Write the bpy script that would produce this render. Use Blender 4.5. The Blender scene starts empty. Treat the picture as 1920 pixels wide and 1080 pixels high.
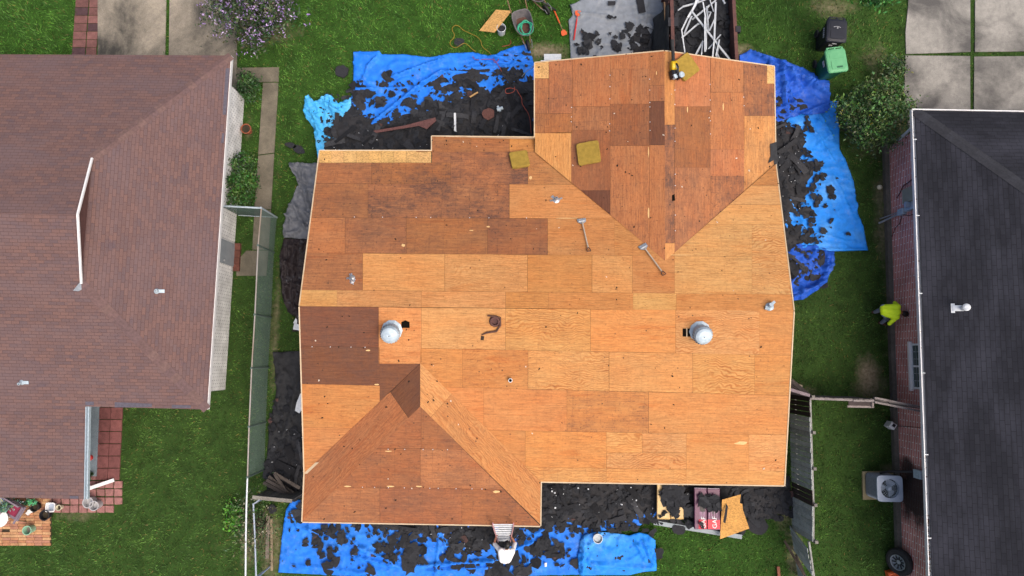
import bpy, bmesh, math, random
import numpy as np
from mathutils import Vector, Matrix, noise as mn
from mathutils.geometry import delaunay_2d_cdt

random.seed(7)
np.random.seed(7)
scene = bpy.context.scene
COL = scene.collection
R = math.radians

# ------------------------------------------------------------------ camera
FOC, CAM_H = 1300.0, 23.3            # focal length in photo pixels (1920 wide), metres above the lawn
cam_d = bpy.data.cameras.new("camera")
cam_d.sensor_width = 36.0
cam_d.lens = 36.0 * FOC / 1920.0
cam_d.clip_start, cam_d.clip_end = 0.5, 600.0
cam = bpy.data.objects.new("camera", cam_d)
COL.objects.link(cam)
cam.location = (0, 0, CAM_H)
cam.rotation_euler = (R(5.8), 0, R(1.1))
scene.camera = cam

# ------------------------------------------------------------------ light (bright overcast)
SUN_ELEV, SUN_ROT = 60.0, 128.0
world = bpy.data.worlds.new("World")
scene.world = world
world.use_nodes = True
wn = world.node_tree.nodes
wl = world.node_tree.links
wn.clear()
wo = wn.new("ShaderNodeOutputWorld")
wb = wn.new("ShaderNodeBackground")
sk = wn.new("ShaderNodeTexSky")
sk.sky_type = 'NISHITA'
sk.sun_disc = False
sk.sun_elevation = R(SUN_ELEV)
sk.sun_rotation = R(SUN_ROT)
sk.air_density, sk.dust_density, sk.ozone_density = 1.0, 9.0, 1.0
wb.inputs['Strength'].default_value = 0.15
wl.new(sk.outputs[0], wb.inputs['Color'])
wl.new(wb.outputs[0], wo.inputs['Surface'])
sun_d = bpy.data.lights.new("sun", 'SUN')
sun_d.energy = 0.6
sun_d.angle = R(60)
sun_d.color = (1.0, 0.95, 0.88)
sun = bpy.data.objects.new("sun", sun_d)
COL.objects.link(sun)
_az = R(SUN_ROT)                     # sky rotation is clockwise from +Y
_sd = Vector((math.sin(_az) * math.cos(R(SUN_ELEV)), math.cos(_az) * math.cos(R(SUN_ELEV)), math.sin(R(SUN_ELEV))))
sun.rotation_euler = _sd.to_track_quat('Z', 'Y').to_euler()
scene.view_settings.view_transform = 'Standard'
scene.view_settings.look = 'None'
scene.view_settings.gamma = 1
scene.view_settings.use_curve_mapping = False
scene.view_settings.exposure = 0.54

# ------------------------------------------------------------------ survey helpers: photo pixel -> place
CAM_R = cam.rotation_euler.to_matrix()
CAM_P = Vector((0, 0, CAM_H))


def ray(px, py):
    return CAM_R @ Vector(((px - 960.0) / FOC, -(py - 540.0) / FOC, -1.0))


def G(px, py, z=0.0):
    d = ray(px, py)
    return CAM_P + d * ((z - CAM_H) / d.z)


class Plane:
    def __init__(self, a, b, c):
        self.n = (b - a).cross(c - a).normalized()
        if self.n.z < 0:
            self.n = -self.n
        self.p = a.copy()

    def at(self, px, py, lift=0.0):
        d = ray(px, py)
        p0 = self.p + self.n * lift
        return CAM_P + d * ((p0 - CAM_P).dot(self.n) / d.dot(self.n))

    def z(self, x, y):
        return self.p.z - (self.n.x * (x - self.p.x) + self.n.y * (y - self.p.y)) / self.n.z

    def frame(self, px, py, px2, py2, lift=0.0):
        """matrix whose Y axis runs from the first to the second pixel on the plane, Z along the normal"""
        a, b = self.at(px, py, lift), self.at(px2, py2, lift)
        y = (b - a).normalized()
        x = y.cross(self.n).normalized()
        m = Matrix((x, y, self.n)).transposed().to_4x4()
        m.translation = a
        return m


def lin(c):
    c = c / 255.0
    return c / 12.92 if c <= 0.04045 else ((c + 0.055) / 1.055) ** 2.4


def S(r, g, b, k=0.72):
    return (lin(r) * k, lin(g) * k, lin(b) * k)


def rnd(a, b):
    return random.uniform(a, b)


def jit(c, a=0.12):
    k = 1 + rnd(-a, a)
    return (c[0] * k, c[1] * k, c[2] * k)


# ------------------------------------------------------------------ mesh builder
class MB:
    def __init__(self):
        self.v, self.f, self.tint, self.aux, self.uv, self.mi = [], [], [], [], [], []
        self.t = (1, 1, 1)
        self.a = (0, 0, 0)
        self.m = 0

    def face(self, pts, uv=None):
        i = len(self.v)
        self.v.extend(Vector(p) for p in pts)
        self.idx(list(range(i, i + len(pts))), uv)

    def idx(self, ids, uv=None):
        self.f.append(ids)
        self.tint.append(self.t)
        self.aux.append(self.a)
        self.uv.append(uv)
        self.mi.append(self.m)

    def hull8(self, b, t):
        """closed block from bottom ring b and top ring t (same count, counter-clockwise from above)"""
        i, n = len(self.v), len(b)
        self.v.extend(Vector(p) for p in b)
        self.v.extend(Vector(p) for p in t)
        self.idx(list(range(i + n - 1, i - 1, -1)))
        self.idx(list(range(i + n, i + 2 * n)))
        for k in range(n):
            j = (k + 1) % n
            self.idx([i + k, i + j, i + n + j, i + n + k])

    def box(self, c, s, rz=0.0, M=None):
        hx, hy, hz = s[0] / 2, s[1] / 2, s[2] / 2
        ca, sa = math.cos(rz), math.sin(rz)
        q = []
        for dz in (-hz, hz):
            for dx, dy in ((-hx, -hy), (hx, -hy), (hx, hy), (-hx, hy)):
                p = Vector((c[0] + dx * ca - dy * sa, c[1] + dx * sa + dy * ca, c[2] + dz))
                q.append(M @ p if M else p)
        self.hull8(q[:4], q[4:])

    def bbox(self, c, s, rz=0.0, ch=0.01):
        """box with chamfered top edges"""
        hx, hy, hz = s[0] / 2, s[1] / 2, s[2] / 2
        ca, sa = math.cos(rz), math.sin(rz)

        def ring(d, z):
            return [Vector((c[0] + x * ca - y * sa, c[1] + x * sa + y * ca, c[2] + z)) for x, y in
                    ((-hx + d, -hy + d), (hx - d, -hy + d), (hx - d, hy - d), (-hx + d, hy - d))]
        r = [ring(0, -hz), ring(0, hz - ch), ring(ch, hz)]
        self.rings(r, True, True)

    def rings(self, rings, cap0=True, cap1=True):
        i, n = len(self.v), len(rings[0])
        for r in rings:
            self.v.extend(Vector(p) for p in r)
        for a in range(len(rings) - 1):
            for k in range(n):
                j = (k + 1) % n
                self.idx([i + a * n + k, i + a * n + j, i + (a + 1) * n + j, i + (a + 1) * n + k])
        if cap0:
            self.idx([i + k for k in range(n - 1, -1, -1)])
        if cap1:
            b = i + (len(rings) - 1) * n
            self.idx([b + k for k in range(n)])

    def tube(self, pts, r, n=8, close=False):
        pts = [Vector(p) for p in pts]
        rr = r if isinstance(r, (list, tuple)) else [r] * len(pts)
        rings = []
        m = len(pts)
        up = None
        for k, p in enumerate(pts):
            if close:
                d = pts[(k + 1) % m] - pts[k - 1]
            else:
                d = pts[min(k + 1, m - 1)] - pts[max(k - 1, 0)]
            d = d.normalized() if d.length > 1e-9 else Vector((0, 0, 1))
            if up is None:
                up = Vector((0, 0, 1)) if abs(d.z) < 0.9 else Vector((1, 0, 0))
            x = d.cross(up)
            if x.length < 1e-6:
                x = d.cross(Vector((0, 1, 0)))
            x.normalize()
            y = x.cross(d).normalized()
            up = y
            rings.append([p + x * (math.cos(2 * math.pi * q / n) * rr[k]) + y * (math.sin(2 * math.pi * q / n) * rr[k])
                          for q in range(n)])
        if close:
            rings.append(rings[0])
        self.rings(rings, not close, not close)

    def bar(self, a, b, w, h, up=(0, 0, 1)):
        """rectangular bar from a to b"""
        a, b = Vector(a), Vector(b)
        d = (b - a).normalized()
        u = Vector(up)
        x = d.cross(u)
        if x.length < 1e-6:
            x = d.cross(Vector((1, 0, 0)))
        x.normalize()
        y = x.cross(d).normalized()
        ring = lambda p: [p - x * w / 2 - y * h / 2, p + x * w / 2 - y * h / 2, p + x * w / 2 + y * h / 2, p - x * w / 2 + y * h / 2]
        self.rings([ring(a), ring(b)])

    def lathe(self, prof, n=24, c=(0, 0, 0)):
        """profile of (radius, z); closed at the ends"""
        rings = [[Vector((c[0] + r * math.cos(2 * math.pi * k / n), c[1] + r * math.sin(2 * math.pi * k / n), c[2] + z)) for k in range(n)]
                 for r, z in prof]
        self.rings(rings)

    def prism(self, poly, z0, z1):
        """poly of (x, y); extruded between z0 and z1"""
        ar = sum(poly[k - 1][0] * poly[k][1] - poly[k][0] * poly[k - 1][1] for k in range(len(poly)))
        if ar < 0:
            poly = poly[::-1]
        self.hull8([(x, y, z0) for x, y in poly], [(x, y, z1) for x, y in poly])

    def sphere(self, c, r, n=12, m=8, sc=(1, 1, 1)):
        rings = []
        for k in range(m + 1):
            th = math.pi * (k / m) * 0.98 + 0.0314
            rings.append([Vector((c[0] + sc[0] * r * math.sin(th) * math.cos(2 * math.pi * q / n),
                                  c[1] + sc[1] * r * math.sin(th) * math.sin(2 * math.pi * q / n),
                                  c[2] - sc[2] * r * math.cos(th))) for q in range(n)])
        self.rings(rings)

    def xf(self, M):
        self.v = [M @ p for p in self.v]
        return self

    def build(self, name, mats, parent=None, smooth=False, origin=None):
        o = Vector((0, 0, 0))
        if parent is not None:
            t = parent
            while t.parent:
                t = t.parent
            o = t.location.copy()
        elif origin is not None:
            o = Vector(origin)
        elif self.v:
            xs = [p.x for p in self.v]
            ys = [p.y for p in self.v]
            o = Vector(((min(xs) + max(xs)) / 2, (min(ys) + max(ys)) / 2, min(p.z for p in self.v)))
        me = bpy.data.meshes.new(name)
        me.from_pydata([tuple(p - o) for p in self.v], [], self.f)
        if any(t != (1, 1, 1) for t in self.tint):
            at = me.attributes.new("tint", 'FLOAT_COLOR', 'FACE')
            at.data.foreach_set("color", np.array([(*t, 1.0) for t in self.tint], dtype=np.float32).ravel())
        if any(t != (0, 0, 0) for t in self.aux):
            at = me.attributes.new("aux", 'FLOAT_COLOR', 'FACE')
            at.data.foreach_set("color", np.array([(*t, 1.0) for t in self.aux], dtype=np.float32).ravel())
        if any(u is not None for u in self.uv):
            ul = me.uv_layers.new(name="UVMap")
            arr = []
            for f, u in zip(self.f, self.uv):
                arr.extend(u if u is not None else [(0, 0)] * len(f))
            ul.data.foreach_set("uv", np.array(arr, dtype=np.float32).ravel())
        for m in (mats if isinstance(mats, (list, tuple)) else [mats]):
            me.materials.append(m)
        if any(self.mi):
            me.polygons.foreach_set("material_index", self.mi)
        if smooth:
            me.polygons.foreach_set("use_smooth", [True] * len(me.polygons))
        me.update()
        ob = bpy.data.objects.new(name, me)
        COL.objects.link(ob)
        if parent is not None:
            ob.parent = parent
        else:
            ob.location = o
        return ob


def tag(o, label=None, cat=None, group=None, kind=None):
    if label:
        o["label"] = label
    if cat:
        o["category"] = cat
    if group:
        o["group"] = group
    if kind:
        o["kind"] = kind
    return o


def thing(name, label, cat, loc=(0, 0, 0), group=None):
    o = bpy.data.objects.new(name, None)
    o.empty_display_size = 0.2
    COL.objects.link(o)
    o.location = loc
    return tag(o, label, cat, group)


def solo(mb, name, mat, label, cat, group=None, smooth=False):
    return tag(mb.build(name, mat, smooth=smooth), label, cat, group)


def copy_tree(o, parent=None):
    c = o.copy()
    COL.objects.link(c)
    c.parent = parent
    for ch in list(o.children):
        copy_tree(ch, c)
    return c


# ------------------------------------------------------------------ materials
class NT:
    def __init__(self, name, rough=0.7, metal=0.0, spec=0.4):
        self.mat = bpy.data.materials.new(name)
        self.mat.use_nodes = True
        self.t = self.mat.node_tree
        self.t.nodes.clear()
        self.out = self.t.nodes.new("ShaderNodeOutputMaterial")
        self.p = self.t.nodes.new("ShaderNodeBsdfPrincipled")
        self.t.links.new(self.p.outputs[0], self.out.inputs[0])
        self.p.inputs['Roughness'].default_value = rough
        self.p.inputs['Metallic'].default_value = metal
        self.p.inputs['Specular IOR Level'].default_value = spec

    def n(self, kind, **kw):
        nd = self.t.nodes.new("ShaderNode" + kind)
        for k, v in kw.items():
            setattr(nd, k, v)
        return nd

    def link(self, a, b):
        self.t.links.new(a, b)

    def put(self, sock, val):
        if isinstance(val, bpy.types.NodeSocket):
            self.link(val, sock)
        elif isinstance(val, (tuple, list)) and len(val) == 3 and sock.type == 'RGBA':
            sock.default_value = (*val, 1)
        else:
            sock.default_value = val

    def pos(self):
        return self.n("NewGeometry").outputs['Position']

    def uv(self):
        return self.n("UVMap", uv_map="UVMap").outputs[0]

    def attr(self, nm):
        return self.n("Attribute", attribute_name=nm)

    def scale(self, vec, s, loc=(0, 0, 0), rot=(0, 0, 0)):
        m = self.n("Mapping")
        self.link(vec, m.inputs[0])
        m.inputs['Scale'].default_value = s
        m.inputs['Location'].default_value = loc
        m.inputs['Rotation'].default_value = rot
        return m.outputs[0]

    def noise(self, vec, sc, det=4, rough=0.55, dist=0.0):
        t = self.n("TexNoise")
        self.link(vec, t.inputs['Vector'])
        t.inputs['Scale'].default_value = sc
        t.inputs['Detail'].default_value = det
        t.inputs['Roughness'].default_value = rough
        t.inputs['Distortion'].default_value = dist
        return t.outputs[0]

    def ramp(self, fac, stops):
        r = self.n("ValToRGB")
        cr = r.color_ramp
        while len(cr.elements) < len(stops):
            cr.elements.new(0.5)
        for e, (p, c) in zip(cr.elements, stops):
            e.position = p
            e.color = (*c, 1) if isinstance(c, (tuple, list)) else (c, c, c, 1)
        self.link(fac, r.inputs[0])
        return r.outputs[0]

    def mix(self, f, a, b, mode='MIX'):
        m = self.n("Mix", data_type='RGBA', blend_type=mode)
        self.put(m.inputs[0], f)
        self.put(m.inputs[6], a)
        self.put(m.inputs[7], b)
        return m.outputs[2]

    def math(self, op, a, b=0.0):
        m = self.n("Math", operation=op)
        self.put(m.inputs[0], a)
        self.put(m.inputs[1], b)
        return m.outputs[0]

    def base(self, c):
        self.put(self.p.inputs['Base Color'], c)
        return self

    def bump(self, h, strength=0.3, dist=0.02):
        b = self.n("Bump")
        b.inputs['Strength'].default_value = strength
        b.inputs['Distance'].default_value = dist
        self.link(h, b.inputs['Height'])
        self.link(b.outputs[0], self.p.inputs['Normal'])
        return self


def noisy(name, c1, c2, sc=6.0, rough=0.7, metal=0.0, bump=0.0, bs=None, spec=0.4, det=5):
    m = NT(name, rough, metal, spec)
    f = m.noise(m.pos(), sc, det)
    m.base(m.ramp(f, [(0.3, c1), (0.7, c2)]))
    if bump:
        m.bump(m.noise(m.pos(), bs or sc * 4, 3), bump, 0.02)
    return m.mat


def tinted(name, rough=0.75, sc=9.0, lo=0.75, hi=1.25, metal=0.0, bump=0.0, spec=0.35, fine=None):
    m = NT(name, rough, metal, spec)
    f = m.ramp(m.noise(m.pos(), sc, 5), [(0.28, lo), (0.72, hi)])
    c = m.mix(1.0, m.attr("tint").outputs['Color'], f, 'MULTIPLY')
    if fine:
        g = m.ramp(m.noise(m.pos(), fine, 2), [(0.3, 0.7), (0.7, 1.3)])
        c = m.mix(1.0, c, g, 'MULTIPLY')
    m.base(c)
    if bump:
        m.bump(m.noise(m.pos(), sc * 5, 3), bump, 0.02)
    return m.mat


def make_plywood():
    m = NT("plywood", 0.75, 0, 0.22)
    uv = m.uv()
    pos = m.pos()
    aux = m.n("SeparateColor")
    m.link(m.attr("aux").outputs['Color'], aux.inputs[0])
    fig, dirt = aux.outputs[0], aux.outputs[1]
    tint = m.attr("tint").outputs['Color']
    g1 = m.ramp(m.noise(m.scale(uv, (1.1, 26, 1)), 1.0, 6, 0.7, 0.4), [(0.27, 0.66), (0.5, 1.0), (0.73, 1.20)])
    c = m.mix(1.0, tint, g1, 'MULTIPLY')
    # broad warm and pale drifts inside a sheet
    g2 = m.ramp(m.noise(m.scale(uv, (0.7, 1.9, 1)), 1.0, 4), [(0.3, (1.03, 0.94, 0.86)), (0.7, (1.0, 1.06, 1.10))])
    c = m.mix(1.0, c, g2, 'MULTIPLY')
    g3 = m.ramp(m.noise(m.scale(uv, (7, 15, 1)), 1.0, 5, 0.75), [(0.3, 0.82), (0.7, 1.14)])
    c = m.mix(1.0, c, g3, 'MULTIPLY')
    # rotary cut cathedral figure
    w = m.n("TexWave", wave_type='BANDS', bands_direction='Y')
    wv = m.n("VectorMath", operation='ADD')
    wc = m.n("CombineXYZ")
    m.link(m.math('MULTIPLY', m.noise(m.scale(uv, (0.8, 0.9, 1)), 1.0, 3, 0.55), 1.1), wc.inputs[1])
    m.link(uv, wv.inputs[0])
    m.link(wc.outputs[0], wv.inputs[1])
    m.link(wv.outputs[0], w.inputs['Vector'])
    w.inputs['Scale'].default_value = 4.2
    w.inputs['Distortion'].default_value = 1.6
    w.inputs['Detail'].default_value = 3
    w.inputs['Detail Scale'].default_value = 2.2
    wf = m.ramp(w.outputs['Fac'], [(0.45, 0.0), (0.85, 1.0)])
    wf = m.math('MULTIPLY', wf, m.ramp(m.noise(m.scale(uv, (0.7, 1.1, 1), (4, 4, 0)), 1.0, 3), [(0.38, 0.15), (0.60, 1.0)]))
    c = m.mix(m.math('MULTIPLY', m.math('MULTIPLY', wf, fig), 0.78), c, m.mix(1.0, c, (0.66, 0.42, 0.28), 'MULTIPLY'))
    # reddish smears
    sm = m.ramp(m.noise(m.scale(uv, (0.35, 2.6, 1), (3, 7, 0)), 1.0, 3, 0.5, 1.2), [(0.62, 0.0), (0.70, 1.0)])
    c = m.mix(m.math('MULTIPLY', sm, 0.42), c, m.mix(1.0, c, (0.84, 0.56, 0.38), 'MULTIPLY'))
    # dark checks along the grain
    fl = m.ramp(m.noise(m.scale(uv, (2.6, 38, 1)), 1.0, 4, 0.7), [(0.55, 0.0), (0.66, 1.0)])
    c = m.mix(m.math('MULTIPLY', fl, 0.62), c, m.mix(1.0, c, (0.46, 0.31, 0.24), 'MULTIPLY'))
    # nail holes and knots
    for sc, r0, r1, lo, hi, k in ((3.4, 0.06, 0.10, 0.44, 0.56, 0.8), (7.5, 0.07, 0.13, 0.40, 0.60, 0.55)):
        vo = m.n("TexVoronoi", feature='F1')
        m.link(m.scale(pos, (1, 1, 1)), vo.inputs['Vector'])
        vo.inputs['Scale'].default_value = sc
        kn = m.ramp(vo.outputs['Distance'], [(r0, 1.0), (r1, 0.0)])
        kg = m.ramp(m.noise(pos, 1.7, 3), [(lo, 0.0), (hi, 1.0)])
        c = m.mix(m.math('MULTIPLY', m.math('MULTIPLY', kn, kg), k), c, (0.060, 0.028, 0.016))
    # old water stains and felt residue
    st = m.ramp(m.noise(pos, 0.8, 8, 0.75), [(0.34, 0.0), (0.60, 1.0)])
    st2 = m.ramp(m.noise(m.scale(uv, (3, 9, 1)), 1.0, 5, 0.75), [(0.34, 0.30), (0.58, 1.0)])
    sd = m.math('MULTIPLY', m.math('MULTIPLY', st, st2), dirt)
    c = m.mix(m.math('MULTIPLY', sd, 0.90), c, (0.075, 0.043, 0.036))
    # rafter lines and courses of old fixing holes
    sx = m.n("SeparateXYZ")
    m.link(uv, sx.inputs[0])
    brk = m.ramp(m.noise(pos, 6.0, 4, 0.7), [(0.40, 0.0), (0.60, 1.0)])
    for ax, per, half, k in ((0, 0.41, 0.030, 0.50), (1, 0.145, 0.075, 0.30)):
        fr = m.math('FRACT', m.math('DIVIDE', sx.outputs[ax], per))
        ln = m.ramp(m.math('ABSOLUTE', m.math('SUBTRACT', fr, 0.5)), [(half * 0.5, 1.0), (half, 0.0)])
        c = m.mix(m.math('MULTIPLY', m.math('MULTIPLY', m.math('MULTIPLY', ln, brk), m.math('ADD', dirt, 0.15)), k), c, (0.07, 0.036, 0.026))
    # residue specks and lines
    sp = m.ramp(m.noise(pos, 17.0, 4, 0.7), [(0.56, 0.0), (0.66, 1.0)])
    c = m.mix(m.math('MULTIPLY', m.math('MULTIPLY', sp, m.math('ADD', dirt, 0.26)), 0.66), c, (0.07, 0.036, 0.026))
    m.base(c)
    m.bump(m.noise(m.scale(uv, (3, 60, 1)), 1.0, 3), 0.25, 0.004)
    return m.mat


def make_osb(name="strand_board", k=1.0):
    m = NT(name, 0.75, 0, 0.25)
    v = m.n("TexVoronoi", feature='F1')
    m.link(m.scale(m.pos(), (1, 1.7, 1), (0, 0, 0), (0, 0, 0.4)), v.inputs['Vector'])
    v.inputs['Scale'].default_value = 26
    s = m.n("SeparateColor")
    m.link(v.outputs['Color'], s.inputs[0])
    f = m.ramp(s.outputs[0], [(0.0, 0.66), (0.5, 1.0), (1.0, 1.22)])
    g = m.ramp(m.noise(m.pos(), 2.0, 4), [(0.3, 0.85), (0.7, 1.12)])
    c = m.mix(1.0, m.mix(1.0, m.attr("tint").outputs['Color'], f, 'MULTIPLY'), g, 'MULTIPLY')
    m.base(c)
    return m.mat


def make_shingle(name, cols, mortar, bw=0.27, rh=0.135, grime=None, blot=None, mort=0.012, scale=1.0):
    m = NT(name, 0.9, 0, 0.2)
    uv = m.uv()
    b = m.n("TexBrick")
    wob = m.noise(uv, 1.3, 2)
    va = m.n("VectorMath", operation='ADD')
    vs = m.n("VectorMath", operation='SCALE')
    cmb = m.n("CombineXYZ")
    m.link(m.noise(uv, 0.8, 2), cmb.inputs[1])
    m.link(cmb.outputs[0], vs.inputs[0])
    vs.inputs['Scale'].default_value = 0.035
    m.link(uv, va.inputs[0])
    m.link(vs.outputs[0], va.inputs[1])
    m.link(va.outputs[0], b.inputs['Vector'])
    b.inputs['Color1'].default_value = (0, 0, 0, 1)
    b.inputs['Color2'].default_value = (1, 1, 1, 1)
    b.inputs['Mortar'].default_value = (0.5, 0.5, 0.5, 1)
    b.inputs['Scale'].default_value = scale
    b.inputs['Mortar Size'].default_value = mort
    b.inputs['Mortar Smooth'].default_value = 0.5
    b.inputs['Brick Width'].default_value = bw
    b.inputs['Row Height'].default_value = rh
    b.offset = 0.37
    n = len(cols)
    # the run of similar shingles drifts over the roof
    s1 = m.n("SeparateColor")
    m.link(b.outputs['Color'], s1.inputs[0])
    f = m.math('ADD', m.math('MULTIPLY', s1.outputs[0], 0.55), m.math('MULTIPLY', m.noise(uv, 0.9, 4, 0.6), 0.55))
    c = m.ramp(f, [(0.12 + 0.80 * k / (n - 1), cc) for k, cc in enumerate(cols)])
    if blot:
        bl = m.ramp(m.noise(m.scale(uv, (1, 1.6, 1), (9, 3, 0)), 1.7, 3), [(0.60, 0.0), (0.72, 1.0)])
        c = m.mix(m.math('MULTIPLY', bl, 0.55), c, blot)
    fine = m.ramp(m.noise(uv, 45, 2), [(0.25, 0.80), (0.75, 1.2)])
    c = m.mix(1.0, c, fine, 'MULTIPLY')
    if grime:
        gr = m.ramp(m.noise(m.scale(uv, (0.55, 1.6, 1), (2, 5, 0)), 0.7, 6, 0.65), [(0.44, 0.0), (0.66, 1.0)])
        c = m.mix(m.math('MULTIPLY', gr, 0.72), c, grime)
    c = m.mix(m.math('MULTIPLY', b.outputs['Fac'], 0.75), c, mortar)
    m.base(c)
    m.bump(m.math('SUBTRACT', 1.0, b.outputs['Fac']), 0.5, 0.012)
    return m.mat


def make_brick(name, c1, c2, mortar, stain=None, bw=0.215, rh=0.078, mort=0.010):
    m = NT(name, 0.88, 0, 0.25)
    uv = m.uv()
    b = m.n("TexBrick")
    m.link(uv, b.inputs['Vector'])
    b.inputs['Color1'].default_value = (*c1, 1)
    b.inputs['Color2'].default_value = (*c2, 1)
    b.inputs['Mortar'].default_value = (*mortar, 1)
    b.inputs['Scale'].default_value = 1
    b.inputs['Mortar Size'].default_value = mort
    b.inputs['Mortar Smooth'].default_value = 0.3
    b.inputs['Brick Width'].default_value = bw
    b.inputs['Row Height'].default_value = rh
    c = m.mix(1.0, b.outputs['Color'], m.ramp(m.noise(uv, 1.6, 6, 0.65), [(0.3, 0.66), (0.7, 1.25)]), 'MULTIPLY')
    if stain:
        for (cx, cy, cz, rx, ry, rz, k) in stain:
            d = m.n("VectorMath", operation='LENGTH')
            m.link(m.scale(m.pos(), (1 / rx, 1 / ry, 1 / rz), (-cx / rx, -cy / ry, -cz / rz)), d.inputs[0])
            dd = m.math('ADD', d.outputs['Value'], m.math('MULTIPLY', m.math('SUBTRACT', m.noise(m.pos(), 2.2, 4), 0.5), 0.9))
            c = m.mix(m.math('MULTIPLY', m.ramp(dd, [(0.5, 1.0), (1.0, 0.0)]), k), c, (0.018, 0.014, 0.014))
    m.base(c)
    m.bump(m.math('SUBTRACT', 1.0, b.outputs['Fac']), 0.6, 0.01)
    return m.mat


def make_concrete(name, c1, c2, dark, amount=0.7, sc=0.5):
    m = NT(name, 0.9, 0, 0.2)
    p = m.pos()
    c = m.ramp(m.noise(p, 7, 6, 0.7), [(0.3, c1), (0.7, c2)])
    st = m.ramp(m.noise(p, sc, 7, 0.62, 0.4), [(0.40, 0.0), (0.62, 1.0)])
    c = m.mix(m.math('MULTIPLY', st, amount), c, dark)
    pit = m.ramp(m.noise(p, 45, 2), [(0.3, 0.78), (0.6, 1.08)])
    m.base(m.mix(1.0, c, pit, 'MULTIPLY'))
    m.bump(m.noise(p, 30, 4), 0.25, 0.01)
    return m.mat


def make_tarp(name, c, pale, rough=0.62):
    m = NT(name, rough, 0, 0.22)
    p = m.pos()
    cc = m.mix(m.ramp(m.noise(p, 1.1, 5, 0.6), [(0.48, 0.0), (0.72, 0.55)]), c, pale)
    cc = m.mix(m.ramp(m.noise(p, 3.0, 7, 0.75), [(0.55, 0.0), (0.80, 0.30)]), cc, (0.36, 0.42, 0.50))
    cc = m.mix(1.0, cc, m.ramp(m.noise(p, 5, 4), [(0.3, 0.84), (0.7, 1.14)]), 'MULTIPLY')
    m.base(cc)
    m.bump(m.noise(m.scale(p, (1, 1, 1)), 4.0, 6, 0.65, 1.8), 0.35, 0.03)
    return m.mat


M = {}
M['ply'] = make_plywood()
M['osb'] = make_osb()
M['gap'] = noisy("deck_gap", (0.020, 0.012, 0.008), (0.045, 0.026, 0.016), 8, 0.9)
M['fascia'] = noisy("raw_fascia_wood", S(225, 205, 175), S(205, 180, 145), 3, 0.7)
M['white'] = noisy("white_paint", (0.60, 0.61, 0.63), (0.70, 0.70, 0.70), 5, 0.45)
M['whitem'] = noisy("white_metal", (0.46, 0.50, 0.54), (0.62, 0.65, 0.68), 14, 0.45, 0.0)
M['galv'] = noisy("galvanised_metal", (0.30, 0.38, 0.44), (0.44, 0.52, 0.58), 12, 0.5, 0.2)
M['strip'] = noisy("dull_strip_metal", S(132, 144, 152), S(156, 168, 176), 6, 0.55, 0.1)
M['galvdark'] = noisy("dull_galvanised", (0.22, 0.25, 0.28), (0.34, 0.37, 0.40), 12, 0.5, 0.4)
M['red_shingle'] = make_shingle("reddish_asphalt_shingles",
                                [S(102, 85, 88), S(110, 90, 90), S(115, 91, 88), S(125, 97, 91), S(114, 95, 95)],
                                S(84, 62, 62), 0.23, 0.100, grime=S(116, 98, 100), blot=S(96, 84, 92), mort=0.006)
M['black_shingle'] = make_shingle("charcoal_asphalt_shingles",
                                  [S(36, 38, 47, .6), S(40, 42, 51, .6), S(43, 45, 54, .6), S(50, 52, 61, .6)],
                                  S(14, 15, 20, .6), 0.30, 0.130, grime=S(68, 70, 82, .6), mort=0.007)
M['cap_red'] = tinted("reddish_hip_cap", 0.9, 14, 0.75, 1.2)
M['cap_black'] = tinted("charcoal_hip_cap", 0.9, 14, 0.7, 1.3)
M['white_brick'] = make_brick("white_painted_brick", (0.78, 0.78, 0.78), (0.86, 0.86, 0.85), (0.36, 0.36, 0.38), mort=0.012)
M['bare_wall'] = noisy("house_wall", S(120, 100, 90), S(150, 125, 110), 3, 0.85)
M['conc_l'] = make_concrete("stained_concrete_drive", S(182, 172, 154), S(156, 148, 136), S(62, 62, 60), 0.95, 0.42)
M['conc_r'] = make_concrete("weathered_concrete_drive", S(174, 171, 164), S(150, 148, 143), S(92, 91, 90), 0.95, 0.5)
M['conc_p'] = make_concrete("old_concrete_path", S(140, 132, 116), S(118, 112, 100), S(72, 70, 62), 0.5, 1.2)
M['conc_f'] = make_concrete("foundation_concrete", S(128, 124, 116), S(104, 102, 96), S(70, 68, 62), 0.4, 1.2)
M['conc_b'] = make_concrete("smooth_bluish_concrete", S(150, 164, 172), S(134, 148, 158), S(104, 114, 122), 0.35, 1.2)
M['paver'] = tinted("red_pavers", 0.88, 7, 0.72, 1.2, bump=0.2, fine=60)
M['tarp_b'] = make_tarp("blue_tarp", (0.012, 0.155, 0.66), (0.04, 0.24, 0.72))
M['tarp_c'] = make_tarp("bright_blue_tarp", (0.012, 0.20, 0.70), (0.12, 0.38, 0.76))
M['tarp_r'] = make_tarp("royal_blue_tarp", (0.010, 0.075, 0.44), (0.025, 0.12, 0.52))
M['tarp_l'] = make_tarp("light_blue_tarp", (0.055, 0.36, 0.70), (0.22, 0.54, 0.80))
M['tarp_g'] = make_tarp("grey_tarp", S(140, 148, 158), S(160, 166, 174), 0.5)
M['tarp_g2'] = make_tarp("dark_grey_tarp", S(112, 116, 124), S(128, 132, 140), 0.5)
M['tarp_d'] = make_tarp("dark_brown_tarp", S(50, 43, 46), S(62, 54, 56), 0.6)
M['felt'] = noisy("black_felt", S(36, 37, 41), S(54, 56, 60), 7, 0.85, bump=0.4)
M['scrap'] = tinted("torn_shingle_scrap", 0.9, 18, 0.72, 1.25, fine=70, spec=0.25)
M['mound'] = noisy("shingle_rubble", S(34, 34, 37), S(56, 56, 60), 5, 0.9, bump=0.6, bs=14)
M['foam'] = noisy("yellow_foam", S(176, 146, 62), S(150, 124, 48), 9, 0.95, bump=0.4, bs=60)
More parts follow.
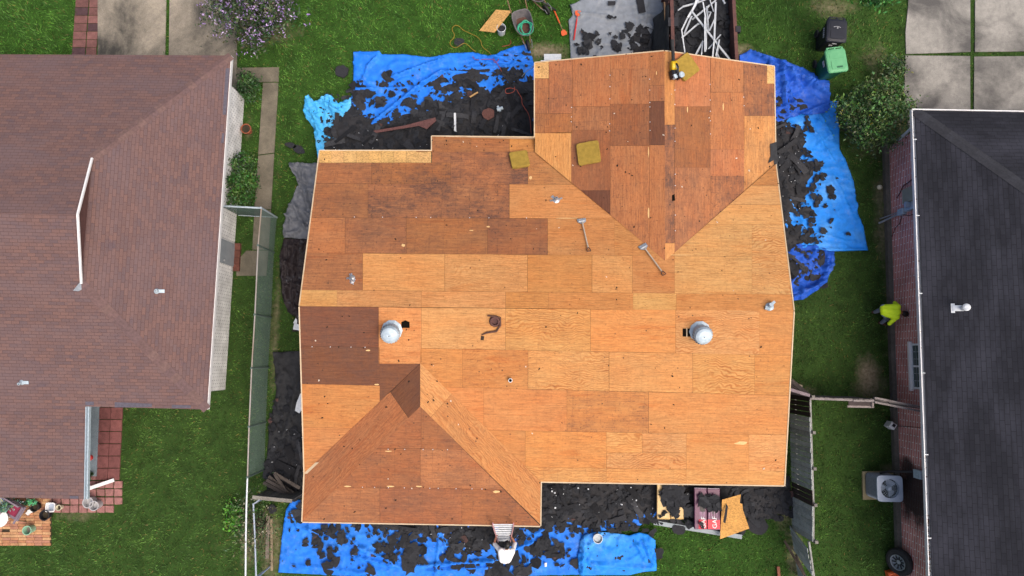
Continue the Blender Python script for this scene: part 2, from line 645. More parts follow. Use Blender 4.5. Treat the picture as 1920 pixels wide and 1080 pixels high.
M['black'] = noisy("black_plastic", (0.008, 0.008, 0.011), (0.016, 0.017, 0.022), 8, 0.5)
M['blacklid'] = noisy("black_bin_lid", S(27, 30, 42), S(34, 38, 50), 4, 0.5)
M['rubber'] = noisy("black_rubber", (0.012, 0.012, 0.013), (0.024, 0.024, 0.026), 12, 0.75)
M['greenlid'] = noisy("green_bin_lid", S(92, 168, 118), S(112, 186, 134), 4, 0.5)
M['green'] = noisy("green_bin_plastic", S(30, 92, 62), S(40, 108, 74), 3, 0.5)
M['yellow'] = noisy("yellow_plastic", S(235, 190, 20), S(245, 205, 40), 5, 0.4)
M['orange'] = noisy("orange_paint", S(225, 92, 42), S(235, 110, 55), 8, 0.5)
M['redp'] = noisy("red_plastic", S(205, 44, 40), S(222, 60, 54), 8, 0.5)
M['steel'] = noisy("worn_steel", (0.30, 0.31, 0.33), (0.48, 0.49, 0.51), 20, 0.4, 0.6)
M['pole'] = noisy("pale_worn_shaft", S(176, 160, 140), S(196, 184, 168), 20, 0.6)
M['wood'] = noisy("weathered_wood_handle", S(120, 95, 70), S(145, 118, 90), 9, 0.8)
M['rust'] = noisy("rusty_steel", S(86, 58, 56), S(112, 74, 68), 7, 0.8, bump=0.3)
M['rustdark'] = noisy("rusty_brown_pan", S(84, 56, 48), S(104, 72, 60), 9, 0.8)
M['tray'] = noisy("worn_grey_tray", S(92, 90, 94), S(116, 112, 114), 7, 0.6)
M['hose'] = noisy("green_hose", S(42, 150, 118), S(58, 178, 142), 6, 0.45)
M['cordy'] = noisy("yellow_cord", S(165, 140, 45), S(140, 118, 40), 6, 0.6)
M['cordr'] = noisy("red_cord", S(150, 62, 45), S(170, 80, 60), 6, 0.6)
M['fence'] = tinted("weathered_fence_boards", 0.9, 5, 0.75, 1.2, bump=0.3, fine=40)
M['wire'] = noisy("green_coated_wire", (0.075, 0.115, 0.105), (0.10, 0.145, 0.132), 2, 0.6)
M['leaf'] = tinted("leaves", 0.55, 6, 0.7, 1.3, spec=0.45)
M['bark'] = noisy("bark", S(84, 70, 58), S(110, 94, 78), 12, 0.9)
M['petal'] = tinted("petals", 0.7, 6, 0.9, 1.1)
M['skin'] = noisy("skin", S(150, 98, 74), S(165, 110, 84), 20, 0.55)
M['hair'] = noisy("black_hair", (0.005, 0.004, 0.004), (0.012, 0.010, 0.009), 60, 0.5)
M['hivis'] = noisy("hi_vis_shirt", (0.62, 0.88, 0.012), (0.70, 0.92, 0.02), 5, 0.7)
M['wshirt'] = noisy("white_shirt", (0.74, 0.74, 0.77), (0.82, 0.82, 0.84), 6, 0.8)
M['jeans'] = noisy("pale_grey_jeans", S(128, 140, 160), S(150, 160, 178), 8, 0.85)
M['dkpants'] = noisy("dark_trousers", S(44, 40, 46), S(58, 52, 58), 8, 0.85)
M['terra'] = noisy("terracotta", S(150, 84, 58), S(170, 98, 70), 8, 0.85)
M['soil'] = noisy("soil", S(48, 42, 32), S(72, 62, 46), 12, 0.95)
M['acgrey'] = noisy("pale_grey_metal", S(158, 172, 192), S(176, 188, 206), 4, 0.45)
M['acbody'] = noisy("grey_green_coil_guard", S(78, 86, 94), S(96, 104, 110), 9, 0.6)
M['beige'] = noisy("beige_enamel", S(150, 148, 128), S(164, 160, 140), 5, 0.5)
M['cream'] = tinted("wrapper_film", 0.4, 9, 0.85, 1.15)
M['glass'] = NT("window_glass", 0.06, 0, 0.8).base((0.035, 0.06, 0.06)).mat
M['ivory'] = noisy("ivory_plastic", S(222, 214, 184), S(232, 226, 200), 6, 0.5)
M['clear'] = noisy("milky_plastic", S(178, 178, 182), S(198, 198, 202), 6, 0.35)
M['pink'] = noisy("crimson_cloth", S(130, 36, 66), S(150, 46, 78), 9, 0.8)
M['slab'] = make_concrete("tan_pad_concrete", S(186, 172, 132), S(166, 152, 118), S(120, 112, 92), 0.4, 1.5)

# ================================================================== ground
def polyw(px, z=0.0):
    return [G(x, y, z) for x, y in px]


DIRT = [  # soft worn patches of bare soil: px, py, radius x (m), radius y, strength
    (1628, 707, 0.42, 0.75, 1.0), (1640, 730, 1.0, 0.5, 0.55), (1655, 430, 0.35, 1.5, 0.65), (1655, 360, 0.4, 0.8, 0.7), (1668, 530, 0.3, 1.3, 0.5),
    (1668, 640, 0.22, 1.2, 0.45), (1560, 12, 1.1, 0.5, 0.6), (1640, 110, 0.7, 0.9, 0.45), (1660, 150, 0.6, 0.6, 0.5), (1650, 240, 1.6, 1.4, 0.6),
    (500, 60, 1.6, 0.7, 0.55), (420, 60, 0.8, 1.2, 0.5), (510, 1030, 0.5, 1.6, 0.6), (500, 1000, 0.6, 0.9, 0.6), (515, 620, 0.22, 3.0, 0.55),
    (467, 1010, 0.35, 1.5, 0.6), (1490, 1040, 0.35, 1.2, 0.6), (1470, 960, 0.4, 0.8, 0.6), (1690, 880, 0.9, 0.25, 0.7), (145, 968, 1.0, 0.2, 0.6),
    (415, 1030, 0.5, 0.9, 0.3), (520, 330, 0.25, 2.5, 0.35), (1500, 735, 0.7, 0.3, 0.6), (1660, 745, 0.8, 0.25, 0.5), (467, 240, 0.25, 0.9, 0.45),
    (450, 480, 0.25, 0.9, 0.35), (1570, 55, 0.9, 0.8, 0.4), (1020, 97, 1.0, 0.35, 0.9), (1390, 100, 0.5, 0.4, 0.8)]
_DC = [(*G(x, y)[:2], rx, ry, s) for x, y, rx, ry, s in DIRT]
TONE = [  # kind of turf: px, py, radius (m), value (0 thin olive, 1 lush)
    (760, 60, 6, 1.0), (60, 40, 4, 0.85), (1450, 50, 3, 0.75), (250, 930, 5, 0.45), (320, 800, 3, 0.35), (450, 650, 3, 0.2), (1590, 640, 4, 0.32),
    (1600, 830, 4, 0.32), (1600, 1010, 4, 0.32), (1330, 1040, 3, 0.9), (560, 60, 3, 0.6), (530, 400, 3, 0.35), (1560, 200, 3, 0.3), (420, 200, 2, 0.5), (1330, 1060, 2, 0.9)]
_TC = [(*G(x, y)[:2], r, v) for x, y, r, v in TONE]


def turf_at(x, y):
    """(dirt, tone) arrays"""
    d = np.zeros_like(x)
    for cx, cy, rx, ry, s in _DC:
        q = ((x - cx) / rx) ** 2 + ((y - cy) / ry) ** 2
        d = np.maximum(d, s * np.exp(-q * 0.9))
    w = np.full_like(x, 1e-4)
    t = np.full_like(x, 0.5e-4)
    for cx, cy, r, v in _TC:
        g = np.exp(-((x - cx) ** 2 + (y - cy) ** 2) / (2 * r * r))
        w += g
        t += g * v
    return d, t / w


def make_ground():
    a = np.arange(-24, 24.01, 0.22)
    xs = np.concatenate([[-150, -80, -45, -30], a, [30, 45, 80, 150]])
    b = np.arange(-13, 15.01, 0.22)
    ys = np.concatenate([[-150, -80, -45, -22], b, [22, 45, 80, 150]])
    X, Y = np.meshgrid(xs, ys)
    nx, ny = len(xs), len(ys)
    Z = np.zeros_like(X)
    v = np.stack([X.ravel(), Y.ravel(), Z.ravel()], 1)
    i = np.arange(nx * ny).reshape(ny, nx)
    f = np.stack([i[:-1, :-1].ravel(), i[:-1, 1:].ravel(), i[1:, 1:].ravel(), i[1:, :-1].ravel()], 1)
    me = bpy.data.meshes.new("ground")
    me.from_pydata(v.tolist(), [], f.tolist())
    d, t = turf_at(X.ravel(), Y.ravel())
    at = me.attributes.new("turf", 'FLOAT_COLOR', 'POINT')
    at.data.foreach_set("color", np.stack([d, t, np.zeros_like(d), np.ones_like(d)], 1).astype(np.float32).ravel())
    m = NT("lawn_soil_and_turf", 0.95, 0, 0.15)
    s = m.n("SeparateColor")
    m.link(m.attr("turf").outputs['Color'], s.inputs[0])
    p = m.pos()
    base = m.mix(s.outputs[1], S(50, 68, 34), S(52, 90, 30))
    base = m.mix(1.0, base, m.ramp(m.noise(p, 2.2, 6, 0.65), [(0.3, 0.62), (0.7, 1.35)]), 'MULTIPLY')
    base = m.mix(m.ramp(m.noise(p, 14, 3), [(0.5, 0.0), (0.72, 0.55)]), base, S(66, 66, 34))
    soil = m.ramp(m.noise(p, 9, 5), [(0.3, S(112, 98, 78)), (0.7, S(176, 160, 136))])
    dn = m.math('ADD', s.outputs[0], m.math('MULTIPLY', m.math('SUBTRACT', m.noise(p, 3.5, 5, 0.7), 0.5), 0.7))
    m.base(m.mix(m.ramp(dn, [(0.28, 0.0), (0.90, 0.9)]), base, soil))
    m.bump(m.noise(p, 22, 4), 0.5, 0.03)
    me.materials.append(m.mat)
    o = bpy.data.objects.new("ground", me)
    COL.objects.link(o)
    tag(o, kind="structure")


make_ground()
HARD = []          # plan outlines the turf does not grow through


def hard(px):
    HARD.append([tuple(G(x, y)[:2]) for x, y in px])


def sheet(name, px, z, mat, th=0.05):
    mb = MB()
    mb.prism([tuple(G(x, y, z)[:2]) for x, y in px], z - th, z)
    o = mb.build(name, mat)
    tag(o, kind="structure")
    hard(px)
    return o


# left driveway, its brick edging, the joint
sheet("driveway", [(183, -80), (313, -80), (309, 130), (183, 130)], 0.035, M['conc_l'])
sheet("driveway", [(319, -80), (444, -80), (444, 200), (315, 200)], 0.035, M['conc_l'])
mb = MB()
for r in range(12):
    y0 = -60 + r * 15
    for c in range(2):
        x0 = (153 - (y0 + 60) * 0.07) + c * 20 + (0 if c else -6)
        x1 = x0 + (19 if c else 24)
        mb.t = jit(S(128, 88, 84), 0.25) if (r * 2 + c) % 5 else jit(S(86, 62, 66), 0.1)
        pts = [G(x0, y0), G(x1, y0), G(x1 - 0.6, y0 + 14), G(x0 - 0.6, y0 + 14)]
        mb.prism([tuple(p[:2]) for p in pts], -0.02, 0.03)
tag(mb.build("driveway_edging", M['paver']), kind="structure")
hard([(148, -80), (183, -80), (183, 130), (136, 130)])
# concrete path along the left house
mb = MB()
for q in ([(443, 127), (523, 126), (522, 153), (443, 154)], [(493, 155), (522, 155), (514, 286), (484, 290)],
          [(484, 292), (514, 288), (508, 392), (477, 392)], [(477, 394), (508, 394), (503, 468), (473, 468)],
          [(444, 489), (462, 470), (503, 470), (499, 517), (443, 517)]):
    mb.prism([tuple(G(x, y, 0.04)[:2]) for x, y in q], -0.02, 0.04)
    hard(q)
tag(mb.build("path", M['conc_p']), kind="structure")
# right driveway slabs, turf in their joints
for q in ([(1704, -60), (1819, -60), (1820, 97), (1699, 101), (1698, 60), (1703, 10)], [(1829, -60), (2030, -60), (2030, 95), (1828, 97)],
          [(1698, 104), (1819, 105), (1820, 280), (1712, 280), (1695, 190)], [(1827, 106), (2030, 104), (2030, 280), (1826, 280)]):
    sheet("driveway", q, 0.04, M['conc_r'])
# back terrace of the left house
sheet("terrace", [(120, 740), (187, 740), (181, 893), (120, 893)], 0.06, M['conc_b'], 0.08)
mb = MB()
y = 764
while y < 905:
    for (xa, xb) in ((188, 209), (210, 231)):
        sh = (y - 764) * -0.05
        if y < 882:
            mb.t = jit(S(134, 84, 82), 0.16)
            pts = [G(xa + sh, y), G(xb + sh, y), G(xb + sh - 0.8, y + 21.5), G(xa + sh - 0.8, y + 21.5)]
            mb.prism([tuple(p[:2]) for p in pts], -0.02, 0.048)
    y += 22.8
for r in range(5):
    for c in range(9):
        x0, y0 = 84 + c * 16.4, 886 + r * 15.2
        if (x0 < 158 and r < 1) or (x0 > 178 and y0 < 900):
            continue
        if x0 > 205 and r == 4:
            continue
        mb.t = jit(S(158, 112, 108), 0.16)
        g = 1.1
        pts = [G(x0 + rnd(0, g), y0 + rnd(0, g)), G(x0 + 15.4 - rnd(0, g), y0 + rnd(0, g)), G(x0 + 15.4 - rnd(0, g), y0 + 14.3 - rnd(0, g)), G(x0 + rnd(0, g), y0 + 14.3 - rnd(0, g))]
        mb.prism([tuple(p[:2]) for p in pts], -0.02, 0.045)
tag(mb.build("paving", M['paver']), kind="structure")
hard([(186, 760), (233, 760), (228, 890), (232, 962), (80, 964), (80, 880), (180, 890)])
mb = MB()
for r in range(19):
    for c in range(7):
        x0, y0 = -8 + c * 15.0 + (0, -1.5)[r % 2], 925 + r * 5.15
        if r in (6, 13) and c % 3 == 1:
            continue
        mb.t = jit(random.choice([S(196, 148, 108), S(186, 132, 96), S(204, 160, 118), S(180, 128, 104)]), 0.10)
        pts = [G(x0, y0), G(x0 + 14.4, y0), G(x0 + 14.4, y0 + 4.6), G(x0, y0 + 4.6)]
        mb.prism([tuple(p[:2]) for p in pts], -0.02, 0.05)
tag(mb.build("brick_terrace", M['paver']), kind="structure")
mb = MB()
mb.prism([tuple(G(x, y)[:2]) for x, y in ((-60, 915), (97, 915), (97, 1022), (-60, 1022))], -0.04, 0.022)
tag(mb.build("terrace_bed", M['soil']), kind="structure")
hard([(-60, 915), (97, 915), (97, 1022), (-60, 1022)])


# ================================================================== roofs and houses
def slab(mb, pts, n, th, e=None, off=(0, 0)):
    """roof slab; the top carries metre UVs with u along e"""
    pts = [Vector(p) for p in pts]
    ar = Vector((0, 0, 0))
    for k in range(len(pts)):
        ar += pts[k - 1].cross(pts[k])
    if ar.dot(n) < 0:
        pts = pts[::-1]
    e = Vector(e) if e is not None else Vector((1, 0, 0))
    e = (e - n * e.dot(n)).normalized()
    w = n.cross(e)
    i = len(mb.v)
    k = len(pts)
    mb.v.extend(pts)
    mb.v.extend(p - n * th for p in pts)
    mb.idx(list(range(i, i + k)), [(p.dot(e) + off[0], p.dot(w) + off[1]) for p in pts])
    mb.idx(list(range(i + 2 * k - 1, i + k - 1, -1)))
    for a in range(k):
        b = (a + 1) % k
        mb.idx([i + b, i + a, i + k + a, i + k + b])


def offset_poly(pts, d):
    """inset a counter-clockwise plan polygon by d"""
    out = []
    n = len(pts)
    for k in range(n):
        p0, p1, p2 = Vector(pts[k - 1][:2]), Vector(pts[k][:2]), Vector(pts[(k + 1) % n][:2])
        a, b = (p1 - p0).normalized(), (p2 - p1).normalized()
        na, nb = Vector((-a.y, a.x)), Vector((-b.y, b.x))
        s = na + nb
        out.append(p1 + s * (d / max(0.3, 1 + na.dot(nb))))
    return out


def ccw(pts):
    ar = sum(pts[k - 1][0] * pts[k][1] - pts[k][0] * pts[k - 1][1] for k in range(len(pts)))
    return pts if ar > 0 else pts[::-1]


def wall_ring(mb, plan, z0, z1, th=0.2):
    """masonry walls on a ccw plan, metre UVs on the outside"""
    inn = offset_poly(plan, th)
    n = len(plan)
    acc = 0.0
    for k in range(n):
        a, b = plan[k], plan[(k + 1) % n]
        ai, bi = inn[k], inn[(k + 1) % n]
        L = math.hypot(b[0] - a[0], b[1] - a[1])
        mb.face([(a[0], a[1], z0), (b[0], b[1], z0), (b[0], b[1], z1), (a[0], a[1], z1)], [(acc, z0), (acc + L, z0), (acc + L, z1), (acc, z1)])
        mb.face([(bi[0], bi[1], z0), (ai[0], ai[1], z0), (ai[0], ai[1], z1), (bi[0], bi[1], z1)], [(0, 0)] * 4)
        mb.face([(a[0], a[1], z1), (b[0], b[1], z1), (bi[0], bi[1], z1), (ai[0], ai[1], z1)], [(0, 0)] * 4)
        acc += L


def clip(poly, conv):
    ar = sum(conv[k - 1][0] * conv[k][1] - conv[k][0] * conv[k - 1][1] for k in range(len(conv)))
    if ar < 0:
        conv = conv[::-1]
    out = list(poly)
    for k in range(len(conv)):
        a, b = conv[k - 1], conv[k]
        side = lambda p: (b[0] - a[0]) * (p[1] - a[1]) - (b[1] - a[1]) * (p[0] - a[0])
        src, out = out, []
        for j in range(len(src)):
            p, q = src[j - 1], src[j]
            sp, sq = side(p), side(q)
            if (sp >= 0) != (sq >= 0):
                t = sp / (sp - sq)
                out.append((p[0] + (q[0] - p[0]) * t, p[1] + (q[1] - p[1]) * t))
            if sq >= 0:
                out.append(q)
        if not out:
            return []
    return out


# ------------------------------------------------------------------ the house being re-roofed
EZ = 2.55
RZ = 3.95
ridge_w, ridge_e = G(562, 574, RZ), G(1488, 583, RZ)
PL_N = Plane(ridge_w, ridge_e, (G(600, 284, EZ) + G(1453, 305, EZ)) / 2)
PL_S = Plane(ridge_w, ridge_e, (G(1014, 903, EZ) + G(1470, 910, EZ)) / 2)
wz = PL_S.at(788, 681).z
w_ap = G(788, 762, wz)
w_top = G(788, 681, wz)
PL_WW = Plane(w_top, w_ap, G(567, 978, EZ))
PL_WE = Plane(w_top, w_ap, G(1013, 985, EZ))
PL_WS = Plane(w_ap, G(567, 978, EZ), G(1013, 986, EZ))
nz = PL_N.at(1247, 489).z
n_in, n_out = G(1247, 489, nz), G(1246, 96, nz)
PL_NW = Plane(n_in, n_out, (G(1003, 118, EZ) + G(1003, 270, EZ)) / 2)
PL_NE = Plane(n_in, n_out, (G(1451, 125, EZ) + G(1454, 300, EZ)) / 2)

TN = {'A': S(226, 164, 101), 'a': S(231, 173, 108), 'B': S(219, 152, 90), 'b': S(216, 146, 86), 'C': S(193, 127, 81), 'c': S(178, 114, 72), 'D': S(134, 84, 57),
      'd': S(120, 76, 54), 'E': S(230, 182, 116), 'R': S(203, 133, 86)}

SL = {  # slope: plane, convex pieces (photo px), grain, sheets (x0, y0, x1, y1, tone, figure, dirt)
    'N': (PL_N, [[(600, 283), (810, 283), (1003, 285), (1003, 578), (562, 574)], [(810, 256), (1002, 258), (1003, 285), (810, 283)],
                 [(1003, 285), (1247, 489), (1247, 581), (1003, 578)], [(1247, 489), (1454, 308), (1488, 583), (1247, 581)]], 'h', [
        (780, 240, 883, 285, 'C', 0, .3), (883, 240, 955, 285, 'C', 0, .2), (955, 240, 1010, 285, 'B', .2, .1),
        (590, 305, 697, 343, 'C', 0, .45), (697, 305, 845, 345, 'C', 0, .95), (810, 285, 845, 305, 'C', 0, .6), (845, 285, 990, 345, 'C', 0, .9), (990, 284, 1100, 345, 'B', .2, .2),
        (580, 343, 690, 407, 'C', 0, .45), (690, 344, 955, 409, 'C', 0, 1.0), (955, 345, 1180, 409, 'B', .3, .1),
        (570, 407, 647, 473, 'R', 0, .2), (647, 407, 762, 474, 'C', 0, .45), (762, 409, 914, 475, 'C', 0, .35), (914, 409, 1027, 476, 'c', 0, .55),
        (1027, 409, 1152, 478, 'B', .3, 0), (1152, 409, 1247, 479, 'B', .5, 0),
        (560, 473, 680, 543, 'C', 0, .35), (680, 475, 834, 544, 'A', .25, 0), (834, 476, 989, 545, 'A', .4, 0), (989, 477, 1110, 546, 'B', .3, 0),
        (1110, 478, 1186, 547, 'A', .2, 0), (1186, 479, 1265, 548, 'B', .3, 0),
        (550, 543, 632, 590, 'a', .2, 0), (632, 544, 790, 590, 'A', .35, 0), (790, 545, 948, 590, 'A', .45, 0), (948, 546, 1028, 590, 'B', .3, 0),
        (1028, 546, 1187, 590, 'B', .4, 0), (1187, 548, 1268, 590, 'a', .9, 0), (1268, 550, 1500, 592, 'B', .3, 0),
        (1395, 290, 1470, 352, 'B', .3, .2), (1300, 352, 1470, 384, 'a', .2, 0), (1265, 384, 1470, 421, 'a', .2, 0), (1247, 421, 1265, 479, 'b', .2, .1),
        (1265, 421, 1410, 475, 'a', .4, 0), (1410, 421, 1490, 550, 'a', 1.0, 0), (1265, 475, 1410, 550, 'a', .2, .05)]),
    'S': (PL_S, [[(562, 574), (788, 577), (788, 681), (571, 886)], [(788, 577), (1488, 583), (1470, 910), (1014, 903), (788, 681)]], 'h', [
        (550, 560, 710, 650, 'D', 0, .45), (550, 650, 712, 724, 'D', 0, .5), (710, 560, 790, 682, 'B', .4, .1), (712, 682, 788, 760, 'D', 0, .5),
        (550, 724, 712, 800, 'b', .3, 0), (550, 800, 720, 900, 'b', .35, 0),
        (790, 560, 948, 653, 'A', .3, 0), (948, 560, 1107, 657, 'A', .95, 0), (1107, 560, 1267, 662, 'B', .35, 0), (1267, 560, 1424, 664, 'A', .9, 0), (1424, 560, 1500, 665, 'B', .3, 0),
        (788, 653, 867, 725, 'b', .5, 0), (867, 655, 990, 727, 'b', .3, .05), (990, 657, 1142, 735, 'A', .95, .1), (1142, 660, 1299, 737, 'A', .4, .1), (1299, 664, 1415, 739, 'A', .9, 0), (1415, 665, 1500, 741, 'B', .3, 0),
        (788, 727, 907, 805, 'b', .35, 0), (907, 728, 1063, 806, 'b', .2, .15), (1063, 735, 1216, 808, 'b', .3, .35), (1216, 738, 1490, 815, 'B', .4, .05),
        (840, 805, 985, 875, 'b', .3, .1), (985, 806, 1137, 875, 'B', .35, 0), (1137, 809, 1204, 849, 'A', .8, 0), (1204, 811, 1287, 849, 'A', .7, 0), (1137, 849, 1287, 878, 'A', .8, .1), (1287, 814, 1404, 881, 'B', .2, 0), (1404, 815, 1490, 881, 'A', .5, .1),
        (950, 875, 1137, 920, 'A', .7, .1), (1137, 878, 1287, 920, 'A', 1.0, 0), (1287, 881, 1490, 920, 'A', .3, 0)]),
    'WW': (PL_WW, [[(788, 681), (788, 762), (567, 978), (571, 886)]], 'd', [
        [(800, 670), (800, 780), (772, 792), (732, 735), 'D', 0, .4], [(732, 735), (772, 792), (560, 990), (555, 880), 'C', .4, .15]]),
    'WE': (PL_WE, [[(788, 681), (1014, 903), (1013, 986), (788, 762)]], 'e', [
        [(780, 670), (850, 735), (808, 782), (780, 770), 'A', .5, .1], [(850, 735), (1030, 910), (1030, 1000), (808, 782), 'B', .6, .1]]),
    'WS': (PL_WS, [[(788, 762), (567, 978), (1013, 986)]], 'h', [
        (600, 755, 790, 841, 'c', .3, .4), (790, 755, 900, 842, 'c', .3, .4), (600, 841, 788, 915, 'c', .3, .4), (788, 842, 960, 917, 'C', .3, .4),
        (550, 915, 712, 990, 'C', .3, .4), (712, 915, 866, 992, 'c', .3, .4), (866, 917, 1030, 992, 'c', .3, .4)]),
    'NW': (PL_NW, [[(1003, 118), (1246, 96), (1247, 489), (1003, 285)]], 'v', [
        (1029, 95, 1073, 213, 'R', .1, .4), (995, 147, 1029, 213, 'R', .1, .4), (995, 213, 1073, 250, 'C', .2, .35), (995, 248, 1071, 400, 'A', .2, 0),
        (1073, 90, 1144, 200, 'R', .2, .2), (1073, 200, 1144, 244, 'C', .2, .45), (1071, 244, 1144, 357, 'c', .2, .3), (1071, 357, 1144, 440, 'd', 0, .1),
        (1144, 80, 1218, 129, 'R', .2, .25), (1144, 129, 1218, 195, 'R', .2, .2), (1144, 195, 1218, 273, 'c', .2, .45), (1144, 273, 1218, 500, 'R', .3, .25),
        (1218, 80, 1250, 160, 'C', .2, .2), (1218, 160, 1250, 190, 'C', .2, .3), (1218, 190, 1250, 272, 'D', 0, .2), (1218, 272, 1250, 500, 'R', .3, .2)]),
    'NE': (PL_NE, [[(1246, 96), (1451, 125), (1454, 308), (1247, 489)]], 'v', [
        (1240, 80, 1265, 234, 'B', .1, .1), (1240, 234, 1265, 456, 'C', .1, .9), (1240, 456, 1265, 500, 'A', 0, 0),
        (1265, 80, 1332, 200, 'R', .2, .15), (1265, 200, 1332, 314, 'c', .2, .5), (1265, 314, 1332, 480, 'C', .1, .5),
        (1332, 80, 1394, 173, 'R', .2, .3), (1332, 173, 1396, 280, 'R', .2, .25), (1332, 280, 1397, 330, 'R', .2, .3), (1332, 330, 1398, 480, 'C', 0, 1.0),
        (1394, 80, 1438, 217, 'C', .2, .8), (1438, 157, 1470, 217, 'C', .2, .8), (1395, 217, 1470, 420, 'A', .15, .35)]),
}
ROWS = {'N': [(344, 590, .004), (408, 590, .004), (474, 590, .0085), (543.5, 562, .0095)], 'S': [(653, 790, .019), (725, 788, .0235), (805, 788, .0155), (875, 950, .0165)]}
OSBS = {'N': [(598 + k * 23.4, 270, 598 + (k + 1) * 23.4, 305, 'E') for k in range(9)], 'NW': [(995, 100, 1029, 147, 'E')], 'NE': [(1438, 100, 1470, 157, 'E')]}
NAMES = {'N': "north roof slope of mixed old and new plywood", 'S': "south roof slope of bright new plywood"}

house = thing("house", "large house stripped to bare orange plywood roof decking in the middle", "house", G(1015, 560, 0))
for key, (pl, pieces, grain, sheets) in SL.items():
    mb = MB()
    # supporting deck (dark in the joints)
    mb.m = 1
    for pc in pieces:
        slab(mb, [pl.at(x, y, -0.012) for x, y in pc], pl.n, 0.03)
    e = Vector((1, 0, 0))
    if grain == 'v':
        e = Vector((0, 1, 0))
    elif grain == 'd':
        e = Vector((1, 1, 0))
    elif grain == 'e':
        e = Vector((1, -1, 0))
    e = (e - pl.n * e.dot(pl.n)).normalized()
    w = pl.n.cross(e)

    def lay(quad, tone, fig, dirt, mi):
        c = tuple(v * 0.89 for v in jit(TN[tone], 0.02 if key == 'WS' else 0.045))
        c = (c[0] * rnd(0.97, 1.03), c[1], c[2] * rnd(0.92, 1.08))
        ox, oy = rnd(0, 60), rnd(0, 60)
        cx = sum(p[0] for p in quad) / 4
        cy = sum(p[1] for p in quad) / 4
        g = random.choice((0.06, 0.12, 0.2, 0.3))
        q = [(x + (g if x < cx else -g), y + (g if y < cy else -g)) for x, y in quad]
        mb.t, mb.a, mb.m = c, (min(1, fig * rnd(.8, 1.2)), min(1, dirt + rnd(.05, .2)), random.random()), mi
        for pc in pieces:
            cl = clip(q, pc)
            if len(cl) >= 3:
                pts = [pl.at(x, y) for x, y in cl]
                nn = (pts[1] - pts[0]).cross(pts[2] - pts[0])
                if nn.dot(pl.n) < 0:
                    pts = pts[::-1]
                mb.face(pts, [(p.dot(e) + ox, p.dot(w) + oy) for p in pts])
    rows = ROWS.get(key, [])

    def snap(x, y):
        for y0, x0, k in rows:
            if abs(y0 + (x - x0) * k - y) < 6.6:
                return y0 + (x - x0) * k
        return y
    for s in sheets:
        if isinstance(s, list):
            lay(s[:4], s[4], s[5], s[6], 0)
        else:
            lay([(s[0], snap(s[0], s[1])), (s[2], snap(s[2], s[1])), (s[2], snap(s[2], s[3])), (s[0], snap(s[0], s[3]))], s[4], s[5], s[6], 0)
    for s in OSBS.get(key, []):
        lay([(s[0], s[1]), (s[2], s[1]), (s[2], s[3]), (s[0], s[3])], s[4], 0, 0, 2)
    mb.a = (0, 0, 0)
    mb.t = (1, 1, 1)
    mb.build("roof_slope", [M['ply'], M['gap'], M['osb']], house)

# fascia boards round the eaves and rakes
mb = MB()


def fascia(a, b, top=0.012, h=0.15, out=0.016):
    a, b = Vector(a), Vector(b)
    d = (b - a).normalized()
    o = Vector((d.y, -d.x, 0)).normalized() * out
    mb.bar(a + o + Vector((0, 0, top - h / 2)), b + o + Vector((0, 0, top - h / 2)), 0.032, h)


rim = [PL_N.at(600, 283), PL_N.at(562, 574), PL_S.at(571, 886), PL_WW.at(567, 978), PL_WE.at(1013, 986), PL_WE.at(1014, 903),
       PL_S.at(1470, 910), PL_N.at(1488, 583), PL_NE.at(1454, 308), PL_NE.at(1451, 125), PL_NW.at(1246, 96), PL_NW.at(1003, 118),
       PL_NW.at(1003, 258), PL_N.at(810, 256), PL_N.at(810, 283)]
for k in range(len(rim)):
    fascia(rim[k - 1], rim[k])
mb.build("fascia", M['fascia'], house)
# ridge and valley cover strips are bare; walls under the eaves
plan = ccw([tuple(p[:2]) for p in (G(598, 283, EZ), G(567, 978, EZ), G(1013, 986, EZ), G(1014, 903, EZ), G(1470, 910, EZ), G(1454, 125, EZ), G(1003, 118, EZ), G(1003, 270, EZ))])
HARD.append(offset_poly(plan, 0.5))
mb = MB()
wall_ring(mb, offset_poly(plan, 0.5), 0.0, EZ - 0.06)
wp = offset_poly(plan, 0.5)
mb.build("wall", M['bare_wall'], house)


def on(pl, px, py, lift=0.0):
    return pl.at(px, py, lift)


# holes cut for vents: thin plates on the sheathing, inner shade painted near-black
def hole(pl, px, name="vent_hole_shade"):
    mb = MB()
    top = [pl.at(x, y, 0.004) for x, y in px]
    mb.rings([[p - pl.n * 0.010 for p in ccw3(top, pl.n)], ccw3(top, pl.n)])
    return mb.build(name, M['gap2'], house)


def ccw3(pts, n):
    a = Vector((0, 0, 0))
    for k in range(len(pts)):
        a += pts[k - 1].cross(pts[k])
    return pts if a.dot(n) > 0 else pts[::-1]


M['gap2'] = NT("painted_hole_shade", 0.95, 0, 0.05).base((0.006, 0.005, 0.004)).mat  # shade inside the openings, put into the colour
hole(PL_S, [(752.5, 604), (760, 600.5), (768, 604), (768, 615), (752.5, 615)])
o = hole(PL_S, [(1280, 616), (1296, 616), (1296, 631), (1280, 631)])
mb = MB()
mb.bar(PL_S.at(1287.6, 615.5, 0.012), PL_S.at(1287.9, 631.5, 0.012), 0.03, 0.012)
mb.build("rafter_edge", M['fascia'], o)
hole(PL_NE, [(1260, 366), (1265, 364), (1266, 376), (1260, 377)])


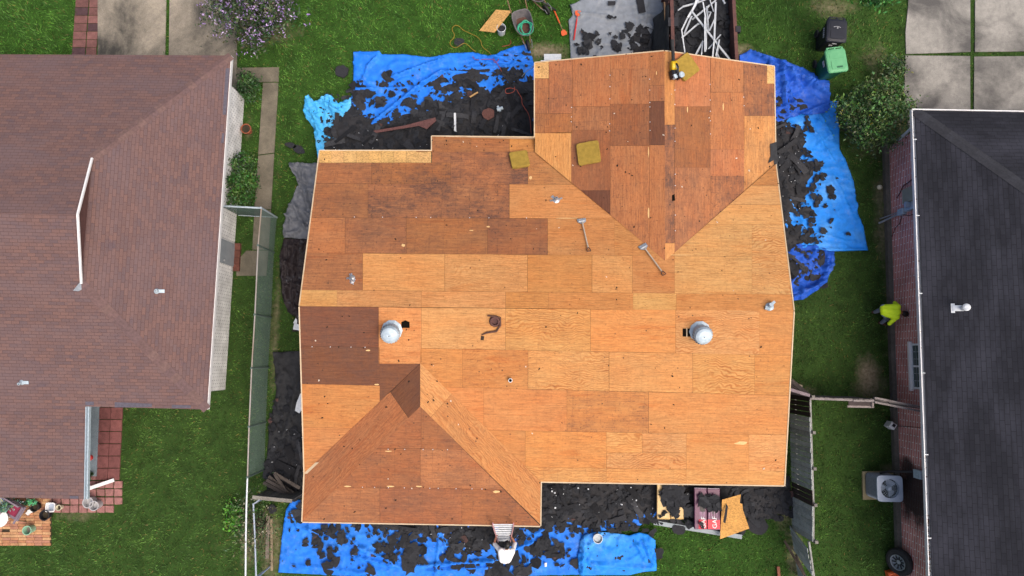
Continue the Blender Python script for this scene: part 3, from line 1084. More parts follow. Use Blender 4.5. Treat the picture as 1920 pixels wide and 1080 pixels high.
# spinning turbine vents
def turbine(px, py, lean):
    mb = MB()
    f = PL_S.frame(px, py, px, py - 40, 0.0)
    mb.lathe([(0.30, 0.0), (0.30, 0.012), (0.22, 0.05), (0.19, 0.16), (0.20, 0.17)], 10)
    mb.xf(f)
    o = mb.build("turbine_vent", M['galv'], house)
    h = MB()
    n = 22
    prof = [(0.20, 0.17), (0.275, 0.23), (0.29, 0.30), (0.27, 0.37), (0.20, 0.43)]
    for k in range(n):
        a0 = 2 * math.pi * k / n
        a1 = a0 + 2 * math.pi / n * 1.15
        for j in range(len(prof) - 1):
            (r0, z0), (r1, z1) = prof[j], prof[j + 1]
            h.face([(r0 * math.cos(a0), r0 * math.sin(a0), z0), (r0 * 0.86 * math.cos(a1), r0 * 0.86 * math.sin(a1), z0),
                    (r1 * 0.86 * math.cos(a1), r1 * 0.86 * math.sin(a1), z1), (r1 * math.cos(a0), r1 * math.sin(a0), z1)])
    h.lathe([(0.22, 0.415), (0.225, 0.44), (0.16, 0.475), (0.06, 0.492), (0.03, 0.49)], 22)
    h.xf(f @ Matrix.Rotation(lean, 4, 'X'))
    h.build("turbine_head", M['galv'], o)
    b = MB()
    b.lathe([(0.014, 0.48), (0.014, 0.5)], 8)
    b.xf(f @ Matrix.Rotation(lean, 4, 'X'))
    b.build("axle_cap", M['black'], o)


turbine(735, 619, 0.12)
turbine(1312, 621, 0.12)
# pipes and torn flashings left standing
mb = MB()
f = PL_S.frame(957, 713, 957, 680)
mb.tube([f.translation - Vector((0, 0, 0.05)), f.translation + Vector((0, 0, 0.20))], 0.06, 12)
o = mb.build("vent_pipe", M['whitem'], house)
mb = MB()
mb.tube([f.translation + Vector((0, 0, 0.195)), f.translation + Vector((0, 0, 0.204))], 0.043, 10)
mb.build("pipe_bore_shade", M['gap2'], o)  # flat disc on the closed pipe end, painted as the shade inside
for pl, px, py, s in ((PL_N, 1043, 375, 0.11), (PL_N, 660, 521, 0.09), (PL_N, 660, 528, 0.07)):
    mb = MB()
    f = pl.frame(px, py, px, py - 20)
    mb.lathe([(s, 0.004), (s * 0.6, 0.03), (s * 0.4, 0.05), (s * 0.4, 0.14), (s * 0.25, 0.14), (s * 0.22, 0.06)], 10)
    for k in range(5):
        a = rnd(0, 6.28)
        mb.box((math.cos(a) * s * 1.3, math.sin(a) * s * 1.1, 0.012), (s * 0.9, s * 0.4, 0.02), a)
    mb.xf(f)
    mb.build("pipe_boot", M['steel'], house)
mb = MB()
f = PL_N.frame(1443, 575, 1440, 560)
mb.lathe([(0.12, 0.005), (0.09, 0.03), (0.06, 0.05), (0.06, 0.16), (0.04, 0.16)], 12)
mb.box((0.05, 0.05, 0.09), (0.16, 0.07, 0.12), 0.6)
mb.box((-0.08, -0.06, 0.04), (0.14, 0.1, 0.05), -0.4)
mb.xf(f)
mb.build("service_mast_base", M['galv'], house)
mb = MB()
f = PL_S.frame(928, 602, 928, 590)
mb.lathe([(0.17, 0.004), (0.15, 0.05), (0.13, 0.10), (0.10, 0.10), (0.09, 0.02)], 14)
mb.xf(f)
o = mb.build("broken_flue", M['rust'], house)
mb = MB()
mb.tube([PL_S.at(914, 592, 0.05), PL_S.at(926, 593, 0.09), PL_S.at(938, 596, 0.08), PL_S.at(938, 610, 0.06), PL_S.at(931, 621, 0.04), PL_S.at(912, 624, 0.03), PL_S.at(903, 628, 0.02)], [0.02, 0.025, 0.03, 0.03, 0.03, 0.028, 0.015], 8)
mb.build("flashing_collar", M['rustdark'], o)
mb = MB()
mb.bar(PL_S.at(905, 630, 0.008), PL_S.at(904, 638, 0.008), 0.09, 0.006)
mb.build("tar_patch", M['gap'], house)
# torn felt left on the east rake and lifted felt at the south-east corner
mb = MB()
for q in ([(1444, 270), (1456, 266), (1462, 345), (1457, 345), (1451, 300), (1440, 306), (1445, 292)],):
    ring = ccw3([PL_NE.at(x, y, 0.02) for x, y in q], PL_NE.n)
    mb.rings([[p - Vector((0, 0, 0.008)) for p in ring], ring])
mb.build("felt_flap", M['felt'], house)
mb = MB()
ring = ccw3([PL_S.at(x, y, -0.03) for x, y in [(1466, 850), (1475, 846), (1474, 913), (1440, 913), (1440, 909), (1466, 908)]], PL_S.n)
mb.rings([[p - Vector((0, 0, 0.01)) for p in ring], ring])
mb.build("felt_flap", M['felt'], house)
# broken corner with raw wood showing on the west eave
mb = MB()
ring = ccw3([PL_WW.at(x, y, 0.010) for x, y in [(573, 868), (598, 867), (576, 888), (570, 889)]], PL_WW.n)
mb.rings([[p - Vector((0, 0, 0.006)) for p in ring], ring])
mb.build("rotten_corner", M['fascia'], house)
# pale split slivers where old shingles tore the face veneer
M['splint'] = noisy("pale_split_wood", S(236, 200, 140), S(226, 180, 120), 20, 0.8)
for pl, x, y, l, w, v in ((PL_NW, 1216, 398, 24, 3, 1), (PL_S, 1390, 831, 26, 7, 0), (PL_WS, 652, 912, 14, 3, 0), (PL_WS, 732, 912, 15, 3, 0), (PL_WS, 785, 912, 12, 3, 0), (PL_WS, 931, 922, 16, 5, 0),
                          (PL_S, 690, 657, 10, 3, 0), (PL_S, 706, 721, 10, 3, 0), (PL_NW, 1216, 285, 22, 2, 1), (PL_WS, 728, 846, 14, 2, 0), (PL_NE, 1289, 205, 14, 2, 1), (PL_NE, 1356, 200, 16, 2.5, 1), (PL_NW, 1231, 137, 8, 2, 1),
                          (PL_N, 756, 460, 8, 6, 0), (PL_N, 915, 425, 8, 3, 0), (PL_N, 884, 432, 9, 2, 0), (PL_N, 995, 333, 6, 8, 0), (PL_N, 1063, 409, 50, 1.6, 0), (PL_N, 1270, 478, 60, 1.4, 0)):
    q = []
    hl, hw = l / 2, w / 2
    for k in range(10):
        a = 2 * math.pi * k / 10
        ux, uy = math.cos(a) * hl * rnd(.7, 1.1), math.sin(a) * hw * rnd(.7, 1.1)
        q.append((x + ux, y + uy) if not v else (x + uy, y + ux))
    mb = MB()
    mb.face(ccw3([pl.at(a, b, 0.003) for a, b in q], pl.n))
    mb.build("split_veneer", M['splint'], house)
# roofing nails and scraps of felt standing on the deck
mb = MB()
for k in range(330):
    key = random.choice(['N', 'N', 'S', 'S', 'S', 'WW', 'WE', 'WE', 'WS', 'WS', 'NW', 'NE', 'NW'])
    pl, pcs = SL[key][0], SL[key][1]
    pc = random.choice(pcs)
    x, y = rnd(min(p[0] for p in pc), max(p[0] for p in pc)), rnd(min(p[1] for p in pc), max(p[1] for p in pc))
    if len(clip([(x - 1, y - 1), (x + 1, y - 1), (x + 1, y + 1), (x - 1, y + 1)], pc)) != 4:
        continue
    s = rnd(0.008, 0.022)
    p = pl.at(x, y, 0.002)
    mb.t = (0.02, 0.014, 0.01) if random.random() < .86 else (0.55, 0.5, 0.42)
    a = rnd(0, 6.28)
    fr = pl.frame(x, y, x + math.cos(a), y + math.sin(a), 0.002)
    h = [fr @ Vector((sx * s * rnd(.5, 1), sy * s * rnd(.8, 1.8), 0)) for sx, sy in ((-1, -1), (1, -1), (1, 1), (-1, 1))]
    mb.rings([h, [q + pl.n * 0.012 for q in h]])
tag(mb.build("nail", M['scrap'], house), kind="stuff")
mb = MB()
for k in range(9):     # nail lines along the rafters (pale heads)
    pass
for pl, x0, y0, x1, y1, n in ((PL_NW, 1218, 138, 1219, 255, 6), (PL_NW, 1144, 120, 1143, 265, 5), (PL_NW, 1072, 190, 1071, 240, 3), (PL_WS, 660, 913, 930, 917, 9), (PL_WS, 706, 842, 862, 843, 5),
                              (PL_NE, 1331, 150, 1332, 262, 5), (PL_NE, 1394, 180, 1395, 200, 2), (PL_N, 640, 407, 1000, 409, 7), (PL_S, 580, 650, 700, 651, 4), (PL_NE, 1265, 110, 1266, 450, 9)):
    for k in range(n):
        t = (k + rnd(.1, .9)) / n
        p = pl.at(x0 + (x1 - x0) * t, y0 + (y1 - y0) * t, 0.002)
        mb.tube([p, p + pl.n * 0.014], 0.013, 6)
tag(mb.build("pale_nail", M['whitem'], house), kind="stuff")

# ------------------------------------------------------------------ left house, reddish shingles
lh = thing("house", "white brick house with reddish brown shingle roof and dutch gable left", "house", G(250, 430, 0))
LE, LRZ, LGZ = 2.4, 4.05, 3.47
pk = G(145, 402, LRZ)
gn, gs = G(172, 297, LGZ), G(152, 532, LGZ)
ne, se = G(433, 104, LE), G(388, 768, LE)
P_ln = Plane(pk, ne, G(0, 102, LE))
P_ls = Plane(pk, se, G(165, 762, LE))
P_le = Plane((ne + se) / 2 + (ne - se) * 0.5, se, (gn + gs) / 2)
far_r = pk + (pk - G(146, 402, LRZ)) * 0 + Vector((-9.0, 0.05, 0))
mb = MB()
far_n = G(-120, 101, LE)
far_n = Vector((far_n.x, far_n.y, P_ln.z(far_n.x, far_n.y)))
rw = Vector((far_n.x, pk.y, 0))
rw.z = P_ln.z(rw.x, rw.y)
slab(mb, [far_n, ne, gn, pk, rw], P_ln.n, 0.06)
mb.build("roof_slope", M['red_shingle'], lh)
mb = MB()
sw1 = G(160, 762, LE)
sw1.z = P_ls.z(sw1.x, sw1.y)
swf = Vector((far_n.x, sw1.y, P_ls.z(far_n.x, sw1.y)))
slab(mb, [pk, gs, se, sw1, swf, Vector((far_n.x, pk.y, P_ls.z(far_n.x, pk.y)))], P_ls.n, 0.06)
mb.build("roof_slope", M['red_shingle'], lh)
mb = MB()
slab(mb, [gn, ne, se, gs], P_le.n, 0.06, (0, 1, 0))
mb.build("roof_slope", M['red_shingle'], lh)
mb = MB()
pe = G(157, 936, 2.02)
P_lp = Plane(sw1, swf, pe)
slab(mb, [sw1, swf, Vector((far_n.x, pe.y, P_lp.z(far_n.x, pe.y))), pe], P_lp.n, 0.06)
mb.build("porch_roof", M['red_shingle'], lh)
# dutch gable: shaded gable wall, white barge boards, valley flashing
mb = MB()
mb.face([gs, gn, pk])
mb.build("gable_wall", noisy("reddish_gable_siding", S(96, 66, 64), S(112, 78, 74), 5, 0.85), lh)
mb = MB()
up = Vector((0.03, 0, 0.03))
mb.bar(gn + up, pk + up, 0.055, 0.05)
mb.bar(gs + up, pk + up, 0.055, 0.05)
mb.build("barge_board", M['white'], lh)
mb = MB()
for q in ([(137, 545), (149, 530), (152, 532), (153, 543), (147, 546)],):
    mb.face(ccw3([P_ls.at(x, y, 0.012) for x, y in q], P_ls.n))
mb.build("flashing", M['galvdark'], lh)
# hip caps
for a, b, pa, pb in ((ne, gn, P_ln, P_le), (se, gs, P_ls, P_le)):
    mb = MB()
    n = 22
    nn = (pa.n + pb.n).normalized()
    d = (b - a)
    for k in range(n):
        p, q = a + d * (k / n), a + d * ((k + 1.1) / n)
        mb.t = jit(random.choice([S(114, 90, 88), S(111, 89, 89), S(118, 94, 90)]), 0.05)
        x = d.normalized().cross(nn)
        h = 0.02 + 0.006
        la, lb = -pa.n.cross(d.normalized()), pb.n.cross(d.normalized())
        for ln, pn in ((pa, 1), (pb, -1)):
            s = d.normalized().cross(ln.n) * 0.14
            if s.dot(Vector((ln.n.x, ln.n.y, 0))) < 0:
                s = -s
            mb.face(ccw3([p + nn * 0.006, q + nn * 0.014, q + s + ln.n * 0.014, p + s + ln.n * 0.006], ln.n))
    mb.build("hip_cap", M['cap_red'], lh)
# faded starter shingles on the eaves (bluish replacement strips)
for pl, q in ((P_le, [(423.5, 128), (430.5, 128), (424, 215), (417.5, 215)]), (P_le, [(416.5, 250), (421, 250), (419.5, 268), (414.5, 268)]), (P_ls, [(215, 754), (285, 757), (285, 763), (215, 764)]), (P_ls, [(322, 759), (358, 760), (358, 765), (322, 765)]),
              (P_lp, [(131, 930), (147, 930), (147, 935), (131, 935)]), (P_ls, [(160, 753), (176, 753), (176, 760), (160, 760)])):
    mb = MB()
    mb.t = S(96, 92, 104)
    mb.face(ccw3([pl.at(x, y, 0.010) for x, y in q], pl.n))
    mb.build("replacement_shingle", M['cap_red'], lh)
# white drip edge
mb = MB()
for a, b in ((ne, se), (far_n, ne), (se, sw1), (sw1, pe), (pe, Vector((far_n.x, pe.y, 2.02)))):
    d = (b - a).normalized()
    o = Vector((d.y, -d.x, 0))
    if a is far_n or a is pe:
        o = o * 1
    tuck = 0.0 if a is ne else 0.07
    mb.bar(a + Vector((0, 0, -0.09)) + o * tuck, b + Vector((0, 0, -0.09)) + o * tuck, 0.03, 0.14)
mb.build("fascia", M['white'], lh)
# gutter and downspout on the porch edge
mb = MB()
ga, gb = sw1 + Vector((0.06, 0.0, -0.04)), pe + Vector((0.06, 0.0, -0.04))
mb.bar(ga + Vector((0, 0, -0.05)), gb + Vector((0, 0, -0.05)), 0.10, 0.02)
mb.bar(ga + Vector((0.05, 0, 0)), gb + Vector((0.05, 0, 0)), 0.02, 0.10)
mb.bar(ga + Vector((-0.04, 0, 0)), gb + Vector((-0.04, 0, 0)), 0.02, 0.10)
o = mb.build("gutter", M['galv'], lh)
mb = MB()
mb.bar(G(162, 917.5, 0.28), G(214, 900, 0.08), 0.11, 0.08)
mb.bar(G(162, 917.5, 0.28), gb + Vector((0.02, 0.35, -0.05)), 0.08, 0.07)
mb.build("downspout", M['white'], o)
# walls
lplan = ccw([tuple(p[:2]) for p in (ne, se, swf, far_n)])
lw = offset_poly(lplan, 0.47)
HARD.append(lw)
hard([(-80, 740), (165, 740), (165, 925), (-80, 925)])
mb = MB()
wall_ring(mb, lw, 0, LE - 0.06)
mb.build("wall", M['white_brick'], lh)
mb = MB()
mb.prism([tuple(p) for p in offset_poly(lplan, 0.02)], LE - 0.16, LE - 0.10)
mb.build("soffit", M['white'], lh)
# side door step in bare brick and the doorway
xw = max(p[0] for p in lw)
da, db = G(432, 458, 0.1), G(430, 500, 0.1)
mb = MB()
xa = G(428, 480, 0.6).x
mb.box((xw + 0.012, (da.y + db.y) / 2, 1.02), (0.05, abs(da.y - db.y), 2.0))
o = mb.build("door", noisy("pale_grey_door", S(168, 176, 184), S(150, 158, 166), 4, 0.5), lh)
mb = MB()
mb.sphere((xw + 0.07, db.y + 0.1, 1.0), 0.035)
mb.build("handle", M['steel'], o)
mb = MB()
for k in range(4):
    mb.t = jit(S(112, 70, 60), 0.15)
    mb.box((xw + 0.12, da.y - 0.08 - k * 0.24, 0.09), (0.19, 0.225, 0.12))
mb.build("brick_step", M['paver'], lh)
# roof pipes
for px, py, pl in ((294, 546, P_le), (41, 717, P_ls)):
    mb = MB()
    f = pl.frame(px, py, px + 12, py)
    mb.lathe([(0.08, 0.004), (0.07, 0.02), (0.045, 0.05), (0.04, 0.15), (0.028, 0.15), (0.024, 0.06)], 12)
    mb.box((0, 0.08, 0.012), (0.10, 0.26, 0.012))
    mb.xf(f)
    mb.build("vent_pipe", M['galv'], lh)

# ------------------------------------------------------------------ right house, charcoal shingles
rh = thing("house", "red brick house with dark charcoal shingle hip roof and white gutter right", "house", G(1850, 640, 0))
RE = 2.45
nw = G(1716, 207, RE)
sww = G(1752, 1180, RE)
sww.x = nw.x + (G(1748, 1080, RE).x - nw.x) * 1.11
PR_W = Plane(nw, sww, Vector((nw.x + 4.0, nw.y - 4, RE + 1.35)))
PR_N = Plane(nw, Vector((nw.x + 4.0, nw.y - 4, RE + 1.35)), Vector((nw.x + 6, nw.y + (G(1920, 207, RE).y - nw.y) * 1.0, RE)))
hip_in = Vector((nw.x + 5.5, 0, 0))
hip_in.y = nw.y - 5.5
hip_in.z = PR_W.z(hip_in.x, hip_in.y)
mb = MB()
rb = Vector((sww.x + 5.5, sww.y, 0))
rb.z = PR_W.z(rb.x, rb.y)
slab(mb, [nw, sww, rb, hip_in], PR_W.n, 0.06, (0, 1, 0))
mb.build("roof_slope", M['black_shingle'], rh)
mb = MB()
nee = Vector((nw.x + 11, nw.y, RE))
nee.z = PR_N.z(nee.x, nee.y)
slab(mb, [nw, hip_in, nee], PR_N.n, 0.06, (1, 0, 0))
mb.build("roof_slope", M['black_shingle'], rh)
mb = MB()
E2 = Plane(hip_in, nee, rb + Vector((5.5, 0, -1.8)))
slab(mb, [hip_in, rb, Vector((nee.x, sww.y, RE)), nee], Vector((0.2, 0, 1)).normalized(), 0.06, (0, 1, 0))
mb.build("roof_slope", M['black_shingle'], rh)
mb = MB()
d = hip_in - nw
n = 34
nn = (PR_W.n + PR_N.n).normalized()
for k in range(n):
    p, q = nw + d * (k / n), nw + d * ((k + 1.08) / n)
    mb.t = jit(S(54, 56, 64, .62), 0.16)
    for ln in (PR_W, PR_N):
        s = d.normalized().cross(ln.n) * 0.17
        if s.dot(Vector((ln.n.x, ln.n.y, 0))) < 0:
            s = -s
        mb.face(ccw3([p + nn * 0.02, q + nn * 0.035, q + s + ln.n * 0.022, p + s + ln.n * 0.010], ln.n))
mb.build("hip_cap", M['cap_black'], rh)
# white gutter along the west eave, white fascia on the north
mb = MB()
off = Vector((-0.10, 0, -0.02))
mb.bar(nw + off + Vector((0, 0.02, -0.03)), sww + off + Vector((0, 0, -0.03)), 0.022, 0.12)
mb.bar(nw + off + Vector((0.055, 0.02, -0.085)), sww + off + Vector((0.055, 0, -0.085)), 0.11, 0.015)
o = mb.build("gutter", M['white'], rh)
mb = MB()
for k in range(7):
    t = 0.06 + k * 0.155
    p = nw + (sww - nw) * t + off + Vector((0.05, 0, 0.02))
    mb = MB()
    mb.bar(p + Vector((-0.05, 0, 0)), p + Vector((0.06, 0, 0)), 0.025, 0.012)
    mb.build("gutter_hanger", M['whitem'], o)
mb = MB()
for k in range(160):
    t = rnd(0.80, 0.95) if k < 110 else rnd(0, 1)
    p = nw + (sww - nw) * t + off + Vector((rnd(0.02, 0.09), 0, -0.07))
    mb.t = jit(random.choice([S(96, 66, 44), S(70, 52, 40), S(124, 92, 60)]), .2)
    a = rnd(0, 6.28)
    mb.face([p + Vector((math.cos(a + q * 1.57) * 0.04, math.sin(a + q * 1.57) * 0.02, rnd(0, 0.02))) for q in range(4)])
tag(mb.build("dead_leaves", M['leaf'], o), kind="stuff")
mb = MB()
mb.bar(nw + Vector((-0.1, 0.03, -0.05)), Vector((nee.x, nw.y + (nee.y - nw.y) + 0.03, RE - 0.05)), 0.03, 0.16)
mb.build("fascia", M['white'], rh)
# walls on a concrete footing
rplan = ccw([tuple(p[:2]) for p in (nw, sww, Vector((nee.x, sww.y, 0)), nee)])
rw_ = offset_poly(rplan, 0.40)
HARD.append(offset_poly(rplan, 0.32))
xr = min(p[0] for p in rw_)


def rwall_x(y):
    a, b = None, None
    k = sorted(rw_, key=lambda p: p[0])[:2]
    a, b = k
    t = (y - a[1]) / (b[1] - a[1])
    return a[0] + (b[0] - a[0]) * t


soot = G(1722, 925, 1.2)
M['red_brick'] = make_brick("red_brick_white_joints", S(204, 124, 114, .95), S(186, 108, 100, .95), S(232, 226, 222, .95),
                            stain=[(rwall_x(soot.y), soot.y - 0.1, 1.0, 1.0, 1.15, 1.5, 0.95), (rwall_x(soot.y), soot.y + 0.6, 0.6, 1.0, 0.5, 0.7, 0.8)], bw=0.44, rh=0.095, mort=0.013)
mb = MB()
wall_ring(mb, rw_, 0.0, RE - 0.04)
mb.build("wall", M['red_brick'], rh)
mb = MB()
mb.prism([tuple(p) for p in offset_poly(rplan, 0.02)], RE - 0.15, RE - 0.10)
mb.build("soffit", M['white'], rh)
mb = MB()
wa, wb_ = G(1668, 290, 0.18), G(1692, 1090, 0.18)
mb.bar(Vector((rwall_x(wa.y) - 0.075, wa.y + 0.6, 0.09)), Vector((rwall_x(wb_.y) - 0.075, wb_.y - 2, 0.09)), 0.15, 0.2)
mb.build("footing", M['conc_f'], rh)


def on_rwall(px, py, h):
    """point on the west wall face seen at that pixel row, at height h"""
    y = G(px, py, h).y
    return Vector((rwall_x(y), y, h))


# window with white frame and muntins
w0, w1 = on_rwall(1724, 645, 2.0).y, on_rwall(1728, 729, 2.0).y
mb = MB()
wc, ww = (w0 + w1) / 2, abs(w0 - w1)
xx = rwall_x(wc)
mb.box((xx - 0.005, wc, 1.72), (0.05, ww, 1.05))
wino = mb.build("window", M['glass'], rh)
mb = MB()
for dz in (-0.53, 0.53):
    mb.box((xx - 0.03, wc, 1.72 + dz), (0.07, ww + 0.1, 0.07))
for dy in (-ww / 2, 0, ww / 2):
    mb.box((xx - 0.032, wc + dy, 1.72), (0.06, 0.06, 1.0))
mb.build("frame", M['white'], wino)
mb = MB()
for k in range(1, 5):
    mb.box((xx - 0.036, wc, 1.2 + k * 0.21), (0.012, ww - 0.1, 0.022))
for k in (1, 2, 4, 5):
    mb.box((xx - 0.038, wc - ww / 2 + k * ww / 6, 1.72), (0.014, 0.022, 1.0))
mb.build("muntin", M['galvdark'], wino)
mb = MB()
mb.box((xx - 0.06, wc, 1.14), (0.14, ww + 0.2, 0.06))
mb.build("sill", M['red_brick'], wino)
# electric service: panel, meter, conduit, cables
c = on_rwall(1707, 362, 1.75)
mb = MB()
mb.bbox((c.x - 0.10, c.y, 1.65), (0.20, 0.46, 0.85))
mb.build("service_panel", M['beige'], rh)
mb = MB()
c2 = on_rwall(1703, 384, 1.45)
mb.bbox((c2.x - 0.07, c2.y - 0.0, 1.45), (0.14, 0.34, 0.50))
m_o = mb.build("meter_base", M['galv'], rh)
mb = MB()
mb.lathe([(0.10, 0), (0.10, 0.08), (0.085, 0.13), (0.05, 0.14)], 16)
mb.xf(Matrix.Translation((c2.x - 0.14, c2.y, 1.5)) @ Matrix.Rotation(-math.pi / 2, 4, 'Y'))
mb.build("meter", M['acgrey'], m_o)
mb = MB()
c3 = on_rwall(1692, 398, 0.9)
mb.bbox((c3.x - 0.07, c3.y, 0.95), (0.14, 0.20, 0.32))
mb.build("junction_box", M['galv'], rh)
mb = MB()
mb.tube([(c3.x - 0.06, c3.y - 0.02, 0.80), (c3.x - 0.10, c3.y - 0.06, 0.45), (c3.x - 0.2, c3.y - 0.12, 0.2), (c3.x - 0.34, c3.y - 0.2, 0.02)], 0.035, 8)
mb.tube([(c3.x - 0.05, c3.y + 0.05, 0.80), (c3.x - 0.12, c3.y + 0.02, 0.40), (c3.x - 0.30, c3.y - 0.05, 0.02)], 0.02, 8)
mb.tube([(c2.x - 0.05, c2.y - 0.1, 1.2), (c3.x - 0.05, c3.y + 0.02, 1.1)], 0.03, 8)
mb.build("conduit", M['galvdark'], rh)
mb = MB()
mb.tube([(c.x - 0.03, c.y + 0.18, 2.0), (c.x - 0.03, c.y + 0.42, 1.85), (c.x - 0.03, c.y + 0.5, 1.5), (c.x - 0.03, c.y + 0.42, 1.0), (c.x - 0.03, c.y + 0.2, 0.75), (c.x - 0.03, c.y + 0.12, 0.6)], 0.014, 6)
mb.tube([(c2.x - 0.03, c2.y - 0.17, 1.9), (c2.x - 0.03, c2.y - 0.32, 1.5), (c2.x - 0.03, c2.y - 0.30, 1.2), (c2.x - 0.03, c2.y - 0.2, 0.9)], 0.012, 6)
mb.tube([(c3.x - 0.02, c3.y - 0.1, 0.85), (c3.x - 0.02, c3.y - 0.35, 0.7), (c3.x - 0.02, c3.y - 0.42, 0.45), (c3.x - 0.02, c3.y - 0.7, 0.2)], 0.010, 6)
mb.build("cable", noisy("dark_red_cable", (0.05, 0.012, 0.012), (0.03, 0.01, 0.01), 5, 0.6), rh)
for px, py, h, s in ((1713, 889, 1.35, 0.26), (1731, 907, 1.95, 0.22)):
    c4 = on_rwall(px, py, h)
    mb = MB()
    mb.bbox((c4.x - 0.06, c4.y, h), (0.12, s, s * 1.4))
    mb.build("disconnect_box", M['galv'], rh)
mb = MB()
p = on_rwall(1700, 801, 0.7)
mb.tube([on_rwall(1693, 799, 0.1) - Vector((0.02, 0, 0)), on_rwall(1712, 801, 1.2) - Vector((0.02, 0, 0)), on_rwall(1735, 803, 2.2) - Vector((0.02, 0, 0))], 0.008, 6)
mb.build("drain_line", M['black'], rh)
# B-vent cap on the charcoal roof: long galvanised boot with a round cap
mb = MB()
f = PR_W.frame(1785, 578, 1815, 578)
mb.bar((-0.14, 0.02, 0.01), (0.14, 0.02, 0.01), 0.10, 0.012)
mb.box((0, 0.14, 0.02), (0.17, 0.24, 0.03))
mb.lathe([(0.085, 0.0), (0.075, 0.08), (0.05, 0.20), (0.05, 0.34), (0.105, 0.36), (0.105, 0.42), (0.06, 0.45)], 16, (0, 0.27, 0))
mb.xf(f)
mb.build("vent_pipe", M['whitem'], rh)
mb = MB()
mb.bar(G(1686, 289, 1.9) * 0 + nw + Vector((-0.05, -0.5, -0.08)), on_rwall(1688, 262, 0.9) + Vector((-0.06, 0, 0)), 0.07, 0.06)
mb.bar(on_rwall(1688, 262, 0.9) + Vector((-0.06, 0, 0)), on_rwall(1686, 262, 0.05) + Vector((-0.1, 0, 0)), 0.07, 0.06)
mb.build("downspout", M['whitem'], rh)

# ================================================================== turf
def in_poly(x, y, poly):
    ins = np.zeros(x.shape, bool)
    n = len(poly)
    for k in range(n):
        x1, y1 = poly[k - 1][0], poly[k - 1][1]
        x2, y2 = poly[k][0], poly[k][1]
        if y1 == y2:
            continue
        c = ((y1 > y) != (y2 > y)) & (x < (x2 - x1) * (y - y1) / (y2 - y1) + x1)
        ins ^= c
    return ins


def make_turf(n=330000):
    rng = np.random.default_rng(5)
    p0, p1 = G(-40, -40), G(1960, 1130)
    x = rng.uniform(p0.x - 0.8, p1.x + 1.2, n)
    y = rng.uniform(p1.y, p0.y, n)
    keep = np.ones(n, bool)
    for h in HARD:
        keep &= ~in_poly(x, y, h)
    x, y = x[keep], y[keep]
    d, t = turf_at(x, y)
    keep = rng.random(len(x)) > d * 1.1 + 0.2 * (1 - t)
    x, y, d, t = x[keep], y[keep], d[keep], t[keep]
    n = len(x)
    # tufts: blades lean the same way within a patch
    a = rng.uniform(0, 2 * math.pi, n)
    h = rng.uniform(0.04, 0.11, n) * (0.55 + 0.6 * t)
    w = rng.uniform(0.008, 0.018, n)
    la = 3.0 * np.sin(x * 2.1 + 1.3 * np.sin(y * 1.7)) + rng.normal(0, 1.1, n)
    ln = h * rng.uniform(0.5, 1.5, n)
    b0 = np.stack([x - np.cos(a) * w, y - np.sin(a) * w, np.zeros(n)], 1)
    b1 = np.stack([x + np.cos(a) * w, y + np.sin(a) * w, np.zeros(n)], 1)
    tp = np.stack([x + np.cos(la) * ln, y + np.sin(la) * ln, h], 1)
    v = np.stack([b0, b1, tp], 1).reshape(-1, 3)
    me = bpy.data.meshes.new("grass")
    me.vertices.add(3 * n)
    me.vertices.foreach_set("co", v.astype(np.float32).ravel())
    me.loops.add(3 * n)
    me.loops.foreach_set("vertex_index", np.arange(3 * n, dtype=np.int32))
    me.polygons.add(n)
    me.polygons.foreach_set("loop_start", np.arange(0, 3 * n, 3, dtype=np.int32))
    me.update(calc_edges=True)
    at = me.attributes.new("tint", 'FLOAT_COLOR', 'FACE')
    lush, thin = np.array(S(84, 138, 54)), np.array(S(78, 104, 52))
    c = lush[None] * t[:, None] + thin[None] * (1 - t[:, None])
    c *= (rng.uniform(0.5, 1.25, n) + (rng.random(n) < 0.10) * 0.7)[:, None]
    dry = rng.random(n) < 0.05 + 0.25 * d
    c[dry] = np.array(S(140, 130, 78)) * rng.uniform(0.5, 1.0, dry.sum())[:, None]
    at.data.foreach_set("color", np.concatenate([c, np.ones((n, 1))], 1).astype(np.float32).ravel())
    m = NT("grass_blades", 0.6, 0, 0.25)
    cc = m.mix(1.0, m.attr("tint").outputs['Color'], m.ramp(m.noise(m.pos(), 1.1, 8, 0.74), [(0.3, (0.42, 0.54, 0.58)), (0.7, (1.62, 1.40, 1.2))]), 'MULTIPLY')
    m.base(cc)
    me.materials.append(m.mat)
    o = bpy.data.objects.new("grass", me)
    COL.objects.link(o)
    tag(o, "short green lawn grass growing round the three houses", "grass", kind="stuff")


# ================================================================== tarps
def dist_edge(x, y, poly):
    best = 1e9
    n = len(poly)
    for k in range(n):
        ax, ay = poly[k - 1][0], poly[k - 1][1]
        dx, dy = poly[k][0] - ax, poly[k][1] - ay
        L = dx * dx + dy * dy
        t = 0 if L == 0 else max(0, min(1, ((x - ax) * dx + (y - ay) * dy) / L))
        d = (x - ax - t * dx) ** 2 + (y - ay - t * dy) ** 2
        if d < best:
            best = d
    return math.sqrt(best)


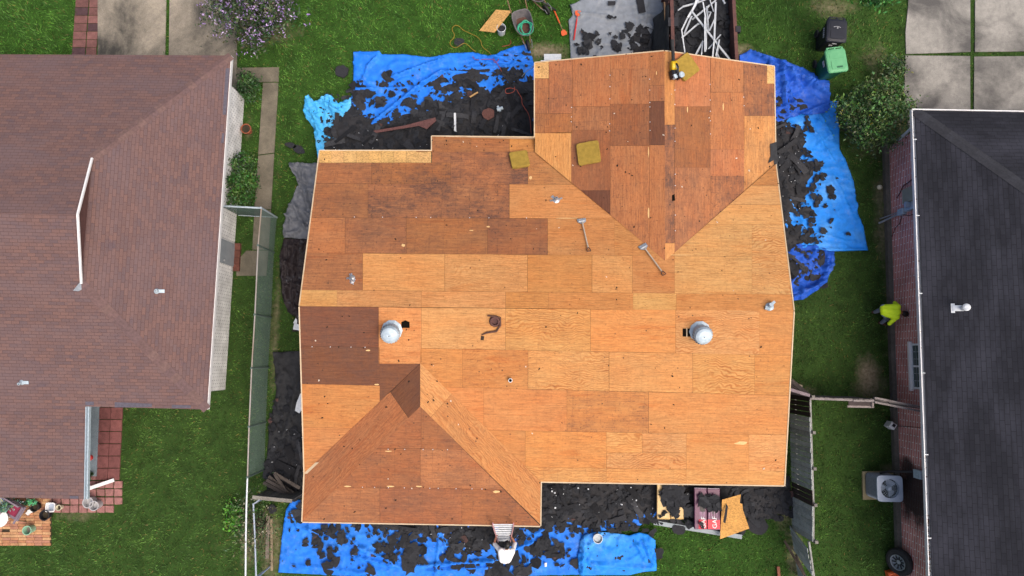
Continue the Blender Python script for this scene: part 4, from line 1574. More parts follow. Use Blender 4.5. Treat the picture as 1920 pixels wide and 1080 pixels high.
def patch(poly, step, rough_edge=0.0):
    """triangulated plan patch: returns verts (2d) and faces; the outline is resampled and may be ragged"""
    out = []
    n = len(poly)
    for k in range(n):
        a, b = poly[k], poly[(k + 1) % n]
        L = math.hypot(b[0] - a[0], b[1] - a[1])
        m = max(1, int(L / step))
        for j in range(m):
            t = j / m
            x, y = a[0] + (b[0] - a[0]) * t, a[1] + (b[1] - a[1]) * t
            if rough_edge:
                x += rough_edge * (mn.noise((x * 3.1, y * 3.1, 3.3)) + 0.7 * mn.noise((x * 9, y * 9, 1.3)))
                y += rough_edge * (mn.noise((x * 3.1, y * 3.1, 8.3)) + 0.7 * mn.noise((x * 9, y * 9, 5.3)))
            out.append((x, y))
    ar = sum(out[k - 1][0] * out[k][1] - out[k][0] * out[k - 1][1] for k in range(len(out)))
    if ar < 0:
        out = out[::-1]
    xs, ys = [p[0] for p in out], [p[1] for p in out]
    gx, gy = np.meshgrid(np.arange(min(xs), max(xs), step), np.arange(min(ys), max(ys), step))
    gx = gx + np.random.uniform(-.25, .25, gx.shape) * step
    gy = gy + np.random.uniform(-.25, .25, gy.shape) * step
    gx, gy = gx.ravel(), gy.ravel()
    k = in_poly(gx, gy, out)
    pts = [Vector(p) for p in out]
    nb = len(out)
    for x, y in zip(gx[k], gy[k]):
        if dist_edge(x, y, out) > step * 0.45:
            pts.append(Vector((x, y)))
    edges = [(i, (i + 1) % nb) for i in range(nb)]
    v, e, f, *_ = delaunay_2d_cdt(pts, edges, [list(range(nb))], 1, 1e-5)
    return v, f, out


def tarp(name, px, mat, label, z=0.05, amp=0.05, creases=(), seed=0, step=0.055, edge=0.0, group=None, fold=1.0, cat="tarp"):
    poly = [tuple(G(x, y, z)[:2]) for x, y in px]
    v, f, out = patch(poly, step, edge)
    hard_poly = [tuple(p) for p in out]
    HARD.append(hard_poly)
    cs = []
    for (x0, y0, x1, y1, a, w) in creases:
        p, q = G(x0, y0, z), G(x1, y1, z)
        cs.append((p.x, p.y, q.x, q.y, a, w))
    rs = random.Random(seed)
    xs, ys = [p[0] for p in out], [p[1] for p in out]
    for k in range(int(16 * fold)):
        x0, y0 = rs.uniform(min(xs), max(xs)), rs.uniform(min(ys), max(ys))
        an, L = rs.uniform(0, math.pi), rs.uniform(0.4, 1.6)
        cs.append((x0, y0, x0 + math.cos(an) * L, y0 + math.sin(an) * L, rs.uniform(0.025, 0.06), rs.uniform(0.025, 0.045)))
    vs = []
    for p in v:
        x, y = p.x, p.y
        h = z + amp * (0.45 * mn.noise((x * 0.6 + seed, y * 0.6, 0)) + 0.25)
        r = 1 - abs(mn.noise((x * 1.3 + 0.6 * mn.noise((x, y, 4)), y * 2.6, seed * 3.1)))
        h += amp * 0.75 * (max(0, r - 0.84) / 0.16) ** 1.5
        r2 = 1 - abs(mn.noise((x * 4.2, y * 3.1, seed * 1.7 + 5)))
        h += amp * 0.28 * (max(0, r2 - 0.80) / 0.2) ** 1.5
        for (ax, ay, bx, by, a, w) in cs:
            dx, dy = bx - ax, by - ay
            L = dx * dx + dy * dy
            t = ((x - ax) * dx + (y - ay) * dy) / L
            if -0.1 < t < 1.1:
                d = math.hypot(x - ax - t * dx + 0.06 * mn.noise((t * 4, a * 99, 0)), y - ay - t * dy)
                if d < 4 * w:
                    h += 1.9 * a * math.exp(-(d / (0.85 * w)) ** 2) * max(0.0, min(1, (0.5 - abs(t - 0.5)) * 6 + 0.6))
        vs.append((x, y, max(0.012, h)))
    mb = MB()
    mb.v = [Vector(p) for p in vs]
    for q in f:
        mb.idx(list(q))
    o = mb.build(name, mat, smooth=True)
    sm = o.modifiers.new("thickness", 'SOLIDIFY')
    sm.thickness = 0.004
    sm.offset = -1
    return tag(o, label, cat, group)


TG = "tarps spread round the house to catch the shingles"
tarp("tarp", [(663, 97), (712, 97), (716, 103), (760, 103), (806, 108), (850, 100), (886, 98), (906, 102), (921, 108), (940, 96), (962, 88), (992, 82), (996, 104), (1004, 128), (1006, 190), (1006, 275), (700, 275), (640, 262), (628, 235), (655, 200), (662, 168)],
     M['tarp_b'], "long creased blue tarp half buried in black shingles, above the roof's left part", 0.07, 0.06,
     [(735, 146, 830, 112, 0.10, 0.05), (664, 168, 760, 166, .07, .04), (700, 232, 790, 160, .12, .06), (790, 160, 830, 135, .12, .07), (830, 135, 920, 140, .07, .05), (690, 125, 708, 106, .08, .05), (676, 160, 690, 125, .05, .05), (900, 105, 1000, 125, .08, .05), (920, 108, 990, 112, .09, .05), (890, 112, 960, 128, .07, .04), (870, 130, 990, 122, .06, .05), (940, 98, 1000, 110, .06, .05)], 1, group=TG)
tarp("tarp", [(572, 186), (580, 180), (590, 192), (605, 182), (622, 180), (636, 196), (645, 190), (658, 183), (660, 200), (640, 225), (640, 262), (640, 300), (597, 300), (592, 262), (588, 240), (574, 222), (569, 205)],
     M['tarp_l'], "crumpled pale blue tarp by the grey tarp, left end of the shingle heap", 0.10, 0.09,
     [(572, 200, 600, 230, .10, .05), (600, 190, 640, 215, .10, .06), (590, 215, 600, 255, .08, .05), (620, 182, 628, 220, .09, .05)], 2, 0.05, 0.02, group=TG, fold=2)
tarp("tarp", [(543, 305), (561, 307), (598, 306), (600, 450), (533, 446), (532, 425), (540, 390), (556, 360), (563, 350), (556, 335)],
     M['tarp_g2'], "crumpled grey tarp hanging out beside the left eave of the plywood roof", 0.10, 0.10,
     [(545, 308, 566, 348, .14, .05), (566, 310, 575, 345, .12, .05), (570, 350, 590, 420, .10, .06), (550, 380, 575, 430, .09, .06), (580, 400, 592, 440, .12, .04), (533, 440, 560, 435, .08, .05)], 3, 0.05, 0.015, group=TG, fold=2)
tarp("tarp", [(533, 447), (575, 449), (590, 440), (600, 620), (548, 622), (556, 596), (540, 585), (532, 560), (526, 520), (525, 480)],
     M['tarp_d'], "bunched dark brown tarp beside the left eave, below the grey tarp", 0.12, 0.10,
     [(545, 455, 540, 560, .14, .05), (556, 452, 552, 580, .14, .05), (568, 455, 560, 590, .15, .05), (535, 460, 532, 550, .09, .05), (575, 470, 562, 600, .12, .05)], 4, 0.05, 0.01, group=TG, fold=2)
tarp("tarp", [(512, 660), (570, 659), (590, 662), (590, 890), (560, 900), (500, 870), (505, 800), (518, 740), (516, 690)],
     M['felt'], "charcoal ground cloth in the narrow side yard by the green wire fence", 0.05, 0.05, [(560, 700, 545, 790, .09, .06), (530, 670, 524, 760, .05, .06), (545, 790, 530, 820, .08, .06)], 5, 0.08, 0.03, group=TG)
tarp("tarp", [(1067, 10), (1080, 5), (1100, -6), (1240, -10), (1244, 20), (1238, 45), (1230, 65), (1240, 100), (1240, 130), (1071, 130), (1068, 70), (1066, 38), (1074, 28)],
     M['tarp_g'], "pale grey tarp scattered with shingles, left of the rusty dumpster", 0.05, 0.04, [(1068, 12, 1090, 30, .09, .05), (1090, 25, 1140, 30, .05, .05), (1215, 50, 1240, 70, .08, .03), (1200, 40, 1238, 62, .08, .03), (1205, 30, 1240, 30, .07, .05)], 6, group=TG)
tarp("tarp", [(1386, 104), (1405, 95), (1412, 94), (1440, 105), (1475, 116), (1510, 130), (1535, 145), (1555, 152), (1556, 200), (1550, 212), (1520, 216), (1500, 216), (1440, 235), (1440, 120), (1386, 118)],
     M['tarp_r'], "wrinkled royal blue tarp by the right eave, nearest the bins", 0.13, 0.07,
     [(1405, 96, 1550, 175, .14, .05), (1460, 115, 1500, 165, .10, .05), (1480, 140, 1545, 170, .10, .05), (1470, 160, 1490, 200, .10, .05), (1465, 120, 1470, 200, .12, .04), (1500, 216, 1552, 195, .10, .05), (1455, 140, 1480, 135, .08, .05), (1455, 205, 1480, 200, .08, .04)], 7, 0.06, group=TG, fold=2)
tarp("tarp", [(1440, 190), (1500, 205), (1556, 190), (1573, 190), (1567, 205), (1573, 235), (1574, 280), (1585, 300), (1600, 340), (1608, 400), (1620, 430), (1627, 470), (1560, 472), (1520, 466), (1440, 480)],
     M['tarp_c'], "smooth bright blue tarp under shingle rubble along the right eave", 0.06, 0.05,
     [(1510, 220, 1560, 300, .06, .05), (1535, 215, 1560, 260, .07, .05), (1560, 330, 1600, 410, .04, .05), (1530, 225, 1545, 240, .08, .04), (1520, 470, 1620, 468, .06, .05), (1540, 440, 1580, 450, .05, .04)], 8, group=TG)
tarp("tarp", [(1440, 455), (1530, 460), (1563, 472), (1563, 490), (1557, 510), (1548, 530), (1530, 545), (1505, 562), (1484, 564), (1440, 560)],
     M['tarp_r'], "bunched royal blue tarp corner, last blue piece down the right eave", 0.08, 0.10,
     [(1480, 562, 1545, 525, .12, .05), (1485, 550, 1535, 535, .09, .04), (1550, 475, 1545, 520, .10, .05), (1558, 475, 1555, 510, .08, .04), (1500, 540, 1500, 562, .06, .04)], 9, 0.05, 0.01, group=TG, fold=2)
tarp("tarp", [(548, 938), (600, 935), (700, 960), (1240, 900), (1235, 960), (1200, 985), (1150, 990), (1092, 1005), (1084, 1050), (1086, 1077), (800, 1082), (700, 1080), (640, 1079), (522, 1073), (526, 1040), (532, 985), (537, 955)],
     M['tarp_b'], "wide blue tarp under shingle scraps along the lower edge of the house", 0.06, 0.06,
     [(560, 985, 600, 1000, .06, .05), (650, 1000, 690, 1040, .08, .05), (660, 1040, 760, 1065, .08, .05), (680, 1025, 740, 1055, .09, .05), (780, 1060, 930, 1050, .09, .05), (800, 1070, 925, 1062, .07, .04), (960, 1030, 1000, 1015, .09, .05), (1000, 1000, 1025, 990, .08, .05), (565, 1060, 700, 1075, .05, .05), (545, 955, 560, 990, .07, .04)], 10, group=TG)
tarp("tarp", [(1092, 1003), (1120, 996), (1160, 1000), (1180, 1004), (1198, 998), (1215, 1002), (1228, 1012), (1230, 1050), (1231, 1070), (1205, 1072), (1180, 1078), (1086, 1078), (1083, 1045), (1088, 1015)],
     M['tarp_c'], "dusty blue tarp square overlapping the wide tarp, its corner on the lawn", 0.15, 0.05,
     [(1095, 1005, 1092, 1075, .09, .04), (1205, 1010, 1225, 1060, .08, .05), (1190, 1015, 1210, 1050, .07, .04), (1120, 1060, 1220, 1065, .05, .05)], 11, 0.06, group=TG, fold=1.5)


# ================================================================== shingle rubble
def mound_h(x, y, poly, hmax, seed):
    d = dist_edge(x, y, poly)
    s = min(1.0, d / 0.8)
    return 0.10 + s * hmax * (0.45 + 0.55 * (mn.noise((x * 1.1, y * 1.1, seed)) * 0.6 + 0.5)) + 0.05 * mn.noise((x * 4, y * 4, seed + 2)) * s


def scrap(mb, x, y, z, r, rs, tone=None):
    k = rs.randint(8, 15)
    a0 = rs.uniform(0, 6.28)
    el = rs.uniform(0.45, 1.0)
    tx, ty = rs.gauss(0, 0.16), rs.gauss(0, 0.16)
    ring = []
    for q in range(k):
        a = 2 * math.pi * q / k
        rr = r * rs.uniform(0.5, 1.2)
        ux, uy = math.cos(a) * rr, math.sin(a) * rr * el
        X, Y = ux * math.cos(a0) - uy * math.sin(a0), ux * math.sin(a0) + uy * math.cos(a0)
        ring.append(Vector((x + X, y + Y, max(0.02, z + X * tx + Y * ty + rs.uniform(-.004, .012)))))
    g = rs.uniform(36, 58)
    mb.t = tone or (S(g, g + 2, g + 7) if rs.random() > 0.012 else S(86, 66, 64))
    c = Vector((x, y, z + rs.uniform(0.0, 0.02)))
    i = len(mb.v)
    mb.v.append(c)
    mb.v.extend(ring)
    for q in range(k):
        mb.idx([i, i + 1 + q, i + 1 + (q + 1) % k])


def rubble(name, label, cores, fringes, seed, hmax=0.22, islands=()):
    """cores: outlines of solid rubble; fringes: (outline, count, rmin, rmax) of scattered torn scraps"""
    rs = random.Random(seed)
    mb = MB()
    for px in cores:
        poly = [tuple(G(x, y, 0.1)[:2]) for x, y in px]
        v, f, out = patch(poly, 0.11, 0.11)
        hs = [mound_h(p.x, p.y, out, hmax, seed) for p in v]
        i = len(mb.v)
        mb.m = 1
        mb.v.extend(Vector((p.x, p.y, h)) for p, h in zip(v, hs))
        for q in f:
            mb.idx([i + a for a in q])
        # skirt to the ground so that the heap is closed
        mb.m = 0
        xs, ys = [p[0] for p in out], [p[1] for p in out]
        area = (max(xs) - min(xs)) * (max(ys) - min(ys))
        n = int(area * 46)
        for k in range(n):
            x, y = rs.uniform(min(xs) - .1, max(xs) + .1), rs.uniform(min(ys) - .1, max(ys) + .1)
            inside = bool(in_poly(np.array([x]), np.array([y]), out)[0])
            if not inside and dist_edge(x, y, out) > 0.16:
                continue
            scrap(mb, x, y, (mound_h(x, y, out, hmax, seed) if inside else 0.10) + rs.uniform(0.01, 0.05), 0.04 + 0.17 * rs.random() ** 2, rs)
        # longer bent strips torn off in one piece
        for k in range(int(area * 3.2)):
            x, y = rs.uniform(min(xs), max(xs)), rs.uniform(min(ys), max(ys))
            if not in_poly(np.array([x]), np.array([y]), out)[0] or dist_edge(x, y, out) < 0.15:
                continue
            an, L, W = rs.uniform(0, 6.28), rs.uniform(.3, .95), rs.uniform(.08, .24)
            g = rs.uniform(30, 74)
            mb.t = S(g, g + 1, g + 5)
            z = mound_h(x, y, out, hmax, seed) + .05
            arc, tw, tilt = rs.uniform(.0, .09), rs.uniform(-.12, .12), rs.gauss(0, .12)
            ca, sa = math.cos(an), math.sin(an)
            i0 = len(mb.v)
            for q in range(6):
                f = q / 5 - .5
                for s in (-.5, .5):
                    ww = W * (1 + rs.uniform(-.25, .12))
                    lx, ly = f * L, s * ww + tw * f * f * L
                    mb.v.append(Vector((x + lx * ca - ly * sa, y + lx * sa + ly * ca, z + arc * (1 - 4 * f * f) + ly * tilt * 2 + f * tilt * .5)))
            for q in range(5):
                mb.idx([i0 + 2 * q, i0 + 2 * q + 2, i0 + 2 * q + 3, i0 + 2 * q + 1])
    mb.m = 0
    for px, n, r0, r1 in fringes:
        poly = [tuple(G(x, y, 0.1)[:2]) for x, y in px]
        xs, ys = [p[0] for p in poly], [p[1] for p in poly]
        k = 0
        while k < n:
            x, y = rs.uniform(min(xs), max(xs)), rs.uniform(min(ys), max(ys))
            if not in_poly(np.array([x]), np.array([y]), poly)[0]:
                continue
            k += 1
            r = r0 + (r1 - r0) * rs.random() ** 2
            scrap(mb, x, y, 0.15 + rs.uniform(0, 0.02), r, rs)
            if rs.random() < 0.5:
                scrap(mb, x + rs.gauss(0, r * .7), y + rs.gauss(0, r * .7), 0.15 + rs.uniform(0, 0.03), r * rs.uniform(.5, .9), rs)
    for x, y, r in islands:
        p = G(x, y, 0.14)
        for q in range(3):
            scrap(mb, p.x + rs.gauss(0, r * 0.35), p.y + rs.gauss(0, r * 0.3), 0.15 + 0.008 * q, r * rs.uniform(.7, 1.0), rs)
    o = mb.build(name, [M['scrap'], M['mound']])
    return tag(o, label, "rubble", kind="stuff")


rubble("shingle_rubble", "heap of torn black shingles on the blue tarps above the roof's left part",
       [[(600, 300), (595, 262), (602, 225), (634, 218), (655, 205), (662, 188), (658, 170), (678, 168), (684, 184), (693, 193), (665, 206), (680, 217), (705, 226), (728, 226), (748, 220), (762, 212), (778, 206), (795, 205), (806, 208), (818, 198), (836, 190),
         (856, 184), (874, 178), (895, 172), (925, 168), (935, 160), (958, 156), (982, 153), (1006, 148), (1006, 290), (812, 275), (808, 300)],
        [(800, 160), (824, 142), (842, 150), (832, 158), (850, 152), (846, 138), (864, 126), (884, 124), (898, 128), (920, 126), (926, 142), (902, 150), (896, 168), (866, 172), (850, 175), (816, 178), (810, 166)],
        [(600, 190), (608, 182), (630, 186), (640, 183), (630, 193), (612, 196)], [(601, 200), (610, 196), (612, 212), (606, 216)]],
       [([(665, 165), (800, 150), (850, 170), (860, 190), (760, 215), (690, 225), (640, 262), (600, 262)], 60, .04, .16),
        ([(890, 110), (1000, 100), (1004, 170), (940, 165)], 22, .05, .2), ([(575, 190), (640, 190), (640, 240), (600, 280), (590, 262)], 12, .04, .14), ([(680, 130), (790, 120), (790, 150), (690, 160)], 5, .03, .08)],
       21, 0.30, [(725, 145, .26), (718, 161, .14), (676, 153, .1), (768, 153, .1), (732, 173, .12), (759, 170, .13), (690, 176, .2), (710, 196, .26), (757, 188, .16), (770, 194, .22), (792, 198, .25), (935, 136, .22), (948, 138, .2), (986, 107, .2), (972, 136, .2), (955, 132, .16), (812, 200, .25), (824, 195, .2), (846, 196, .14), (960, 150, .2)])
rubble("shingle_rubble", "heap of torn black shingles along the right eave on blue tarps",
       [[(1440, 215), (1460, 222), (1474, 226), (1492, 240), (1510, 252), (1512, 268), (1500, 285), (1504, 300), (1522, 312), (1524, 326), (1512, 345), (1516, 362), (1500, 384), (1488, 398), (1474, 404), (1476, 420), (1500, 428), (1508, 442), (1502, 455), (1480, 470), (1440, 480)],
        [(1440, 470), (1490, 470), (1502, 484), (1520, 480), (1530, 492), (1534, 508), (1548, 518), (1544, 526), (1520, 524), (1490, 530), (1440, 520)]],
       [([(1455, 185), (1510, 185), (1512, 210), (1460, 210)], 9, .08, .22), ([(1490, 240), (1530, 300), (1540, 350), (1540, 460), (1500, 470), (1490, 420), (1520, 350)], 55, .04, .18), ([(1530, 280), (1590, 330), (1590, 440), (1540, 460)], 10, .03, .1), ([(1490, 470), (1550, 476), (1550, 510), (1500, 500)], 10, .06, .22)],
       22, 0.22, [(1488, 190, .28), (1500, 198, .16), (1468, 200, .26), (1516, 232, .12), (1520, 244, .14), (1558, 358, .18), (1562, 368, .12), (1544, 332, .14), (1535, 310, .12), (1508, 398, .28), (1520, 400, .2), (1541, 433, .18), (1519, 449, .2), (1588, 439, .1), (1520, 434, .12), (1530, 383, .14), (1546, 386, .1), (1540, 478, .2)])
rubble("shingle_rubble", "heap of torn black shingles at the lower edge of the house",
       [[(690, 975), (1010, 980), (1012, 890), (1480, 895), (1480, 960), (1440, 972), (1405, 970), (1360, 975), (1300, 975), (1235, 975), (1220, 972), (1205, 962), (1190, 968), (1170, 985), (1140, 978), (1120, 988), (1085, 985), (1060, 978), (1045, 985), (1020, 990), (1010, 998), (975, 994),
         (962, 1018), (945, 1034), (925, 1030), (905, 1034), (880, 1036), (864, 1026), (868, 1014), (840, 1012), (820, 1004), (800, 1008), (780, 998), (760, 1000), (740, 994), (704, 992)]],
       [([(590, 985), (700, 985), (720, 1010), (800, 1030), (800, 1060), (700, 1050), (600, 1040)], 46, .06, .22), ([(700, 1000), (900, 1020), (900, 1060), (760, 1070), (700, 1040)], 45, .08, .28), ([(900, 1050), (1000, 1050), (1000, 1078), (900, 1078)], 16, .1, .3),
        ([(970, 990), (1080, 985), (1080, 1060), (970, 1060)], 26, .06, .25), ([(1090, 1000), (1220, 1005), (1225, 1070), (1090, 1070)], 30, .03, .13), ([(530, 960), (1080, 1000), (1080, 1078), (530, 1070)], 90, .02, .08), ([(1080, 975), (1230, 965), (1230, 1000), (1080, 1000)], 26, .08, .22)],
       23, 0.20, [(560, 964, .3), (565, 955, .2), (592, 1000, .18), (573, 1014, .14), (590, 1020, .12), (593, 1014, .16), (622, 1050, .3), (578, 1057, .12), (664, 1036, .16), (690, 1069, .2), (599, 1027, .2), (640, 1008, .28), (1025, 1028, .26), (1040, 1042, .24), (1020, 1018, .25), (1192, 1017, .12), (1164, 1043, .12), (1140, 1062, .13), (1105, 1022, .16), (970, 1048, .3), (1225, 1042, .22), (930, 1068, .35), (985, 1068, .28), (1055, 1032, .2), (765, 1040, .4), (768, 1062, .34), (860, 1055, .2)])
rubble("shingle_rubble", "loose black shingle rubble in the narrow yard left of the house",
       [[(510, 850), (575, 800), (590, 810), (590, 930), (545, 936), (505, 905), (498, 880)]],
       [([(505, 760), (570, 700), (580, 840), (510, 860)], 40, .06, .2), ([(500, 800), (520, 680), (530, 700), (510, 820)], 10, .05, .14)], 24, 0.20)
rubble("shingle_rubble", "black shingle scraps strewn over the pale grey tarp by the dumpster",
       [[(1180, 72), (1192, 55), (1200, 62), (1212, 48), (1218, 60), (1242, 62), (1256, 130), (1175, 130), (1186, 95), (1178, 84)]],
       [([(1140, 60), (1180, 60), (1180, 110), (1080, 110), (1085, 85)], 10, .05, .16)], 25, 0.20, [(1100, 70, .24), (1102, 82, .2), (1095, 62, .12), (1120, 64, .1), (1090, 97, .16), (1097, 100, .1), (1163, 88, .22), (1172, 72, .2), (1145, 31, .12), (1178, 47, .2), (1082, 82, .1), (1088, 92, .12)])

# loose single pieces that lie apart
SG = "loose shingle pieces lying apart"


def piece(px, label, z=0.09, name="shingle_scrap", mat=None, th=0.012, cat="shingle", group=None, tone=None):
    mb = MB()
    mb.t = tone or S(50, 51, 56)
    mb.prism([tuple(G(x, y, z)[:2]) for x, y in px], z - th, z)
    return solo(mb, name, mat or M['scrap'], label, cat, group)


def rag(cx, cy, r, n=11, el=1.0, rot=0.0, seed=1):
    rs = random.Random(seed)
    o = []
    for k in range(n):
        a = 2 * math.pi * k / n
        x, y = math.cos(a) * r * rs.uniform(.8, 1.1), math.sin(a) * r * el * rs.uniform(.8, 1.1)
        o.append((cx + x * math.cos(rot) - y * math.sin(rot), cy + x * math.sin(rot) + y * math.cos(rot)))
    return o


piece(rag(641, 133, 13, 14, 0.95, 0, 3), "round black shingle stack lying alone on the lawn left of the blue tarp", 0.10, th=0.08)
piece(rag(861, 79, 11, 12, 0.8, 0, 4), "black shingle piece on the lawn between the plywood board and wheelbarrow", 0.06)
piece(rag(545, 272, 11, 9, 0.5, 0.2, 5), "flat dark shingle scrap on the lawn above the grey side tarp", 0.07)
piece(rag(560, 280, 13, 9, 0.6, 0.5, 6), "dark shingle scrap on the lawn touching the pale blue tarp's tip", 0.07)
piece(rag(1272, 993, 15, 9, 0.7, 0.3, 7), "torn black shingle lying across the thin grey metal strip", 0.14)
piece(rag(1420, 985, 24, 12, 0.8, 0.6, 8), "large torn felt sheet on the grass right of the leaning board", 0.08, th=0.02)
piece(rag(1390, 998, 12, 9, 0.6, 2.2, 9), "small felt scrap on the grass under the board's lower corner", 0.06)
piece([(1192, -6), (1206, -6), (1211, 22), (1198, 25)], "straight strip of new black shingles at the top of the grey tarp", 0.14, th=0.02)
piece([(1140, 2), (1154, 2), (1155, 9), (1140, 10)], "small rectangular shingle lying on the grey tarp's top edge", 0.12)
piece([(1509, 217), (1516, 216), (1526, 248), (1520, 249)], "long narrow felt strip lying across the bright blue tarp", 0.16)
piece(rag(510, 955, 9, 10, 1.0, 0, 12), "small dark felt wad on the ground by the left boards", 0.12, th=0.06)
# other wreckage in the heaps
mb = MB()
mb.bar(G(853, 212, 0.45), G(853.5, 246, 0.40), 0.07, 0.05)
solo(mb, "metal_strip", M['whitem'], "short white metal strip standing out of the black heap, upper left", "metal strip")
mb = MB()
mb.bar(G(1020, 108, 0.16), G(1052, 108, 0.16), 0.22, 0.10)
mb.bar(G(1014, 116, 0.2), G(1040, 117, 0.2), 0.10, 0.06)
solo(mb, "gutter_piece", M['whitem'], "short white gutter pieces on bare ground at the roof's upper left peak", "gutter")
mb = MB()
mb.t = S(112, 78, 76)
for q in ([(700, 245), (760, 235), (816, 220), (818, 226), (800, 242), (785, 236), (705, 249)],):
    mb.prism([tuple(G(x, y, .42)[:2]) for x, y in q], 0.39, 0.42)
solo(mb, "roofing_felt", M['scrap'], "long reddish strip of roofing felt lying on the black heap", "roofing felt")
mb = MB()
mb.t = S(110, 76, 70)
mb.prism([tuple(G(x, y, .45)[:2]) for x, y in rag(916, 213, 13, 12, 0.9, 0, 31)], 0.40, 0.45)
solo(mb, "roofing_felt", M['scrap'], "small reddish brown felt bundle on the black heap near the roof notch", "roofing felt")
mb = MB()
mb.tube([G(932, 206, .5), G(943, 202, .52)], 0.06, 10)
mb.tube([G(933, 199, .5), G(938, 209, .5)], 0.04, 8)
solo(mb, "pipe_fitting", M['galv'], "short grey metal pipe elbow lying on the black shingle heap", "pipe fitting")
mb = MB()
mb.bar(G(881, 182, .40), G(896, 173, .42), 0.05, 0.03)
solo(mb, "wood_stick", noisy("pale_stick", S(200, 165, 110), S(180, 140, 90), 9, .8), "short pale wood stick on the black heap's upper edge", "wood stick")
mb = MB()
for px, py in ((1250, 943), (1289, 927), (1193, 938), (1040, 924), (1035, 921), (1166, 946), (1183, 914), (1084, 915), (1103, 917), (1041, 952)):
    p = G(px, py, 0.42)
    mb.sphere((p.x, p.y, p.z), rnd(0.018, 0.036), 7, 5, (1, 1, .6))
for k in range(70):
    q = random.choice([(1020, 905, 1230, 970), (600, 230, 1000, 280), (800, 985, 940, 1040), (1460, 240, 1500, 420), (505, 800, 570, 900)])
    p = G(rnd(q[0], q[2]), rnd(q[1], q[3]), 0.40)
    a = rnd(0, 6.28)
    L, w = rnd(.01, .05), rnd(.006, .014)
    d = Vector((math.cos(a), math.sin(a), rnd(-.2, .2)))
    mb.bar(p, p + d * L, w, 0.01)
tag(mb.build("paper_scraps", M['whitem']), "tiny white paper and metal bits sprinkled over the black rubble", "litter", kind="stuff")
mb = MB()
mb.bar(G(553, 607, .15), G(559, 596, .2), .12, .05)
mb.bar(G(551, 612, .18), G(566, 615, .2), .20, .06)
solo(mb, "cloth_scrap", M['whitem'], "pale cloth scraps at the lower end of the brown tarp", "cloth")
mb = MB()
mb.prism([tuple(G(x, y, .3)[:2]) for x, y in ((563, 738), (570, 736), (572, 760), (561, 775), (553, 770), (556, 755))], .28, .30)
solo(mb, "flashing_piece", M['whitem'], "pale curved metal piece on the charcoal cloth by the left eave", "metal piece")


# ================================================================== fences
FH = 1.5


def wire_panel(mb, a, b, z0, z1, sp=0.072, r=0.0038):
    a, b = Vector((a[0], a[1], 0)), Vector((b[0], b[1], 0))
    d = (b - a)
    L = d.length
    d.normalize()
    H = z1 - z0
    nrm = Vector((-d.y, d.x, 0))
    s = -H
    while s < L:
        for sg in (0, 1):
            # a straight wire climbing 45 degrees, cut to the panel
            s0, s1 = max(s, 0.0), min(s + H, L)
            if s1 - s0 > 0.02:
                h0, h1 = s0 - s, s1 - s
                p, q = (a + d * s0, a + d * s1)
                za, zb = (z0 + h0, z0 + h1) if sg == 0 else (z1 - h0, z1 - h1)
                P, Q = Vector((p.x, p.y, za)), Vector((q.x, q.y, zb))
                o = nrm * (0.003 if sg else -0.003)
                w = (Q - P).normalized().cross(nrm) * r
                n2 = nrm * r
                i = len(mb.v)
                mb.v.extend([P + o + w - n2 * .6, P + o - w - n2 * .6, P + o + n2, Q + o + w - n2 * .6, Q + o - w - n2 * .6, Q + o + n2])
                mb.idx([i, i + 1, i + 4, i + 3])
                mb.idx([i + 1, i + 2, i + 5, i + 4])
                mb.idx([i + 2, i, i + 3, i + 5])
        s += sp


tops = [(490, 390), (484, 460), (478, 590), (472, 690), (467, 800), (464, 895)]
tp = [G(x, y, FH) for x, y in tops]
gate_w = G(414, 386, FH)
gate_w.x = xw + 0.05
t = thing("chain_link_fence", "tall green wire mesh fence with metal posts between left house and plywood house", "fence", (tp[2].x, tp[2].y, 0))
mb = MB()
for a, b in zip(tp[:-1], tp[1:]):
    wire_panel(mb, a, b, 0.04, FH)
wire_panel(mb, gate_w, tp[0], 0.04, FH)
mb.build("mesh", M['wire'], t)
mb = MB()
mb.tube(tp, 0.024, 8)
mb.build("top_rail", noisy("aged_rail", S(150, 134, 118), S(176, 176, 176), 0.6, 0.5, 0.2), t)
mb = MB()
mb.tube([gate_w, tp[0]], 0.03, 8)
mb.build("top_rail", M['galv'], t)
mb = MB()
mb.tube([Vector((p.x, p.y, 0.05)) for p in (gate_w, tp[0])], 0.02, 8)
mb.build("bottom_rail", M['galv'], t)
for p in tp:
    mb = MB()
    mb.tube([(p.x, p.y, -0.05), (p.x, p.y, FH + 0.02)], 0.03, 8)
    mb.lathe([(0.036, 0), (0.036, 0.03), (0.012, 0.05)], 8, (p.x, p.y, FH + 0.02))
    mb.build("post", M['wire'] if p is not tp[0] else M['galv'], t)
# lower yard: bare pipe rails overgrown by the shrub
t = thing("pipe_fence", "bare white pipe fence rail overgrown by the flowering shrub, lower left", "fence", G(464, 1000, 0))
mb = MB()
mb.tube([tp[-1], G(462, 950, FH), G(461, 1010, FH), G(460, 1120, FH)], 0.026, 8)
mb.build("top_rail", M['whitem'], t)
for px, py in ((460, 1100),):
    p = G(px, py, FH)
    mb = MB()
    mb.tube([(p.x, p.y, -0.05), (p.x, p.y, FH + 0.02)], 0.028, 8)
    mb.build("post", M['whitem'], t)
t = thing("pipe_fence", "slim pale pipe fence just left of the two long boards, below the wood fence", "fence", G(490, 1000, 0))
mb = MB()
mb.tube([G(475, 945, 1.3), G(478, 1010, 1.3), G(481, 1110, 1.3)], 0.026, 8)
mb.build("top_rail", M['acgrey'], t)
mb = MB()
p = G(475, 945, 1.3)
mb.tube([p, G(488, 936, 1.2)], 0.02, 8)
mb.build("brace", M['acgrey'], t)
